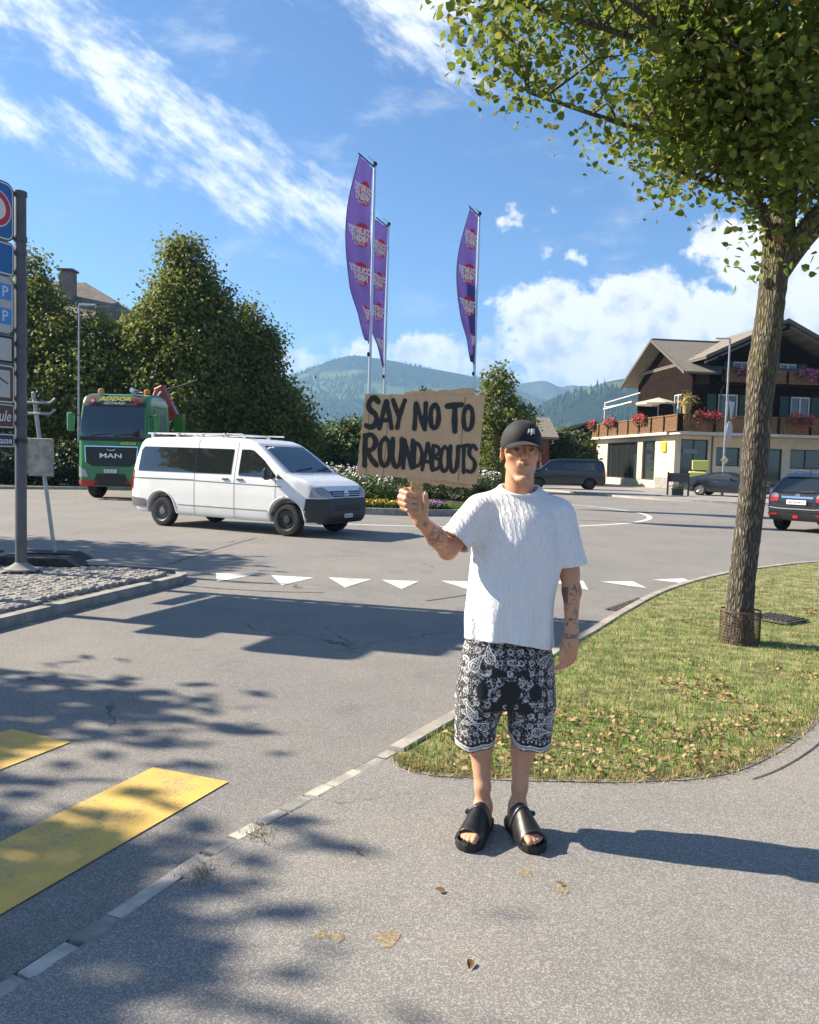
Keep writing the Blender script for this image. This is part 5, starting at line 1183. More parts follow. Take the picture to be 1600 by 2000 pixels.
# fallen leaves lie thick on the nearer lawn
P = scatter(12000, grass_poly, (.2, 4.15), (5.5, 9.5), rg, .8); q = np.c_[P, P[:, 0] * 0]
P = P[(vnoise(q, 1.1, 9) + .6 * vnoise(q, 3, 3) + np.clip((5.8 - P[:, 1]) * .25, -.4, .4) + np.clip((P[:, 0] - 1.0) * .25, -.4, .25) > .12)]
n = len(P); P3 = np.c_[P, .045 + rg.random(n) * .02]
L_DRY = leafmat('fallen leaf', (.26, .15, .065), (.46, .34, .18), (.20, .10, .05), .15, .8)
tag(leaves('fallen_leaves', P3, np.c_[rg.normal(0, .55, (n, 2)), np.ones(n)], .032, L_DRY, None, rg, 'lime', .75), 'dry brown fallen leaves scattered over the lawn', 'leaves', kind='stuff')
for (x_, y_), s_, lab in (((.155, 2.985), .055, 'curled tan leaf on the footpath in front of the sandals'), ((.235, 2.535), .06, 'dark curled leaf lying alone near the bottom of the footpath'), ((-.17, 3.26), .035, 'small dark leaf on the footpath left of the sandals'), ((.62, 3.06), .04, 'pale flat leaf on the footpath below the shadow of the person')):
    o_ = leaves('fallen_leaf', np.array([[0, 0, .012]]), np.array([[.3, -.3, 1.]]), s_, L_DRY, None, np.random.default_rng(int(x_ * 1000) + 400), 'lime', .6, tint=np.array([[.1 if 'dark' not in lab else .0, .95 if 'dark' in lab else .1, .5]])); o_.scale = (.75, .75, .6); o_.location = (x_, y_, .024); tag(o_, lab, 'leaf', 'leaves fallen on the footpath')
# dry fringe of grass that spills over the edge of the footpath
k_ = rg.integers(0, 46, 5200); P = NEAR[k_] + (NEAR[k_ + 1] - NEAR[k_]) * rg.random((5200, 1)) + rg.normal(size=(5200, 2)) * .03
cg = np.where(rg.random((5200, 1)) < .35, np.array([[.15, .22, .05]]), np.array([[.50, .39, .19]])) * rg.uniform(.6, 1.2, (5200, 1))
tag(blades(P, .03, .004, GR, None, 'grass', rg, cg, .024, 1.1), 'dry straw-coloured fringe of the lawn along the footpath', 'grass', kind='stuff')
# weeds in the kerb joints
P = np.array([(-.77, 3.06), (-.60, 3.42)])[rg.integers(0, 2, 180)] + rg.normal(size=(180, 2)) * np.array([.04, .05]); cg = np.where(rg.random((180, 1)) < .3, np.array([[.09, .13, .03]]), np.array([[.28, .22, .10]])) * rg.uniform(.6, 1.2, (180, 1))
tag(blades(P, .03, .003, GR, None, 'weeds', rg, cg, .02, 1.), 'tufts of dry weeds growing between the kerb stones', 'weeds', kind='stuff')
# ---- planting on the roundabout
def bedpts(n, r0, r1, a0, a1, rg):
    r_ = np.sqrt(rg.uniform(r0 ** 2, r1 ** 2, n)); a = rg.uniform(R(a0), R(a1), n); return np.stack([RC[0] + r_ * np.cos(a), RC[1] + r_ * np.sin(a)], 1), r_
def flowers(name, label, n, r0, r1, a0, a1, h0, h1, colr, leafc, seed, nl=3, size=.055):
    rg = np.random.default_rng(seed); P, r_ = bedpts(n, r0, r1, a0, a1, rg); gz = .16 + .6 * (1 - r_ / 4.6); hh = rg.uniform(h0, h1, n); t = thing(name, label, 'flowers', (0, 0, 0)); tag(t, kind='stuff')
    Pb = np.c_[P, gz + hh]; leaves('blossoms', Pb, rg.normal(size=(n, 3)) * .5 + np.array([0, -.7, .7]), size, M('petal ' + name, colr, .7, var=.3, vscale=30, trans=.2), t, rg, 'lime', 1.1)['kind'] = 'stuff'
    Q = np.repeat(np.c_[P, gz], nl * 3, 0); Q[:, 2] += rg.random(len(Q)) * np.repeat(hh, nl * 3) * .95; Q[:, :2] += rg.normal(0, .08, (len(Q), 2))
    leaves('leaves', Q, rg.normal(size=Q.shape) + np.array([0, -.3, .5]), .09, leafc, t, rg, 'quad', .5)['kind'] = 'stuff'
L_FL = leafmat('flower leaf', (.03, .065, .015), (.07, .12, .03), (.10, .14, .05), .25)
flowers('yellow_flowers', 'bed of low yellow flowers along the roundabout kerb', 1300, 4.05, 4.5, 195, 272, .10, .22, (.72, .46, .02), L_FL, 61)
flowers('lilac_flowers', 'small patch of lilac flowers beside the yellow flowers on the roundabout', 500, 4.05, 4.5, 275, 289, .10, .22, (.50, .26, .46), L_FL, 62)
flowers('white_flowers', 'tall white flowering plants behind the yellow flowers on the roundabout', 700, 2.4, 4.0, 180, 268, .55, 1.05, (.74, .70, .62), L_FL, 63, 6, .06)
flowers('pale_flowers', 'white flowering plants on the right of the roundabout beyond the dark hedge', 500, 1.2, 3.6, -15, 90, .55, 1.0, (.74, .70, .62), L_FL, 64, 5, .07)
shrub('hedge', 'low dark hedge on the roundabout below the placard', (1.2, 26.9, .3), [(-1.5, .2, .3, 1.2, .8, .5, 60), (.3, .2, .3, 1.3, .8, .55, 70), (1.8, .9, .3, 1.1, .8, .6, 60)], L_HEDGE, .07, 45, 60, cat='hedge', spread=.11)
rgg = np.random.default_rng(9); P, r_ = bedpts(9000, 3.7, 4.55, 287, 345, rgg)
tag(blades(P, .13, .012, GR, None, 'grass', rgg, np.array([.12, .22, .03]) * rgg.uniform(.6, 1.4, (len(P), 1)), .18), 'bright green grass patch on the roundabout edge', 'grass', kind='stuff')
# ------------------------------------------------------------------ vehicles (local axes: x forward, y left, z up; origin under the rear axle)
def paint(name, c, rough=.25, metal=0., dirt=.1): return M(name, c, rough, metal, var=dirt, vscale=2.5, coat=.6, spec=.5)
GLASS = M('tinted car glass', (.016, .02, .022), .04, spec=.9, coat=.5); RUB = M('tyre rubber', (.018, .018, .018), .85, bump=.3, bscale=60); TRIM = M('black plastic trim', (.034, .034, .036), .55, bump=.15, bscale=120)
CHR = M('chrome', (.75, .75, .76), .12, 1.); DKRIM = M('dark wheel steel', (.06, .06, .062), .45, .6); ALU = M('silver wheel', (.42, .42, .43), .35, .8); REDL = M('red lamp glass', (.45, .012, .012), .12, coat=.6); CLR = M('clear lamp glass', (.30, .31, .32), .08, .3, coat=.8)
PLATE = M('plate white', (.72, .72, .70), .5); BLK = M('plate black', (.015, .015, .015), .6); AMB = M('amber lamp', (.75, .22, .01), .3); SEAT = M('seat cloth', (.06, .06, .065), .9)
class Shell:
    """closed car body from a side outline, a plan half-width and a tumblehome"""
    def __init__(s, side, half, plan, h=.03, k=.07, arches=(), arch_r=.38, track=.8, cuts=()):
        side = np.array(side); lo = np.array([side[:, 0].min() - .15, -max(w for _, w in half) - .12, side[:, 1].min() - .12]); hi = np.array([side[:, 0].max() + .15, max(w for _, w in half) + .12, side[:, 1].max() + .12])
        g = G3(lo, hi, h); x, y, z = g.ax[0][:, None, None], g.ax[1][None, :, None], g.ax[2][None, None, :]
        d1 = sd_poly(g.ax[0][:, None], g.ax[2][None, :], side)[:, None, :]
        hz_ = np.array(half); hw = np.interp(g.ax[2], hz_[:, 0], hz_[:, 1]); ker = np.hanning(7); ker /= ker.sum(); hw = np.convolve(np.pad(hw, 3, 'edge'), ker, 'valid')
        pl_ = np.array(plan); pw = np.interp(g.ax[0], pl_[:, 0], pl_[:, 1]); pw = np.convolve(np.pad(pw, 3, 'edge'), ker, 'valid')
        d2 = np.abs(y) - hw[None, None, :] * pw[:, None, None]
        t_ = np.clip(.5 - .5 * (d2 - d1) / k, 0, 1); D = d1 * t_ + d2 * (1 - t_) + k * t_ * (1 - t_)
        for ax_ in arches:
            da = np.maximum(np.sqrt((x - ax_[0]) ** 2 + (z - ax_[1]) ** 2) - arch_r, (track - .17) - np.abs(y)); D = np.maximum(D, -da)
        for c in cuts: D = np.maximum(D, -c(x, y, z))
        g.D = D.astype(np.float32); s.V, s.F = g.mesh(); s.V = relax(s.V, s.F, 1, .4)
        s.bvh = BVHTree.FromPolygons(s.V.tolist(), s.F.tolist())
    def body(s, mat, parent, name='body'): return mesh(name, s.V, s.F, mat, parent, True)
    def cast(s, o, d):
        r = s.bvh.ray_cast(Vector(o), Vector(d)); return (r[0], r[1]) if r[0] is not None else (None, None)
    def patch(s, name, poly, ax, mat, parent, off=.006, step=.07, rim=None):
        """a pane or panel that follows the body; ax: '+y','-y' side (x,z), '+x','-x' front/back (y,z), '+z' top (x,y)"""
        V2, F = poly_tri(poly, step); V = []; sg = 1 if ax[0] == '+' else -1
        for a, b in V2:
            if ax[1] == 'y': o, d = (a, sg * 3, b), (0, -sg, 0)
            elif ax[1] == 'x': o, d = (sg * 9 + 0, a, b), (-sg, 0, 0)
            else: o, d = (a, b, 6), (0, 0, -1)
            p, nn = s.cast(o, d)
            if p is None: p = Vector((a, 0, b)) if ax[1] == 'y' else Vector((0, a, b)); nn = Vector((0, 0, 0))
            if nn.dot(Vector(d)) > 0: nn = -nn
            V.append(tuple(p + nn * off))
        F2 = []
        for f in F:
            p = [Vector(V[i]) for i in f]; nrm = (p[1] - p[0]).cross(p[2] - p[0]); want = Vector({'y': (0, sg, 0), 'x': (sg, 0, 0), 'z': (0, 0, 1)}[ax[1]]); F2.append(f if nrm.dot(want) > 0 else f[::-1])
        return mesh(name, V, F2, mat, parent, True)
    def line(s, name, pts, ax, wd, mat, parent, off=.005, step=.08):
        P = resample(pts, step=step); L = offset_line(P, wd / 2); Q = offset_line(P, -wd / 2); sg = 1 if ax[0] == '+' else -1; V = []
        for pair in zip(L, Q):
            for a, b in pair:
                o, d = ((a, sg * 3, b), (0, -sg, 0)) if ax[1] == 'y' else (((sg * 9, a, b), (-sg, 0, 0)) if ax[1] == 'x' else ((a, b, 6), (0, 0, -1)))
                p, nn = s.cast(o, d)
                if p is None: p, nn = Vector(o), Vector((0, 0, 0))
                if nn.dot(Vector(d)) > 0: nn = -nn
                V.append(tuple(p + nn * off))
        return mesh(name, V, [(2 * i, 2 * i + 1, 2 * i + 3, 2 * i + 2) for i in range(len(P) - 1)], mat, parent)
def wheel(parent, loc, r, wd, rim_mat, style, side, name='wheel'):
    """side = +1 left, -1 right (outer face)"""
    t = MB(); q = wd / 2; T = Matrix.Translation(loc)
    t.lathe([(-q, r * .66), (-q * 1.02, r * .8), (-q * .95, r * .93), (-q * .7, r), (q * .7, r), (q * .95, r * .93), (q * 1.02, r * .8), (q, r * .66)], 36, T)
    w_ = t.build(name, RUB, parent, True); s_ = side; rm = MB()
    rm.lathe([(s_ * q * .92, r * .68), (s_ * q * .98, r * .66), (s_ * q * .80, r * .60), (s_ * q * .45, r * .56), (s_ * q * .35, r * .3), (s_ * q * .6, r * .26), (s_ * q * .62, .0)], 36, T)
    if style == 'spoke':
        for k in range(5):
            a = k * 2 * math.pi / 5
            for da in (-.13, .13):
                p0 = Vector((math.cos(a + da * 1.6) * r * .2, s_ * q * .72, math.sin(a + da * 1.6) * r * .2)); p1 = Vector((math.cos(a + da) * r * .63, s_ * q * .86, math.sin(a + da) * r * .63)); rm.tube([p0, p1], [r * .05, r * .04], 6, T=T)
    o = rm.build('rim', rim_mat, w_, True)
    if style == 'steel':
        hl = MB()
        for k in range(16):
            a = k * math.pi / 8; c_ = (math.cos(a) * r * .46, s_ * q * .41, math.sin(a) * r * .46); hl.lathe([(-.012, .0), (-.012, r * .055), (.012, r * .055), (.012, 0)], 8, T @ Matrix.Translation(c_))
        tag(hl.build('vent_holes', BLK, o), kind='stuff')
        hb = MB().lathe([(s_ * q * .60, r * .26), (s_ * q * .78, r * .22), (s_ * q * .80, r * .06), (s_ * q * .80, 0)], 24, T); hb.build('hub_cap', rim_mat, o, True)
    return w_
def plate(parent, loc, rz, wd, hg, txt, sz, back=False, mat=PLATE):
    p = bpy.data.objects.new('number_plate', MB().box((0, 0, 0), (.012, wd, hg), .003).build('tmp', mat).data); bpy.data.objects.remove(bpy.data.objects['tmp']); col.objects.link(p); p.parent = parent; p.location = loc; p.rotation_euler = (0, 0, rz)
    text(txt, sz, BLK, p, 'characters', (.008, 0, -.004), (R(90), 0, R(90)), ext=.001); return p
def at_pose(o, loc, ang, s=1.): return place(o, loc, R(ang), s)

# ---- white minibus
van = thing('minibus', 'white minibus with black bumper and silver roof rails driving round the roundabout', 'van')
at_pose(van, (-5.17, 19.36, 0), -28.5, 1.03)
WP = paint('white van paint', (.78, .775, .75), .28, dirt=.03)
vs = Shell([(-.96, .40), (-1.0, .55), (-.99, .8), (-.95, 1.15), (-.86, 1.6), (-.78, 1.84), (-.66, 1.925), (-.4, 1.955), (.8, 1.975), (1.9, 1.965), (2.3, 1.93), (2.52, 1.86), (2.72, 1.74), (3.38, 1.27), (3.52, 1.21), (3.85, 1.12), (4.08, 1.02), (4.19, .9), (4.25, .75), (4.28, .55), (4.26, .38), (4.12, .26), (3.4, .26), (-.7, .28)],
           [(.2, .90), (.45, .945), (.8, .955), (1.1, .945), (1.25, .925), (1.75, .815), (1.95, .76)], [(-1.05, .86), (-.95, .93), (-.7, .985), (-.3, 1), (3.2, 1), (3.6, .985), (3.95, .93), (4.15, .84), (4.3, .72)], h=.033, k=.06, arches=[(0, .34), (3.4, .34)], arch_r=.41, track=.82)
vb = vs.body(WP, van)
for s_ in ('-y', '+y'):
    vs.patch('window', [(-.72, 1.20), (.93, 1.20), (.93, 1.73), (-.62, 1.74), (-.70, 1.66)], s_, GLASS, van, .008)
    vs.patch('window', [(1.0, 1.20), (1.97, 1.20), (1.97, 1.72), (1.0, 1.73)], s_, GLASS, van, .008)
    vs.patch('window', [(2.17, 1.18), (3.10, 1.16), (3.14, 1.20), (2.78, 1.52), (2.50, 1.70), (2.40, 1.72), (2.17, 1.72)], s_, GLASS, van, .008)
    vs.patch('quarter_window', [(3.16, 1.15), (3.34, 1.14), (3.18, 1.24)], s_, TRIM, van, .008)
    vs.patch('window_pillar', [(.925, 1.20), (1.005, 1.20), (1.005, 1.73), (.925, 1.73)], s_, M('black pillar film', (.012, .012, .013), .2, coat=.4), van, .010)
    vs.line('belt_seam', [(-.93, 1.04), (.95, 1.045)], s_, .022, M('seam shadow gap', (.10, .10, .10), .6), van); vs.line('belt_seam', [(.98, 1.035), (3.3, .99)], s_, .014, MATS['seam shadow gap'], van)
    vs.line('sill_seam', [(.5, .50), (2.95, .49)], s_, .014, MATS['seam shadow gap'], van)
    for x0 in (.97, 2.07): vs.line('door_seam', [(x0, .30), (x0, 1.92)], s_, .011, MATS['seam shadow gap'], van, step=.05)
    vs.line('door_seam', [(3.14, .62), (3.14, 1.12)], s_, .011, MATS['seam shadow gap'], van, step=.05)
    sg = 1 if s_[0] == '+' else -1
    for x0 in (1.83, 2.22): 
        hb = MB().box((x0, sg * .955, 1.10), (.17, .03, .035), .01); o = hb.build('door_handle', TRIM, van)
    # arch lips
    for ax0 in (0, 3.4):
        pts = [(ax0 + .425 * math.cos(a), .34 + .425 * math.sin(a)) for a in np.linspace(R(-8), R(188), 26)]
        lp = MB()
        P = [vs.cast((a, sg * 3, b + .03 * math.sin(1)), (0, -sg, 0))[0] for a, b in pts]; P = [p for p in P if p is not None and abs(p[1]) > .7]
        if len(P) > 3: lp.tube(P, .02, 6).build('arch_lip', WP, van, True)
    # mirrors
    mr = MB().box((3.02, sg * 1.08, 1.24), (.10, .19, .24), .04); o = mr.build('mirror', TRIM, van, True); MB().box((2.968, sg * 1.08, 1.24), (.006, .15, .19), .002).build('mirror_glass', CHR, o); MB().tube([(3.05, sg * .9, 1.16), (3.03, sg * 1.02, 1.17)], .03, 8).build('mirror_arm', TRIM, o)
    # headlamps
    vs.patch('headlamp', [(sg * .50, .84), (sg * .60, .80), (sg * .84, .80), (sg * .86, .99), (sg * .70, 1.0), (sg * .56, .93)], '+x', CLR, van, .012, .05)
    for yy, rr_ in ((.64, .055), (.77, .05)):
        hl = MB(); p, nn = vs.cast((9, sg * yy, .885), (-1, 0, 0)); hl.lathe([(-.02, rr_), (.012, rr_ * .9), (.016, rr_ * .6), (.010, .0)], 16, Matrix.Translation(p) , 'x')
        hl.build('headlamp_bulb', M('lamp reflector', (.28, .29, .3), .15, .9), van, True)
    vs.patch('headlamp_side', [(3.93, .80), (4.12, .80), (4.12, .98), (3.98, 1.0)], s_, CLR, van, .010, .05)
    vs.patch('tail_lamp', [(-.97, .78), (-.90, .78), (-.86, 1.22), (-.93, 1.22)], s_, REDL, van, .010, .05)
    for ax0 in (0, 3.4): wheel(van, (ax0, sg * .82, .335), .335, .22, ALU if ax0 == 0 and False else (M('worn wheel steel', (.17, .17, .175), .45, .5) if ax0 == 0 else DKRIM), 'steel', sg)
    # indicator and fuel flap
    MB().box((3.36, sg * .955, .80), (.07, .02, .03), .006).build('side_repeater', AMB, van)
vs.patch('windscreen', [(-.74, 1.28), (.74, 1.28), (.66, 1.80), (-.66, 1.80)], '+x', GLASS, van, .010, .09)
for a in (((-.5, 1.30), (.15, 1.36)), ((.2, 1.30), (.72, 1.36))): vs.line('wiper', list(a), '+x', .02, TRIM, van, .02)
vs.patch('front_bumper', [(-.78, .285), (.78, .285), (.9, .40), (.9, .775), (.5, .785), (-.5, .785), (-.9, .775), (-.9, .40)], '+x', TRIM, van, .014, .07)
for s_ in ('-y', '+y'): vs.patch('bumper_corner', [(3.80, .30), (4.24, .32), (4.27, .60), (4.2, .765), (4.0, .75), (3.845, .52)], s_, TRIM, van, .014, .06); vs.patch('rear_bumper_corner', [(-.98, .42), (-.42, .40), (-.44, .58), (-.98, .62)], s_, M('worn grey bumper', (.12, .12, .12), .6), van, .012, .06)
vs.patch('rear_bumper', [(-.85, .36), (.85, .36), (.85, .62), (-.85, .62)], '-x', MATS['worn grey bumper'], van, .014, .08)
vs.patch('grille', [(-.49, .81), (.49, .81), (.56, .92), (-.56, .92)], '+x', BLK, van, .016, .06)
for z_ in (.845, .885): vs.line('grille_bar', [(-.5, z_), (.5, z_)], '+x', .012, CHR, van, .024)
vs.patch('lower_grille', [(-.46, .53), (.46, .53), (.46, .65), (-.46, .65)], '+x', BLK, van, .020, .06)
for z_ in (.57, .61): vs.line('grille_bar', [(-.45, z_), (.45, z_)], '+x', .014, TRIM, van, .028)
p, nn = vs.cast((9, 0, .865), (-1, 0, 0)); em = MB(); T = Matrix.Translation(p + Vector((.02, 0, 0)))
em.lathe([(0, .078), (.012, .080), (.014, .070), (.006, .066)], 24, T, 'x')
for a, b in (((-.042, .05), (-.016, -.055)), ((-.016, -.055), (0, -.005)), ((0, -.005), (.016, -.055)), ((.016, -.055), (.042, .05)), ((-.022, .062), (0, .01)), ((0, .01), (.022, .062))): em.tube([(0.012, a[0], a[1]), (0.012, b[0], b[1])], .007, 6, T=T)
em.build('emblem', CHR, van, True)
p, nn = vs.cast((9, .0, .44), (-1, 0, 0)); plate(van, (p[0] + .03, .0, .43), 0, .30, .08, 'BE 586 MF', .058)
for sg in (-1, 1):
    rk = MB(); rk.box((.72, sg * .70, 2.035), (2.75, .035, .03), .01)
    ro = rk.build('roof_rail', M('brushed rail', (.62, .62, .62), .3, .7), van)
    for x0 in (-.5, .25, .95, 1.65): MB().box((x0, sg * .70, 1.985), (.09, .05, .07), .012).build('rail_foot', MATS['brushed rail'], ro)
for x0 in (-.45, .3, 1.6): MB().box((x0, 0, 2.045), (.05, 1.5, .025), .006).build('cross_bar', MATS['brushed rail'], van)

# ---- green lorry
tk = thing('lorry', 'green lorry with black grille and amber beacons parked under the trees', 'lorry'); at_pose(tk, (-10.13, 30.4, 0), -93, 1.06)
GP = paint('green lorry paint', (.028, .18, .036), .3, dirt=.15)
ts = Shell([(.05, .95), (.05, 3.2), (.25, 3.42), (.7, 3.5), (1.5, 3.46), (1.82, 3.36), (1.98, 3.1), (2.16, 2.2), (2.20, 1.5), (2.22, .62), (2.15, .42), (1.75, .42), (1.72, .8)], [(.4, 1.19), (.9, 1.22), (1.9, 1.22), (2.2, 1.20), (3.2, 1.12), (3.5, 1.05)], [(0, 1), (1.7, 1), (1.95, .97), (2.12, .90), (2.25, .80)], h=.05, k=.10, arches=[(.9, .52)], arch_r=.66, track=1.02)
ts.body(GP, tk, 'cab')
ts.patch('windscreen', [(-1.06, 2.02), (1.06, 2.02), (1.0, 3.02), (-1.0, 3.02)], '+x', GLASS, tk, .014, .14)
ts.patch('sun_visor', [(-1.04, 3.02), (1.04, 3.02), (.96, 3.38), (-.96, 3.38)], '+x', BLK, tk, .03, .14)
ts.patch('grille', [(-.86, 1.70), (.86, 1.70), (.82, 1.20), (.62, 1.08), (-.62, 1.08), (-.82, 1.20)], '+x', M('black grille', (.012, .012, .013), .35, bump=.3, bscale=20), tk, .02, .12)
ts.line('grille_trim', [(-.88, 1.72), (.88, 1.72)], '+x', .03, CHR, tk, .03)
for sg in (-1, 1): ts.line('grille_trim', [(sg * .87, 1.72), (sg * .83, 1.2)], '+x', .025, CHR, tk, .03)
ts.patch('upper_panel', [(-1.08, 1.90), (1.08, 1.90), (1.08, 2.03), (-1.08, 2.03)], '+x', BLK, tk, .016, .14)
ts.patch('lower_intake', [(-.46, .84), (.46, .84), (.62, .46), (-.62, .46)], '+x', BLK, tk, .018, .1)
ts.patch('bumper_lip', [(-1.14, .44), (-.60, .44), (-.45, .60), (-1.14, .60)], '+x', M('red bumper paint', (.42, .025, .015), .4), tk, .018, .1); ts.patch('bumper_lip', [(1.14, .44), (.60, .44), (.45, .60), (1.14, .60)], '+x', MATS['red bumper paint'], tk, .018, .1)
for sg in (-1, 1):
    ts.patch('headlamp', [(sg * 1.10, .72), (sg * .74, .72), (sg * .84, .95), (sg * 1.10, 1.05)], '+x', CLR, tk, .016, .08)
    ts.patch('side_window', [(.55, 2.0), (1.80, 1.98), (1.72, 2.55), (1.55, 2.95), (.60, 2.98)], '+y' if sg > 0 else '-y', GLASS, tk, .014, .12)
    ts.line('door_seam', [(.48, .9), (.48, 3.05), (1.6, 3.05)], '+y' if sg > 0 else '-y', .02, BLK, tk)
    m_ = MB().box((2.05, sg * 1.42, 2.5), (.16, .22, .62), .05).build('mirror', GP, tk, True); MB().box((1.965, sg * 1.42, 2.5), (.01, .18, .54), .004).build('mirror_glass', CHR, m_); MB().tube([(1.85, sg * 1.1, 2.72), (2.04, sg * 1.34, 2.72)], .02, 6).build('mirror_arm', TRIM, m_)
    wheel(tk, (.9, sg * 1.02, .52), .52, .34, ALU, 'steel', sg); wheel(tk, (-3.6, sg * 1.0, .52), .52, .5, ALU, 'steel', sg)
    b_ = MB().lathe([(0, .10), (.03, .105), (.12, .095), (.15, .06), (.155, 0)], 16, Matrix.Translation((1.2, sg * .78, 3.5)), 'z'); b_.build('beacon', AMB, tk, True)
    MB().lathe([(-.06, .05), (.05, .08), (.06, .0)], 12, Matrix.Translation((1.72, sg * .55, 3.47)), 'x').build('roof_lamp', CLR, tk, True)
MB().tube([(.5, .3, 3.62), (1.3, .3, 3.62)], [.05, .08], 10).build('air_horn', CHR, tk, True)
YT = M('yellow lettering', (.62, .68, .03), .5); WT = M('white lettering', (.78, .78, .78), .5); RT = M('red badge', (.55, .02, .02), .5)
def on_front(sh, txt, z, size, mat, par, yc=0., sx=1., shear=0., bold=.003, off=.05, tilt=0.):
    p, nn = sh.cast((9, yc, z), (-1, 0, 0)); return text(txt, size, mat, par, 'lettering', (p[0] + off, yc, z), (R(90 - tilt), 0, R(90)), sx=sx, shear=shear, bold=bold, ext=.004)
on_front(ts, 'ADDOR', 3.265, .20, YT, tk, 0, 1.45, .25, .006, .06, 22); on_front(ts, 'GSTAAD', 3.13, .12, WT, tk, 0, 1.5, .25, .003, .05, 14)
for yc, mt in ((-.72, RT), (.72, RT)):
    p, nn = ts.cast((9, yc, 3.2), (-1, 0, 0)); o = MB().prism([(-.10, .10), (.10, .10), (.10, -.02), (0, -.12), (-.10, -.02)] if yc > 0 else [(.1 * math.cos(a), .1 * math.sin(a)) for a in np.linspace(0, 2 * math.pi, 16, endpoint=False)], 0, .01, 'x').build('badge', mt, tk); o.location = (p[0] + .05, yc, 3.2); o.rotation_euler = (0, R(-18), 0)
    cr = MB()
    if yc < 0: cr.box((.014, 0, 0), (.006, .04, .13)); cr.box((.0145, 0, 0), (.006, .13, .04))
    else: cr.prism([(-.05, -.03), (-.03, .03), (.02, .02), (.06, .05), (.03, -.03), (.0, -.01)], .011, .016, 'x')
    cr.build('badge_mark', WT if yc < 0 else BLK, o)
on_front(ts, 'ADDOR', 1.83, .11, YT, tk, .55, 1.3, .2, .003, .04); on_front(ts, 'MAN', 1.42, .20, CHR, tk, 0, 1.7, 0, .004, .05)
p, nn = ts.cast((9, 0, 1.66), (-1, 0, 0)); ar = MB().tube([(p[0] + .05, -.14, 1.64), (p[0] + .05, -.06, 1.60), (p[0] + .05, .06, 1.60), (p[0] + .05, .14, 1.64)], .014, 6); ar.build('emblem', CHR, tk, True)
p, nn = ts.cast((9, 0, .93), (-1, 0, 0)); plate(tk, (p[0] + .06, 0, .93), 0, .42, .11, 'BE 26 521', .085)
for a in (((-.7, 2.06), (.0, 2.14)), ((.1, 2.06), (.8, 2.14))): ts.line('wiper', list(a), '+x', .03, BLK, tk, .03)
MB().box((-1.9, 0, .72), (4.6, .8, .2), .02).build('chassis', BLK, tk)
dump = MB(); dump.prism([(-5.4, .95), (-5.4, 2.1), (-1.0, 2.1), (-1.0, .95)], -1.22, 1.22, 'y'); dump.build('tipper_body', GP, tk)
for x0 in np.linspace(-5.2, -1.2, 7): MB().box((x0, 1.245, 1.5), (.08, .05, 1.15)).build('body_rib', GP, tk)
MB().prism([(.9, 1.2), (1.24, 1.2), (1.24, 3.0), (1.0, 3.0), (.9, 2.8)], -1.35, -1.05, 'x').build('tank_box', GP, tk)
RC_ = paint('red crane paint', (.33, .018, .028), .4, dirt=.2)
cr = MB(); cr.box((-.45, 0, 1.7), (.5, .6, 1.6), .06); cr.build('crane_column', RC_, tk)
cr = MB(); cr.box((-.45, .35, 2.95), (.42, .42, 1.7), .05, Matrix.Rotation(R(-24), 3, 'X')); cr.build('crane_boom', RC_, tk)
cr = MB(); cr.box((-.45, .85, 3.35), (.36, .36, 1.2), .05, Matrix.Rotation(R(28), 3, 'X')); cr.build('crane_boom', RC_, tk)
MB().tube([(-.2, .1, 2.8), (-.2, .75, 3.7)], [.06, .04], 10).build('hydraulic_ram', CHR, tk, True)
MB().tube([(-.3, .9, 3.8), (-.3, 1.5, 3.95), (-.3, 2.0, 4.15)], .03, 8).build('hydraulic_hose', TRIM, tk, True)

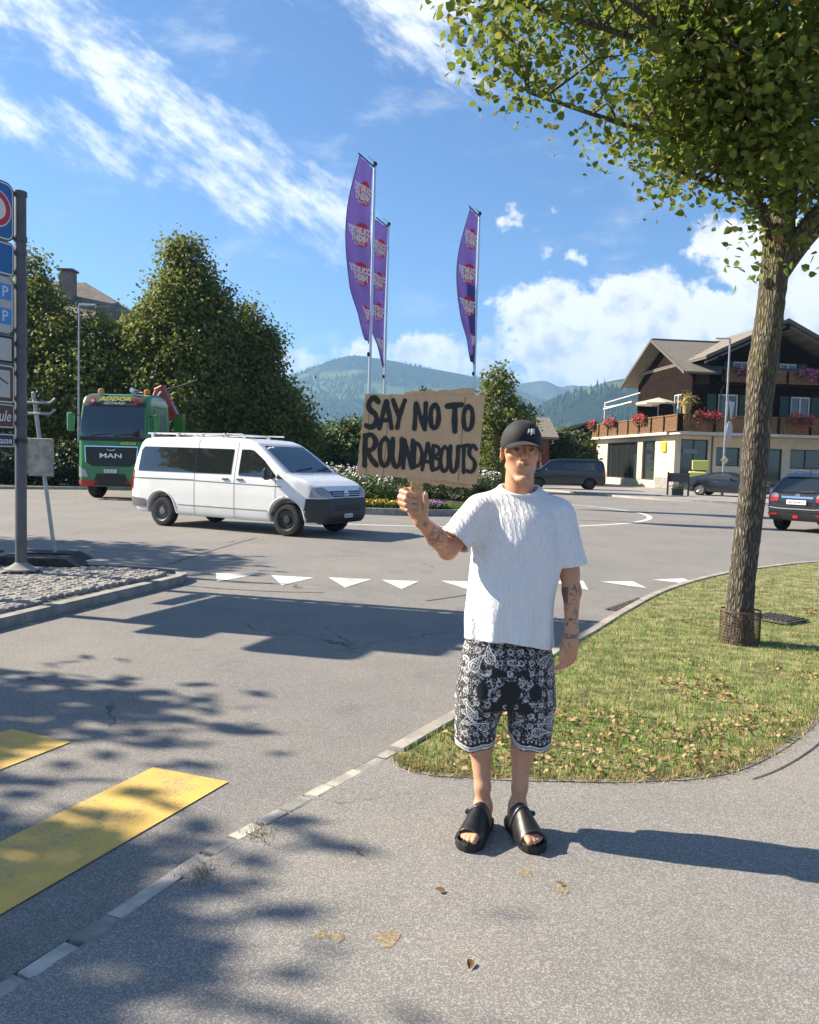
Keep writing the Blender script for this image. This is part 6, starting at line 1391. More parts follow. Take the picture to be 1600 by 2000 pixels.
# ---- parked dark van, coupe, dark estate
def box_van(name, label, loc, ang, c):
    t = thing(name, label, 'van'); at_pose(t, loc, ang); PM = paint('dark van paint', c, .22, .4)
    s = Shell([(-.95, .35), (-1.0, .6), (-.97, 1.1), (-.88, 1.62), (-.74, 1.84), (-.4, 1.9), (2.0, 1.9), (2.5, 1.8), (3.1, 1.28), (3.75, 1.08), (4.0, .88), (4.02, .45), (3.9, .28), (-.8, .3)], [(.3, .90), (.8, .95), (1.15, .94), (1.75, .80), (1.9, .72)], [(-1.02, .85), (-.8, .97), (-.3, 1), (3, 1), (3.6, .94), (4.05, .74)], h=.045, k=.07, arches=[(0, .34), (3.2, .34)], arch_r=.40, track=.82); s.body(PM, t)
    for s_ in ('-y', '+y'):
        sg = 1 if s_[0] == '+' else -1
        s.patch('window', [(-.75, 1.18), (1.75, 1.18), (1.75, 1.66), (-.66, 1.68)], s_, GLASS, t, .01, .12); s.patch('window', [(1.85, 1.16), (2.95, 1.12), (2.4, 1.62), (1.85, 1.66)], s_, GLASS, t, .01, .12)
        s.line('side_crease', [(-.9, .92), (2.9, .88)], s_, .02, TRIM, t); s.line('side_crease', [(-.9, .62), (2.7, .60)], s_, .02, TRIM, t)
        s.patch('tail_lamp', [(-.98, .82), (-.80, .82), (-.78, 1.2), (-.93, 1.2)], s_, REDL, t, .012, .06)
        for x0 in (0, 3.2): wheel(t, (x0, sg * .82, .335), .335, .23, DKRIM, 'spoke', sg)
        MB().box((2.75, sg * 1.05, 1.2), (.1, .18, .2), .04).build('mirror', TRIM, t, True)
    s.patch('rear_window', [(-.66, 1.15), (.66, 1.15), (.6, 1.65), (-.6, 1.65)], '-x', GLASS, t, .01, .1); s.patch('windscreen', [(-.7, 1.25), (.7, 1.25), (.6, 1.75), (-.6, 1.75)], '+x', GLASS, t, .01, .1)
    s.patch('rear_bumper', [(-.85, .36), (.85, .36), (.85, .6), (-.85, .6)], '-x', TRIM, t, .015, .1); plate(t, (-1.02, 0, .75), math.pi, .42, .11, 'BE 71 904', .08)
    return t
box_van('panel_van', 'dark blue-grey van parked beyond the roundabout beside the chalet', (11.35, 52.4, .1), 176, (.022, .028, .036))
def low_car(name, label, cat, loc, ang, c, side, half, plan, wb, r, panes, tail, hatch=False, rim=ALU, h=.035, z0=.3, arch=.37, track=.76, zs=1.):
    t = thing(name, label, cat); at_pose(t, loc, ang); PM = paint(name + ' paint', c, .2, .5)
    s = Shell(side, half, plan, h=h, k=.09, arches=[(0, r), (wb, r)], arch_r=arch, track=track); s.body(PM, t)
    for s_ in ('-y', '+y'):
        sg = 1 if s_[0] == '+' else -1
        for p in panes: s.patch('window', p, s_, GLASS, t, .009, .09)
        for x0 in (0, wb): wheel(t, (x0, sg * track, r), r, .24, rim, 'spoke', sg)
    return t, s, PM
cp, cs, cpm = low_car('coupe', 'dark grey low coupe parked in front of the chalet shop window', 'car', (17.1, 47.6, .1), -38, (.03, .036, .044),
    [(-.85, .35), (-.95, .6), (-.92, .88), (-.7, 1.02), (-.2, 1.12), (.6, 1.33), (1.1, 1.385), (1.55, 1.36), (2.0, 1.2), (2.55, 1.0), (3.2, .93), (3.6, .8), (3.75, .6), (3.74, .35), (3.6, .2), (-.7, .22)], [(.2, .88), (.55, .95), (.9, .93), (1.05, .86), (1.4, .62)], [(-1, .8), (-.7, .95), (-.2, 1), (3, 1), (3.4, .92), (3.8, .72)], 2.82, .345,
    [[(.0, 1.0), (.95, .98), (.95, 1.30), (.6, 1.29), (.25, 1.16)], [(1.0, .98), (1.95, .95), (1.75, 1.14), (1.45, 1.29), (1.0, 1.32)]], None)
cs.patch('windscreen', [(-.62, 1.02), (.62, 1.02), (.5, 1.30), (-.5, 1.30)], '+x', GLASS, cp, .012, .1); cs.patch('rear_window', [(-.55, 1.05), (.55, 1.05), (.48, 1.30), (-.48, 1.30)], '-x', GLASS, cp, .012, .1)
for sg in (-1, 1):
    cs.patch('headlamp', [(sg * .5, .66), (sg * .85, .68), (sg * .85, .78), (sg * .55, .76)], '+x', CLR, cp, .012, .06); cs.patch('tail_lamp', [(sg * .4, .80), (sg * .86, .80), (sg * .86, .90), (sg * .45, .90)], '-x', REDL, cp, .012, .06)
    MB().box((1.75, sg * 1.0, 1.0), (.12, .2, .13), .045).build('mirror', cpm, cp, True); MB().box((.9, sg * .93, .82), (.18, .025, .03), .01).build('door_handle', CHR, cp)
    cs.line('door_seam', [(.75, .35), (.75, .95)], '+y' if sg > 0 else '-y', .014, BLK, cp); cs.line('sill', [(.4, .30), (2.4, .30)], '+y' if sg > 0 else '-y', .05, TRIM, cp)
suv, ss, spm = low_car('estate_car', 'dark grey estate car with red tail lamps leaving on the right', 'car', (10.95, 22.35, 0), 40, (.035, .038, .042),
    [(-.80, .42), (-.86, .55), (-.84, .82), (-.80, 1.0), (-.62, 1.22), (-.42, 1.46), (-.2, 1.53), (.6, 1.585), (1.2, 1.565), (1.6, 1.46), (2.1, 1.15), (2.4, 1.04), (3.1, .96), (3.4, .82), (3.45, .55), (3.35, .32), (-.7, .30)], [(.3, .84), (.6, .89), (.95, .885), (1.05, .86), (1.5, .64), (1.6, .56)], [(-.9, .86), (-.6, .96), (-.1, 1), (2.8, 1), (3.2, .9), (3.5, .74)], 2.635, .34,
    [[(-.35, 1.06), (.05, 1.04), (.05, 1.36), (-.2, 1.36)], [(.1, 1.03), (.95, 1.02), (.95, 1.44), (.1, 1.42)], [(1.0, 1.02), (1.95, 1.02), (1.5, 1.36), (1.0, 1.44)]], None)
ss.patch('rear_window', [(-.62, 1.06), (.62, 1.06), (.50, 1.42), (-.50, 1.42)], '-x', GLASS, suv, .012, .08); ss.patch('spoiler', [(-.56, 1.46), (.56, 1.46), (.52, 1.53), (-.52, 1.53)], '-x', spm, suv, .06, .08)
ss.line('wiper', [(-.05, 1.075), (-.42, 1.085)], '-x', .025, BLK, suv, .03); MB().box((-.70, 0, 1.03), (.05, .3, .03), .01).build('wiper_mount', BLK, suv)
ss.line('tailgate_bar', [(-.42, .935), (.42, .935)], '-x', .055, CHR, suv, .016); ss.line('tailgate_seam', [(-.66, 1.02), (-.6, .70), (.6, .70), (.66, 1.02)], '-x', .014, BLK, suv, .01)
ss.line('bumper_edge', [(-.8, .66), (-.5, .63), (.5, .63), (.8, .66)], '-x', .03, M('silver edge', (.35, .36, .37), .3, .6), suv, .014)
ss.patch('lower_cladding', [(-.86, .34), (.86, .34), (.86, .5), (.6, .53), (-.6, .53), (-.86, .5)], '-x', TRIM, suv, .014, .08)
p, nn = ss.cast((-9, 0, 1.0), (1, 0, 0)); MB().lathe([(-.008, .07), (.0, .075), (.004, .0)], 20, Matrix.Translation((p[0] - .012, 0, .995)) @ Matrix.Diagonal((1, 1, .55, 1)), 'x').build('emblem', CHR, suv, True)
plate(suv, (-.875, 0, .81), math.pi, .52, .12, 'BE 820477', .095); text('XV', .07, CHR, suv, 'lettering', (-.885, -.48, .76), (R(90), 0, R(-90)), ext=.004)
for sg in (-1, 1):
    s_ = '+y' if sg > 0 else '-y'
    ss.patch('tail_lamp', [(sg * .50, .83), (sg * .86, .80), (sg * .86, 1.03), (sg * .62, 1.05), (sg * .50, 1.0)], '-x', REDL, suv, .014, .05); ss.patch('reversing_lamp', [(sg * .49, .93), (sg * .70, .92), (sg * .70, 1.03), (sg * .56, 1.03)], '-x', CLR, suv, .022, .05)
    ss.patch('tail_lamp_side', [(-.82, .84), (-.5, .92), (-.5, 1.0), (-.78, 1.03)], s_, REDL, suv, .012, .05); ss.patch('fog_reflector', [(sg * .52, .46), (sg * .76, .46), (sg * .76, .51), (sg * .52, .51)], '-x', REDL, suv, .03, .05)
    MB().tube([(-.1, sg * .52, 1.6), (.3, sg * .54, 1.64), (1.0, sg * .54, 1.63), (1.35, sg * .52, 1.57)], .022, 8).build('roof_rail', M('rail silver', (.5, .5, .52), .3, .6), suv, True); MB().box((1.9, sg * .98, 1.06), (.12, .2, .15), .05).build('mirror', spm, suv, True)
    ss.line('arch_cladding', [(.0 + .42 * math.cos(a), .36 + .42 * math.sin(a)) for a in np.linspace(R(5), R(175), 14)], s_, .07, TRIM, suv, .012)
MB().box((-.88, 0, .42), (.03, .14, .08), .01).build('fog_lamp', REDL, suv); MB().tube([(-.05, 0, 1.55), (-.22, 0, 1.78)], [.008, .004], 6).build('aerial', BLK, suv)
# ------------------------------------------------------------------ chalet (local: x along the shaded front, y away along the sunlit side)
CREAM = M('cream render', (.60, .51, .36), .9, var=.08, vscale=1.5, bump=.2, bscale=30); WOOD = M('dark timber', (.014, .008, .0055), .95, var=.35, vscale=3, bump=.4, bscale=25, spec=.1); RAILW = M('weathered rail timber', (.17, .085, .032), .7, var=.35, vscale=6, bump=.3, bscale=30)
WFRAME = M('white window frame', (.66, .65, .62), .5); SHOPG = M('shop glass', (.02, .024, .026), .05, spec=.9, coat=.4); SHUT = M('dark green shutter', (.015, .055, .04), .6); GUT = M('grey gutter', (.09, .08, .075), .5)
def shingle_mat():
    m = bpy.data.materials.new('grey shingles'); m.use_nodes = True; t = m.node_tree; b = t.nodes['Principled BSDF']; ov = t.nodes.new('ShaderNodeTexCoord').outputs['Object']; x_, y_, z_ = xyz(t, ov)
    n = t.nodes.new('ShaderNodeTexBrick'); n.inputs['Scale'].default_value = 2.2; n.inputs['Mortar Size'].default_value = .03; n.inputs['Color1'].default_value = (.22, .19, .16, 1); n.inputs['Color2'].default_value = (.27, .24, .20, 1); n.inputs['Mortar'].default_value = (.05, .043, .038, 1)
    t.links.new(comb(t, x_, z_ * 1.6, 0), n.inputs['Vector']); t.links.new(n.outputs['Color'], b.inputs['Base Color']); b.inputs['Roughness'].default_value = .9; return m
SHING = shingle_mat()
ch = thing('chalet', 'dark timber chalet with cream shop ground floor and flowered balconies', 'house', (18.75, 58.5, .1), R(6))
def part(name, mat, c, d, bev=0., parent=ch): return MB().box(c, d, bev).build(name, mat, parent)
# ground floor built as wall pieces around its openings
def wall_with(name, mat, ax, at_, a0, a1, z0, z1, th, opens, parent=ch):
    """ax x: wall in the plane y=at_ running along x; ax y: plane x=at_ running along y; openings (a0,a1,z0,z1)"""
    m = MB(); xs = sorted({a0, a1, *[o[0] for o in opens], *[o[1] for o in opens]}); zs = sorted({z0, z1, *[o[2] for o in opens], *[o[3] for o in opens]})
    for i in range(len(xs) - 1):
        z_run = None
        for j in range(len(zs) - 1):
            cx_, cz_ = (xs[i] + xs[i + 1]) / 2, (zs[j] + zs[j + 1]) / 2
            if any(o[0] < cx_ < o[1] and o[2] < cz_ < o[3] for o in opens): continue
            d_ = (xs[i + 1] - xs[i], zs[j + 1] - zs[j])
            if ax == 'x': m.box((cx_, at_ + th / 2, cz_), (d_[0], th, d_[1]))
            else: m.box((at_ + th / 2, cx_, cz_), (th, d_[0], d_[1]))
    return m.build(name, mat, parent)
def window(a0, a1, z0, z1, ax, at_, inset, mull=1, fr=.07, fmat=WFRAME, glass=SHOPG, parent=ch, trans=0):
    """frame, mullions and panes set back in the opening"""
    w_ = None; q = at_ + inset
    def bx(c, d, mt, nm, par): 
        m = MB(); m.box((c[0], q, c[1]) if ax == 'x' else (q, c[0], c[1]), (d[0], .06, d[1]) if ax == 'x' else (.06, d[0], d[1])); return m.build(nm, mt, par)
    f = MB()
    for c, d in ((((a0 + a1) / 2, z0 + fr / 2), (a1 - a0, fr)), (((a0 + a1) / 2, z1 - fr / 2), (a1 - a0, fr)), ((a0 + fr / 2, (z0 + z1) / 2), (fr, z1 - z0 - 2 * fr)), ((a1 - fr / 2, (z0 + z1) / 2), (fr, z1 - z0 - 2 * fr))):
        f.box((c[0], q, c[1]) if ax == 'x' else (q, c[0], c[1]), (d[0], .08, d[1]) if ax == 'x' else (.08, d[0], d[1]))
    w_ = f.build('window', fmat, parent)
    for k in range(mull):
        c = a0 + (a1 - a0) * (k + 1) / (mull + 1); m = MB(); m.box((c, q - .002, (z0 + z1) / 2) if ax == 'x' else (q - .002, c, (z0 + z1) / 2), (fr, .076, z1 - z0 - 2 * fr) if ax == 'x' else (.076, fr, z1 - z0 - 2 * fr)); m.build('mullion', fmat, w_)
    for k in range(mull + 1):
        b0 = a0 + (a1 - a0) * k / (mull + 1) + fr / 2; b1 = a0 + (a1 - a0) * (k + 1) / (mull + 1) - fr / 2; m = MB(); c = ((b0 + b1) / 2, (z0 + z1) / 2); d = (b1 - b0, z1 - z0 - fr)
        m.box((c[0], q + .03, c[1]) if ax == 'x' else (q + .03, c[0], c[1]), (d[0], .015, d[1]) if ax == 'x' else (.015, d[0], d[1])); m.build('pane', glass, w_)
    return w_
wall_with('wall', CREAM, 'y', 0., 0, 17, 0, 3.86, .3, [(3.5, 6.0, .55, 3.55), (7.0, 14.0, .55, 3.55)]); wall_with('wall', CREAM, 'x', 0.002, .305, 20, 0, 3.86, .3, [(.45, 2.5, .12, 3.6), (3.1, 4.9, 1.75, 3.1), (6.9, 8.1, .12, 3.1), (8.7, 11.2, 1.7, 3.1), (12.2, 14.5, 1.7, 3.1)])
part('rear_wall', CREAM, (10, 16.85, 1.93), (19.3, .3, 3.86)); part('floor_slab', CREAM, (10.1, 8.5, .06), (19.2, 16.2, .1))
for a0, a1, m_ in ((3.5, 6.0, 0), (7.0, 14.0, 2)): window(a0, a1, .55, 3.55, 'y', 0, .16, m_, .09, M('bronze shop frame', (.06, .055, .05), .4, .4))
window(.45, 2.5, .12, 3.6, 'x', 0, .16, 1, .09, MATS['bronze shop frame'])
for a0, a1, z0, m_ in ((3.1, 4.9, 1.75, 0), (6.9, 8.1, .12, 0), (8.7, 11.2, 1.7, 1), (12.2, 14.5, 1.7, 1)): window(a0, a1, z0, 3.1, 'x', 0, .16, m_, .08, MATS['bronze shop frame'])
part('downpipe', GUT, (2.75, -.08, 1.95), (.1, .1, 3.8), .03); part('plinth', M('grey plinth', (.25, .24, .22), .9, var=.2, vscale=4), (-.03, 1.5, .42), (.06, 3.4, .8)); part('shop_arrow_sign', M('grey arrow sign', (.16, .17, .18), .4), (1.2, .12, 2.75), (1.1, .03, .32))
part('street_clutter', M('shop display', (.22, .10, .08), .8, var=.6, vscale=3), (1.4, .75, .9), (1.8, .5, 1.1), .05)
# balcony slab and rails
part('balcony_slab', M('pale slab', (.48, .45, .39), .85, var=.1, vscale=2), (10, -.75, 3.98), (20.8, 1.9, .2)); part('balcony_slab', MATS['pale slab'], (-.2, 8.6, 3.981), (.76, 16.8, .2))
part('terrace_floor', M('terrace floor', (.26, .24, .22), .9), (1.4, 8.6, 4.0), (2.3, 16.4, .16))
def rail(ax, at_, a0, a1, z0, z1, name='balcony_rail', parent=ch, pitch=.17):
    t = MB()
    def b(c, zc, w_, hz_, th): t.box((c, at_, zc) if ax == 'x' else (at_, c, zc), (w_, th, hz_) if ax == 'x' else (th, w_, hz_))
    b((a0 + a1) / 2, z1, a1 - a0, .1, .14); b((a0 + a1) / 2, z0 + .06, a1 - a0, .1, .08); r_ = t.build(name, RAILW, parent)
    t = MB(); rr_ = random.Random(3)
    for k, c in enumerate(np.arange(a0 + .09, a1 - .05, pitch)):
        b(c, (z0 + z1) / 2 - .01, pitch * .80, z1 - z0 - .12, .028 + rr_.uniform(-.004, .004))
    tag(t.build('rail_boards', RAILW, r_), kind='stuff')
    for c in np.arange(a0 + .05, a1 + .01, 2.35): t = MB(); b(c, (z0 + z1) / 2 + .02, .15, z1 - z0 + .1, .17); t.build('rail_post', WOOD, r_)
    return r_
rail('y', -.5, -1.6, 16.8, 4.1, 5.22); rail('x', -1.62, -.35, 20, 4.1, 5.22)
# upper storeys
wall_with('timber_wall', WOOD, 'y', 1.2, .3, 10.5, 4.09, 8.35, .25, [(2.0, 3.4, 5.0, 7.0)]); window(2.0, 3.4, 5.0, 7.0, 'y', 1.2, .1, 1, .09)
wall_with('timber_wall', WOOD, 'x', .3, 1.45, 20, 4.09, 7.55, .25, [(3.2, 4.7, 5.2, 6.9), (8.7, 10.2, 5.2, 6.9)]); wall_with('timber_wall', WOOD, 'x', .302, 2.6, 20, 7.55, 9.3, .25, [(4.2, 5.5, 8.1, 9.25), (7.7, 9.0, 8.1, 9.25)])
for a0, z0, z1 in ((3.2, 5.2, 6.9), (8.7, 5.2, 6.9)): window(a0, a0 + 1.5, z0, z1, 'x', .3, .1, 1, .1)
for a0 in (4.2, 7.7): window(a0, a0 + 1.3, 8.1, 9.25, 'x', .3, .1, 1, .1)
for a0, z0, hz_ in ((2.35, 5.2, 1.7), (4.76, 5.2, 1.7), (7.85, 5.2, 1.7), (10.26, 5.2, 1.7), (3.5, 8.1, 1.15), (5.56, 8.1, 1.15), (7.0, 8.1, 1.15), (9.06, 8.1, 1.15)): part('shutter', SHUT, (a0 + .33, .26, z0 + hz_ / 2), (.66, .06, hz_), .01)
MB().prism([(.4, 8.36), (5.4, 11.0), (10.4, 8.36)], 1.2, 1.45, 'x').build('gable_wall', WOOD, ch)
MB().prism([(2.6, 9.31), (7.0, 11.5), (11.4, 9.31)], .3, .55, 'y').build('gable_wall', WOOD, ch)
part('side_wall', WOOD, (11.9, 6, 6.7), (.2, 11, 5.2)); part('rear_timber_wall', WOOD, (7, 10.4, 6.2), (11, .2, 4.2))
def roof(name, pts, th, mat, parent=ch):
    a, b, c, d = [Vector(p) for p in pts]; n_ = (b - a).cross(d - a).normalized() * th
    if n_.z < 0: n_ = -n_
    V = [a, b, c, d, a + n_, b + n_, c + n_, d + n_]; return mesh(name, [tuple(v_) for v_ in V], [(3, 2, 1, 0), (4, 5, 6, 7), (0, 1, 5, 4), (1, 2, 6, 5), (2, 3, 7, 6), (3, 0, 4, 7)], mat, parent)
r1 = roof('roof', [(.1, -.8, 8.15), (9, -.8, 8.15), (9, 5.4, 11.2), (.1, 5.4, 11.2)], .16, SHING); roof('roof', [(.1, 5.41, 11.2), (9, 5.41, 11.2), (9, 11.6, 8.15), (.1, 11.6, 8.15)], .16, SHING)
part('ridge_cap', GUT, (4.5, 5.4, 11.37), (8.8, .3, .1)); part('gutter', GUT, (4.6, -.88, 8.2), (8.9, .14, .12), .03)
MB().tube([(3.6, -.9, 8.15), (3.4, -.3, 7.6), (3.3, .1, 7.2), (3.3, .1, 4.2)], .06, 8).build('gutter_pipe', GUT, ch, True)
roof('roof', [(1.2, -1.7, 9.1), (7, -1.7, 11.85), (7, 11.5, 11.85), (1.2, 11.5, 9.1)], .2, SHING); roof('roof', [(7.01, -1.7, 11.85), (12.8, -1.7, 9.1), (12.8, 11.5, 9.1), (7.01, 11.5, 11.85)], .2, SHING)
for s0, s1 in (((1.15, 9.06), (7, 11.83)), ((12.85, 9.06), (7, 11.83))):
    for dz_, o_, th_ in ((0, 0, .26), (-.30, .12, .16)): MB().prism([(s0[0], s0[1] + dz_), (s1[0], s1[1] + dz_), (s1[0], s1[1] + dz_ + th_), (s0[0], s0[1] + dz_ + th_)], -1.78 + o_, -1.71 + o_, 'y').build('barge_board', M('grey barge board', (.10, .085, .07), .8), ch)
for s0, s1 in (((-.85, 8.08), (5.4, 11.16)), ((11.65, 8.08), (5.4, 11.16))): MB().prism([(s0[0], s0[1]), (s1[0], s1[1]), (s1[0], s1[1] + .24), (s0[0], s0[1] + .24)], .02, .08, 'x').build('barge_board', MATS['grey barge board'], ch)
part('upper_balcony', WOOD, (7, -.5, 7.55), (8.6, 1.5, .14)); rail('x', -1.2, 2.7, 11.3, 7.62, 8.45)
part('purlin', WOOD, (7, -.6, 11.5), (.3, 2.2, .3)); part('purlin', WOOD, (2.2, -.6, 9.2), (.25, 2.2, .25)); part('purlin', WOOD, (11.8, -.6, 9.2), (.25, 2.2, .25))
# flower boxes hang on the rails
L_GER = leafmat('geranium leaf', (.03, .07, .02), (.07, .12, .03), (.09, .13, .04), .25)
def to_w(x, y, z): c, s = math.cos(R(6)), math.sin(R(6)); return (18.75 + c * x - s * y, 58.5 + s * x + c * y, .1 + z)
def flower_box(label, x, y, z, ln, along, colr, seed, drop=.35, hang=.45):
    rg = np.random.default_rng(seed); t = thing('flower_box', label, 'flower box', to_w(x, y, z), R(6 if along == 'x' else 96), 'flower boxes on the chalet balconies')
    MB().box((0, 0, 0), (ln, .25, .22), .02).build('trough', M('trough wood', (.10, .06, .035), .8), t)
    n = 200; P = np.stack([rg.uniform(-ln / 2, ln / 2, n), rg.normal(0, .13, n) , rg.normal(.18, .16, n) - hang * np.abs(rg.normal(0, .4, n)) * (rg.random(n) < .5)], 1)
    sgn = -1 if along == 'x' else 1; P[:, 1] += sgn * .16
    leaves('blossoms', P, rg.normal(size=(n, 3)) + np.array([0, sgn * 1., .5]), .12, M('geranium ' + colr[0], colr[1], .7, var=.35, vscale=8, trans=.2), t, rg, 'lime', 1.0)
    P = np.stack([rg.uniform(-ln / 2, ln / 2, n), rg.normal(0, .13, n) + sgn * .08, rg.normal(.1, .16, n) - .3 * rg.random(n)], 1); leaves('leaves', P, rg.normal(size=(n, 3)) + np.array([0, sgn * .5, .6]), .16, L_GER, t, rg, 'quad', .9); return t
RED_ = ('red', (.55, .05, .07)); PINK = ('pink', (.48, .12, .30))
flower_box('red geraniums at the far left end of the sunlit balcony rail', -.62, 16.4, 5.15, 1.5, 'y', RED_, 1); flower_box('red geraniums on the sunlit balcony rail near the awning post', -.62, 11.6, 5.15, 2.4, 'y', RED_, 2); flower_box('red geraniums in the middle of the sunlit balcony rail', -.62, 5.0, 5.15, 2.2, 'y', RED_, 3)
flower_box('red geraniums on the shaded rail just right of the chalet corner', 1.4, -1.78, 5.12, 1.9, 'x', RED_, 4, hang=.9); flower_box('red geraniums on the shaded rail right of the lime trunk', 8.2, -1.78, 5.12, 1.9, 'x', RED_, 5, hang=.9)
flower_box('pink flowers on the upper balcony left of the lime trunk', 4.2, -1.36, 8.4, 1.3, 'x', PINK, 6); flower_box('purple pink flowers hanging from the upper balcony right of the lime trunk', 9.0, -1.36, 8.35, 1.9, 'x', PINK, 7, hang=.6)
sg_ = thing('yellow_sign', 'square yellow sign on the sunlit cream wall near the chalet corner', 'sign', to_w(-.09, 1.75, 3.05), R(6)); MB().box((0, 0, 0), (.14, .8, .72), .02).build('panel', M('yellow sign', (.80, .66, .06), .5), sg_); MB().prism([(-.15, -.1), (.0, .12), (.05, .0), (.16, .1), (.02, -.16), (-.02, -.04)], -.078, -.072, 'x').build('emblem', M('sign emblem', (.35, .28, .03), .6), sg_)
par = thing('parasol', 'cream parasol standing open on the chalet terrace', 'parasol', to_w(.55, 4.6, 4.1)); CANV = M('cream canvas', (.62, .58, .50), .85, trans=.25)
MB().tube([(0, 0, 0), (0, 0, 2.75)], .03, 8).build('pole', WFRAME, par, True); MB().lathe([(2.28, 1.75), (2.32, 1.7), (2.62, .55), (2.75, .05), (2.78, 0)], 8, None, 'z').build('canopy', CANV, par); MB().lathe([(2.18, 1.74), (2.28, 1.75)], 8, None, 'z').build('valance', CANV, par); MB().lathe([(0, .3), (.08, .3), (.1, .05)], 16, None, 'z').build('base', GUT, par)
aw = thing('awning', 'long cream awning on a white post over the far end of the terrace', 'awning', to_w(.2, 10.2, 4.1)); MB().tube([(-.5, 5.8, 0), (-.5, 5.8, 3.15)], .06, 8).build('post', WFRAME, aw, True); roof('canopy', [(-.6, -3.6, 2.45), (-.6, 5.9, 2.7), (2.2, 5.9, 3.05), (2.2, -3.6, 2.85)], .05, CANV, aw); MB().box((-.6, 1.1, 2.55), (.08, 9.5, .1)).build('front_bar', WFRAME, aw); MB().tube([(-.5, 5.8, 3.1), (.3, -2.6, 3.35)], .04, 6).build('arm', WFRAME, aw)
st_ = thing('straw_figure', 'yellow straw bundle standing on the balcony corner', 'decoration', to_w(.3, -.9, 4.1)); MB().lathe([(0, .26), (.5, .20), (1.2, .22), (1.7, .26), (2.0, .32), (2.3, .24), (2.45, .0)], 12, None, 'z').build('bundle', M('straw', (.34, .27, .09), .9, var=.4, vscale=14, bump=.8, bscale=30), st_, True)
leaves('straw_ends', np.random.default_rng(3).normal(size=(220, 3)) * [.3, .3, .3] + [0, 0, 2.1], np.random.default_rng(4).normal(size=(220, 3)), .3, MATS['straw'], st_, np.random.default_rng(5), 'quad', .25)['kind'] = 'stuff'
# barns behind the roundabout
bn_ = thing('barn', 'low dark barn roof sloping up behind the parked dark van', 'barn', (13.6, 78, 0)); part('wall', WOOD, (2.6, 4, 1.4), (8, 8, 2.8), parent=bn_); roof('roof', [(-2.6, -1, 2.9), (3.4, -1, 5.6), (3.4, 9, 5.6), (-2.6, 9, 2.9)], .2, WOOD, bn_); roof('roof', [(3.41, -1, 5.6), (9, -1, 3), (9, 9, 3), (3.41, 9, 5.6)], .2, WOOD, bn_); MB().prism([(-1.4, 2.8), (3.4, 5.3), (6.6, 2.8)], .0, .2, 'y').build('gable', WOOD, bn_)
bn2 = thing('barn', 'rust red timber building behind the slim tree', 'barn', (4.4, 62, 0)); RBR = M('rust timber', (.16, .045, .03), .85, var=.3, vscale=2, bump=.4, bscale=12); part('wall', RBR, (3, 4, 1.8), (6, 8, 3.6), parent=bn2); roof('roof', [(-.6, -.6, 3.5), (6.6, -.6, 3.5), (6.6, 4, 5.2), (-.6, 4, 5.2)], .18, SHING, bn2); roof('roof', [(-.6, 4.01, 5.2), (6.6, 4.01, 5.2), (6.6, 8.6, 3.5), (-.6, 8.6, 3.5)], .18, SHING, bn2)
for x0 in (1., 3.6): window(x0, x0 + 1.2, 1.2, 2.5, 'x', -.06, .02, 1, .1, parent=bn2)
# apartment house behind the trees on the left
ah = thing('apartment_house', 'grey hipped roof with a chimney above the trees on the left', 'house', (-38, 60, 0)); part('wall', CREAM, (10.5, 6, 4.7), (19, 12, 9.4), parent=ah)
E_ = [(-.8, -.8, 9.4), (21.5, -.8, 9.4), (21.5, 12.8, 9.4), (-.8, 12.8, 9.4)]; RL, RR_ = (4, 6, 15.0), (11.8, 6, 15.0); ROOFG = M('old roof tiles', (.17, .15, .125), .9, var=.2, vscale=2, bump=.5, bscale=10)
for q in ((E_[0], E_[1], RR_, RL), (E_[2], E_[3], RL, RR_)): mesh('roof', q, [(0, 1, 2, 3)], ROOFG, ah)
for q in ((E_[1], E_[2], RR_), (E_[3], E_[0], RL)): mesh('roof', q, [(0, 1, 2)], ROOFG, ah)
part('chimney', M('chimney render', (.20, .17, .15), .9, var=.2, vscale=2), (11.3, 3.8, 13.7), (1.0, 1.0, 3.2), .02, ah); part('chimney_cap', GUT, (11.3, 3.8, 15.4), (1.25, 1.25, .16), .02, ah); part('dormer', ROOFG, (15.5, .7, 11.6), (1.2, 1.6, 1.0), .02, ah)
for x0 in (3, 7, 11, 15):
    for z0 in (2., 5.6): window(x0, x0 + 1.3, z0, z0 + 1.5, 'x', -.06, .02, 1, .1, parent=ah)
gw = thing('garden_wall', 'pale grey wall seen low between the trees behind the hedge', 'wall', (-30, 46.5, 0)); part('wall', M('grey wall', (.34, .33, .32), .9, var=.1, vscale=1), (9, .15, 1.5), (18, .3, 3.0), parent=gw); part('coping', GUT, (9, .15, 3.05), (18.1, .4, .1), parent=gw)
# ------------------------------------------------------------------ street furniture
GALV = M('galvanised steel', (.34, .35, .36), .4, .7, var=.15, vscale=6); POST = M('grey painted post', (.10, .105, .115), .45, .2, var=.15, vscale=4, bump=.1, bscale=50); SIGNBACK = M('sign back', (.42, .43, .44), .5, .4)
def lamp(label, loc, h, arm, r=.06):
    t = thing('street_lamp', label, 'lamp', loc); MB().tube([(0, 0, 0), (0, 0, .8), (0, 0, h)], [r * 1.35, r * 1.2, r * .8], 12).build('pole', GALV, t, True)
    MB().box((arm * .5, 0, h + .02), (abs(arm), .16, .07), .02).build('lamp_head', M('lamp head', (.5, .5, .5), .4), t); MB().box((arm * .55, 0, h - .02), (abs(arm) * .6, .12, .02)).build('lamp_glass', M('lamp glass', (.65, .66, .66), .2), t); return t
l2 = lamp('slim street lamp standing in front of the chalet', (17.75, 46.6, .1), 8.85, -.85); lamp('slim street lamp beside the green lorry under the trees', (-14.9, 36.8, 0), 8.1, .75, .05)
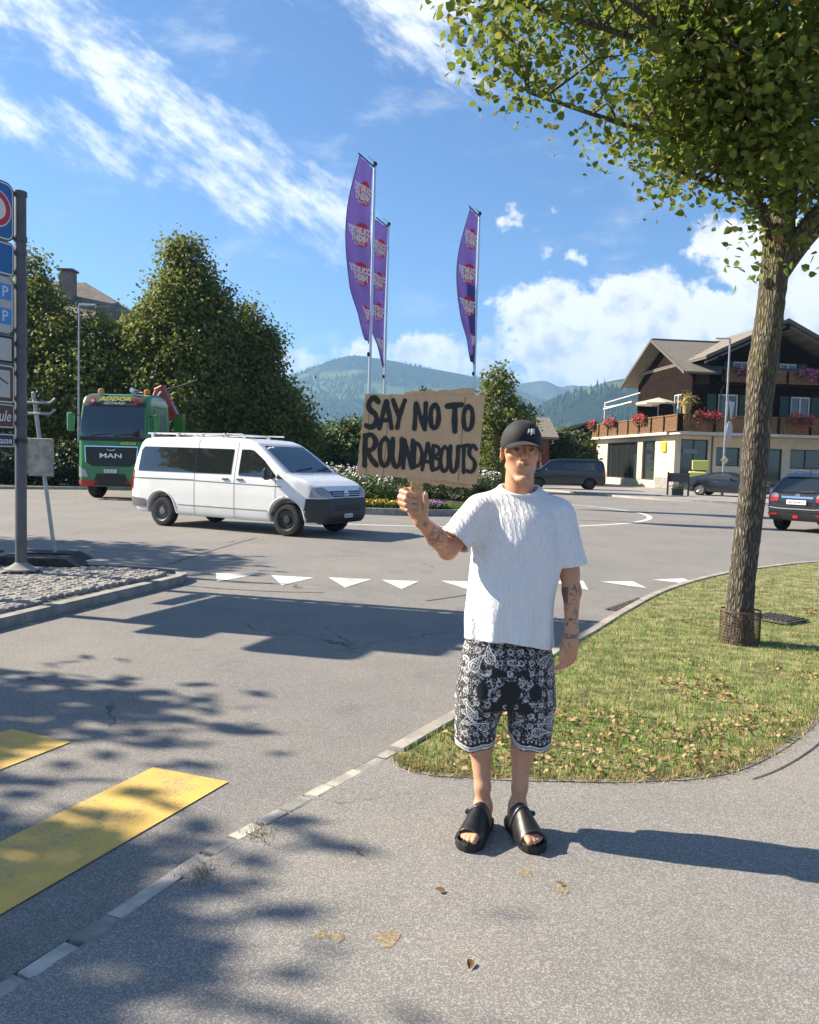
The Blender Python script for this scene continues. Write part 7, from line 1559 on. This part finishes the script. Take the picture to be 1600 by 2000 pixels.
gs = thing('give_way_sign', 'blank back of a triangular road sign on the chalet street lamp', 'sign', (17.98, 46.45, 4.95), R(52)); MB().prism([(-.48, .5), (.48, .5), (.05, -.5), (-.05, -.5)], -.015, .015, 'y').build('plate', SIGNBACK, gs); MB().box((-.05, .04, .1), (.1, .06, .06)).build('clamp', GALV, gs)
rs = thing('round_sign', 'blank back of a round road sign below the triangular one', 'sign', (17.92, 46.45, 3.85), R(52)); MB().lathe([(-.015, .0), (-.015, .5), (.015, .5), (.015, 0)], 28, None, 'y').build('plate', SIGNBACK, rs); MB().box((-.05, .04, 0), (.1, .06, .06)).build('clamp', GALV, rs)
ds = thing('diamond_sign', 'small yellow diamond marker on the chalet street lamp', 'sign', (17.75, 46.5, 2.15)); MB().prism([(0, .22), (.22, 0), (0, -.22), (-.22, 0)], -.03, -.01, 'y').build('plate', PLATE, ds); MB().prism([(0, .16), (.16, 0), (0, -.16), (-.16, 0)], -.04, -.032, 'y').build('face', M('diamond yellow', (.75, .55, .04), .5), ds)
ep = thing('signpost', 'galvanised post at the right edge of the lawn', 'post', (6.52, 12.85, .02)); MB().tube([(0, 0, 0), (0, 0, 2.9)], .045, 12).build('pole', GALV, ep, True); MB().lathe([(0, .075), (.03, .075), (.05, .046)], 12, None, 'z').build('base_collar', GALV, ep, True)
nb2 = thing('notice_board', 'black notice board frame with a planter in front of the chalet', 'notice board', (14.45, 46, .1), R(-20))
for x0 in (0, 1.1): MB().box((x0, 0, .65), (.1, .1, 1.3), .01).build('post', BLK, nb2)
MB().box((.55, 0, 1.0), (1.0, .06, .5), .01).build('panel', M('dark board', (.03, .033, .035), .4), nb2); MB().box((.55, -.25, .2), (.62, .4, .4), .03).build('planter', BLK, nb2)
leaves('planter_leaves', np.random.default_rng(2).normal(size=(160, 3)) * [.22, .12, .07] + [.55, -.25, .45], np.random.default_rng(3).normal(size=(160, 3)) + [0, 0, .6], .08, L_FL, nb2, np.random.default_rng(6), 'quad')['kind'] = 'stuff'
yb = thing('advertising_board', 'yellow advertising board outside the chalet shop', 'board', (18.5, 52.5, .1), R(-8)); YB = M('pale yellow board', (.72, .68, .16), .6)
MB().box((0, 0, 1.75), (1.0, .08, .62), .03, Matrix.Rotation(R(-5), 3, 'X')).build('panel', YB, yb); MB().box((-.15, 0, 1.1), (1.1, .3, .5), .08).build('box', YB, yb)
for x0 in (-.4, .4): MB().tube([(x0, 0, 0), (x0, 0, 1.5)], .03, 6).build('leg', GALV, yb)
# big direction sign on the traffic island
SP = np.array([-4.86, 10.22, .13]); dsn = thing('direction_sign', 'stacked blue, grey and brown direction signs on a thick grey post', 'sign', tuple(SP), math.atan2(.36, .93) - math.pi / 2 + math.pi / 2 if False else 0)
us = Vector((-.36, -.93, 0)).normalized(); un = Vector((.93, -.36, 0)).normalized()
MB().tube([(0, 0, 0), (0, 0, 4.62)], .068, 20).build('post', POST, dsn, True); MB().lathe([(0, .2), (.02, .2), (.03, .16), (.09, .075), (.10, .068)], 20, None, 'z').build('post_foot', KERB2, dsn, True); MB().lathe([(4.6, .072), (4.64, .072), (4.66, .05), (4.66, 0)], 20, None, 'z').build('post_cap', POST, dsn, True)
MB().tube([tuple(us * 1.75), tuple(us * 1.75 + Vector((0, 0, 4.5)))], .068, 16).build('post', POST, dsn, True)
rotp = basis_rot(-us, (0, 0, 1)); FRAME = M('sign frame', (.13, .135, .14), .5, .3)
def rrect(x0, x1, z0, z1, r, n=6):
    out = []
    for cx_, cz_, a0 in ((x1 - r, z1 - r, 0), (x0 + r, z1 - r, 90), (x0 + r, z0 + r, 180), (x1 - r, z0 + r, 270)):
        out += [(cx_ + r * math.cos(R(a0 + 90 * k / n)), cz_ + r * math.sin(R(a0 + 90 * k / n))) for k in range(n + 1)]
    return out
BLUE = M('sign blue', (.018, .12, .36), .4); GREYS = M('sign grey', (.46, .46, .45), .45); BROWN = M('sign brown', (.10, .045, .03), .45); NAVY = M('sign navy', (.02, .03, .07), .45); SWHITE = M('sign white', (.70, .70, .70), .45); SRED = M('sign red', (.5, .03, .03), .45)
T_ = Matrix.Identity(4); mm_ = Matrix((-us, Vector((0, 0, 1)), (-us).cross(Vector((0, 0, 1))))).transposed()
TS = mm_.to_4x4()                                      # local sign plane: x towards the post, y up, z out to the reader
def sgn_panel(z0, z1, wd, layers, r=.06, back=.03):
    base_x1 = -.095
    p = MB().prism(rrect(base_x1 - wd, base_x1, z0, z1, r), -back, 0, 'z', TS).build('panel', FRAME, dsn); k = 1
    for ins, mt in layers: MB().prism(rrect(base_x1 - wd + ins, base_x1 - ins, z0 + ins, z1 - ins, max(.01, r - ins)), .0005, .001 + .0015 * k, 'z', TS).build('face', mt, p); k += 1
    for z_ in (z0 + .08, z1 - .08): MB().lathe([(-.03, .071), (-.03, .078), (.03, .078), (.03, .071)], 16, Matrix.Translation((0, 0, z_)), 'z').build('clamp', POST, p); MB().box((-.09, z_, -.045), (.07, .04, .03), T=TS).build('bracket', POST, p)
    return p
def s_disc(p, cx_, cz_, r, mt, k): MB().lathe([(0, 0), (0, r), (.002, r), (.002, 0)], 36, TS @ Matrix.Translation((cx_, cz_, .004 + .0022 * k)), 'z').build('disc', mt, p)
def s_text(p, body, size, mt, x, z, shear=0., align='RIGHT', sx=1.): 
    o = text(body, size, mt, p, 'lettering', align=align, shear=shear, sx=sx, bold=.001); o.matrix_local = TS @ Matrix.Translation((x, z, .0075)) @ Matrix.Diagonal((sx, 1, 1, 1))
p = sgn_panel(4.00, 4.70, 1.5, ((.02, SWHITE), (.035, BLUE)), .12); s_disc(p, -.36, 4.36, .22, SWHITE, 0); s_disc(p, -.36, 4.36, .205, SRED, 1); s_disc(p, -.36, 4.36, .135, SWHITE, 2)
sgn_panel(3.595, 3.997, 2.0, ((.015, SWHITE), (.03, BLUE)))
p = sgn_panel(2.895, 3.592, 2.4, ((.015, GREYS),), .12)
for zc in (3.40, 3.11): MB().box((-.24, zc, .004), (.19, .19, .005), T=TS).build('parking_symbol', M('parking blue', (.05, .25, .62), .4), p); s_text(p, 'P', .19, SWHITE, -.24, zc - .005, 0, 'CENTER')
sgn_panel(2.535, 2.892, 1.8, ((.02, BLK), (.045, GREYS)), .03); p = sgn_panel(2.065, 2.532, 2.1, ((.012, SWHITE), (.025, BROWN), (.07, GREYS)), .05)
MB().prism([(-.42, 2.30), (-.34, 2.36), (-.2, 2.29), (-.2, 2.31), (-.34, 2.385), (-.44, 2.32)], .0065, .008, 'z', TS).build('picture', BROWN, p); s_disc(p, -.36, 2.27, .045, BROWN, 1)
p = sgn_panel(1.76, 2.062, 1.75, ((.012, SWHITE), (.022, BROWN)), .04); s_text(p, 'ule', .19, SWHITE, -.16, 1.905, .25, sx=.8)
p = sgn_panel(1.53, 1.70, .75, ((.010, SWHITE), (.02, NAVY)), .02); s_text(p, 'asse', .115, SWHITE, -.14, 1.612, sx=.95)
# portable sign stand on rubber feet behind it
psn = thing('portable_sign', 'leaning grey sign pole with a folded grey board on black rubber feet', 'sign', (-4.93, 11.35, .12))
MB().tube([(0, 0, .1), (-.28, 0, 2.22)], .027, 10).build('pole', GALV, psn, True); MB().box((-.29, 0, 2.27), (.05, .05, .1), .015).build('pole_cap', GALV, psn)
for z_ in (2.03, 2.18): MB().tube([(-.62, -.03, z_ - .01), (-.05, -.03, z_ - .01), (.02, -.03, z_ + .05)], .02, 8).build('cross_bar', GALV, psn, True)
bs = MB(); bs.box((-.16, -.06, 1.42), (.36, .05, .52), .006, Matrix.Rotation(R(-8), 3, 'Z')); bs.build('board', M('worn grey board', (.34, .33, .29), .7, .2, var=.3, vscale=6), psn); MB().box((-.42, -.03, 1.44), (.14, .04, .50), .004, Matrix.Rotation(R(35), 3, 'Z')).build('board_flap', MATS['worn grey board'], psn)
for z_ in (1.22, 1.66): MB().box((-.35, -.05, z_), (.34, .03, .03)).build('strut', GALV, psn)
FOOT = M('recycled rubber', (.035, .035, .034), .85, var=.4, vscale=20, bump=.4, bscale=40)
for yo, L in ((-.45, 1.25), (.1, 1.1)): MB().prism([(-.62, 0), (-.48, .10), (L - .86, .10), (L - .66, .0)], yo - .18, yo + .18, 'y').build('rubber_foot', FOOT, psn)
MB().prism([(-.9, .0), (-.66, .14), (-.58, .14), (-.82, .0)], -.75, -.2, 'y').build('rubber_edge', FOOT, psn)
# drain covers
IRON = M('cast iron', (.12, .10, .085), .7, .5, var=.4, vscale=20)
dg = thing('drain_grate', 'long iron drain grate in the road beside the lawn kerb', 'drain', (2.70, 9.60, .003), math.atan2(.95, .66)); MB().box((0, 0, .001), (1.05, .30, .004)).build('pit', BLK, dg)
for yy in (-.145, .145): MB().box((0, yy, .006), (1.08, .035, .008)).build('frame', IRON, dg)
for k in range(18): MB().box((-.5 + k * .0588, 0, .007), (.026, .26, .007)).build('bar', IRON, dg)
dg2 = thing('drain_cover', 'square ribbed iron cover in the grass right of the lime trunk', 'drain', (4.0, 8.75, .05), R(-52)); MB().box((0, 0, .0), (.46, .46, .02), .004).build('frame', IRON, dg2)
for k in range(9): MB().box((-.18 + k * .045, 0, .015), (.024, .40, .012), .003).build('rib', IRON, dg2)
# ------------------------------------------------------------------ flagpoles with long banners
ALP = M('aluminium pole', (.55, .56, .57), .3, .75); PURP = M('purple banner cloth', (.08, .058, .23), .75, var=.1, vscale=2, trans=.45); REDP = M('red print', (.85, .05, .09), .7, trans=.45); WHP = M('white print', (.9, .9, .92), .7, trans=.35)
def flagpole(label, x, y, h, seed, swing):
    t = thing('flagpole', label, 'flagpole', (x, y, .3), group='flagpoles on the roundabout'); MB().tube([(0, 0, 0), (0, 0, 3), (0, 0, h)], [.06, .055, .042], 14).build('pole', ALP, t, True); MB().lathe([(h - .02, .04), (h + .02, .075), (h + .09, .075), (h + .13, .03), (h + .13, 0)], 14, None, 'z').build('pole_head', BLK, t, True)
    a0 = Vector((-.42, -.90, 0)).normalized(); Lb, W = 5.35, .98
    MB().tube([tuple(a0 * -.02 + Vector((0, 0, h - .06))), tuple(a0 * 1.06 + Vector((0, 0, h + .02)))], .022, 8).build('banner_arm', BLK, t, True); MB().tube([tuple(Vector((0, 0, h + .10))), tuple(a0 * .5 + Vector((0, 0, h + .14)))], .012, 6).build('arm_stay', ALP, t, True)
    def at_(s, tt):
        """point of the cloth: s across from the pole, tt down from the arm"""
        tt = np.asarray(tt); s = np.asarray(s); ang = math.atan2(a0.y, a0.x) + swing * np.sin(np.clip(tt * 1.15, 0, 1) * math.pi) * -1.0
        wd = W * np.where(tt < .72, 1., 1 - ((tt - .72) / .28) ** 1.5 * .86); wave = .05 * np.sin(tt * 9 + s * 4 + seed) * s + .03 * np.sin(s * 9 + tt * 5 + seed)
        return np.stack([np.cos(ang) * (.10 + s * wd) + np.sin(ang) * wave, np.sin(ang) * (.10 + s * wd) - np.cos(ang) * wave, h - .10 - tt * Lb + .06 * s - .12 * np.clip(tt - .6, 0, 1) * (1 - s)], -1), ang
    ns, ntt = 12, 60; S_, T2 = np.meshgrid(np.linspace(0, 1, ns), np.linspace(0, 1, ntt)); V, _ = at_(S_.ravel(), T2.ravel()); F = np.array([(j * ns + i, j * ns + i + 1, (j + 1) * ns + i + 1, (j + 1) * ns + i) for j in range(ntt - 1) for i in range(ns - 1)])
    bo = mesh('banner', V, F, PURP, t, True); hem = MB().tube([tuple(p) for p in at_(np.full(60, 1.), np.linspace(0, 1, 60))[0]], .012, 5).build('banner_hem', M('dark hem', (.02, .015, .05), .8), bo)
    for k in range(5): p_ = at_(0., .02 + k * .24)[0]; MB().tube([(0, 0, p_[2]), tuple(p_)], .01, 5).build('banner_ring', ALP, t)
    MB().lathe([(0, 0), (.02, .04), (.12, .05), (.16, .0)], 10, Matrix.Translation((a0.x * .12, a0.y * .12, h - Lb - .55)), 'z').build('banner_weight', BLK, t, True)
    def on_cloth(name, me_v, me_f, s0, t0, mat, off):
        s = s0 + me_v[:, 0] / W; tt = t0 - me_v[:, 1] / Lb; P, ang = at_(s, tt); nrm = np.stack([np.sin(ang), -np.cos(ang), 0 * ang], -1)
        nrm = np.where((nrm @ np.array([x, y, 0]) > 0)[:, None], -nrm, nrm); mesh(name, P + nrm * off, me_f, mat, bo)
    for t0 in (.17, .40, .62, .84):
        sh = .42 if t0 < .8 else .30; kk = 1. if t0 < .8 else .72
        a = np.linspace(0, 2 * math.pi, 30, endpoint=False); V2 = np.vstack([[(0, 0)], np.stack([np.cos(a) * .30, np.sin(a) * .36], 1) * kk, np.stack([np.cos(a) * .15, np.sin(a) * .18], 1) * kk]); F = [(0, 31 + i, 31 + (i + 1) % 30) for i in range(30)] + [(31 + i, 1 + i, 1 + (i + 1) % 30, 31 + (i + 1) % 30) for i in range(30)]
        on_cloth('red_disc', V2, F, sh - .05, t0, REDP, .012)
        for body, size, zz, sx in (('COUNTRY', .26, .10, .72), ('NIGHT', .26, -.12, .80), ('GSTAAD', .10, -.28, 1.0)):
            o = text(body, size * kk, WHP, None, 'tmp', bold=.02 if size > .2 else .003, ext=0); me = o.data; v_ = np.array([q.co[:2] for q in me.vertices]); f_ = [tuple(p.vertices) for p in me.polygons]; bpy.data.objects.remove(o)
            v_ = v_ * [sx, 1.] + [-.06, zz * kk]; on_cloth('print', v_, f_, sh + .10, t0, WHP, .02)
        on_cloth('slash', np.array([(-.03, -.26), (.0, -.26), (.08, .22), (.05, .22)]) * kk, [(0, 1, 2, 3)], sh + .02, t0, WHP, .024)
    return t
flagpole('tallest purple banner flagpole, nearest on the roundabout', -1.38, 26.1, 10.45, 1, .38); flagpole('purple banner flagpole partly hidden behind the tallest one', -1.12, 32.4, 10.4, 4, .25); flagpole('purple banner flagpole standing alone on the right of the roundabout', 2.28, 30.9, 10.45, 7, .40)
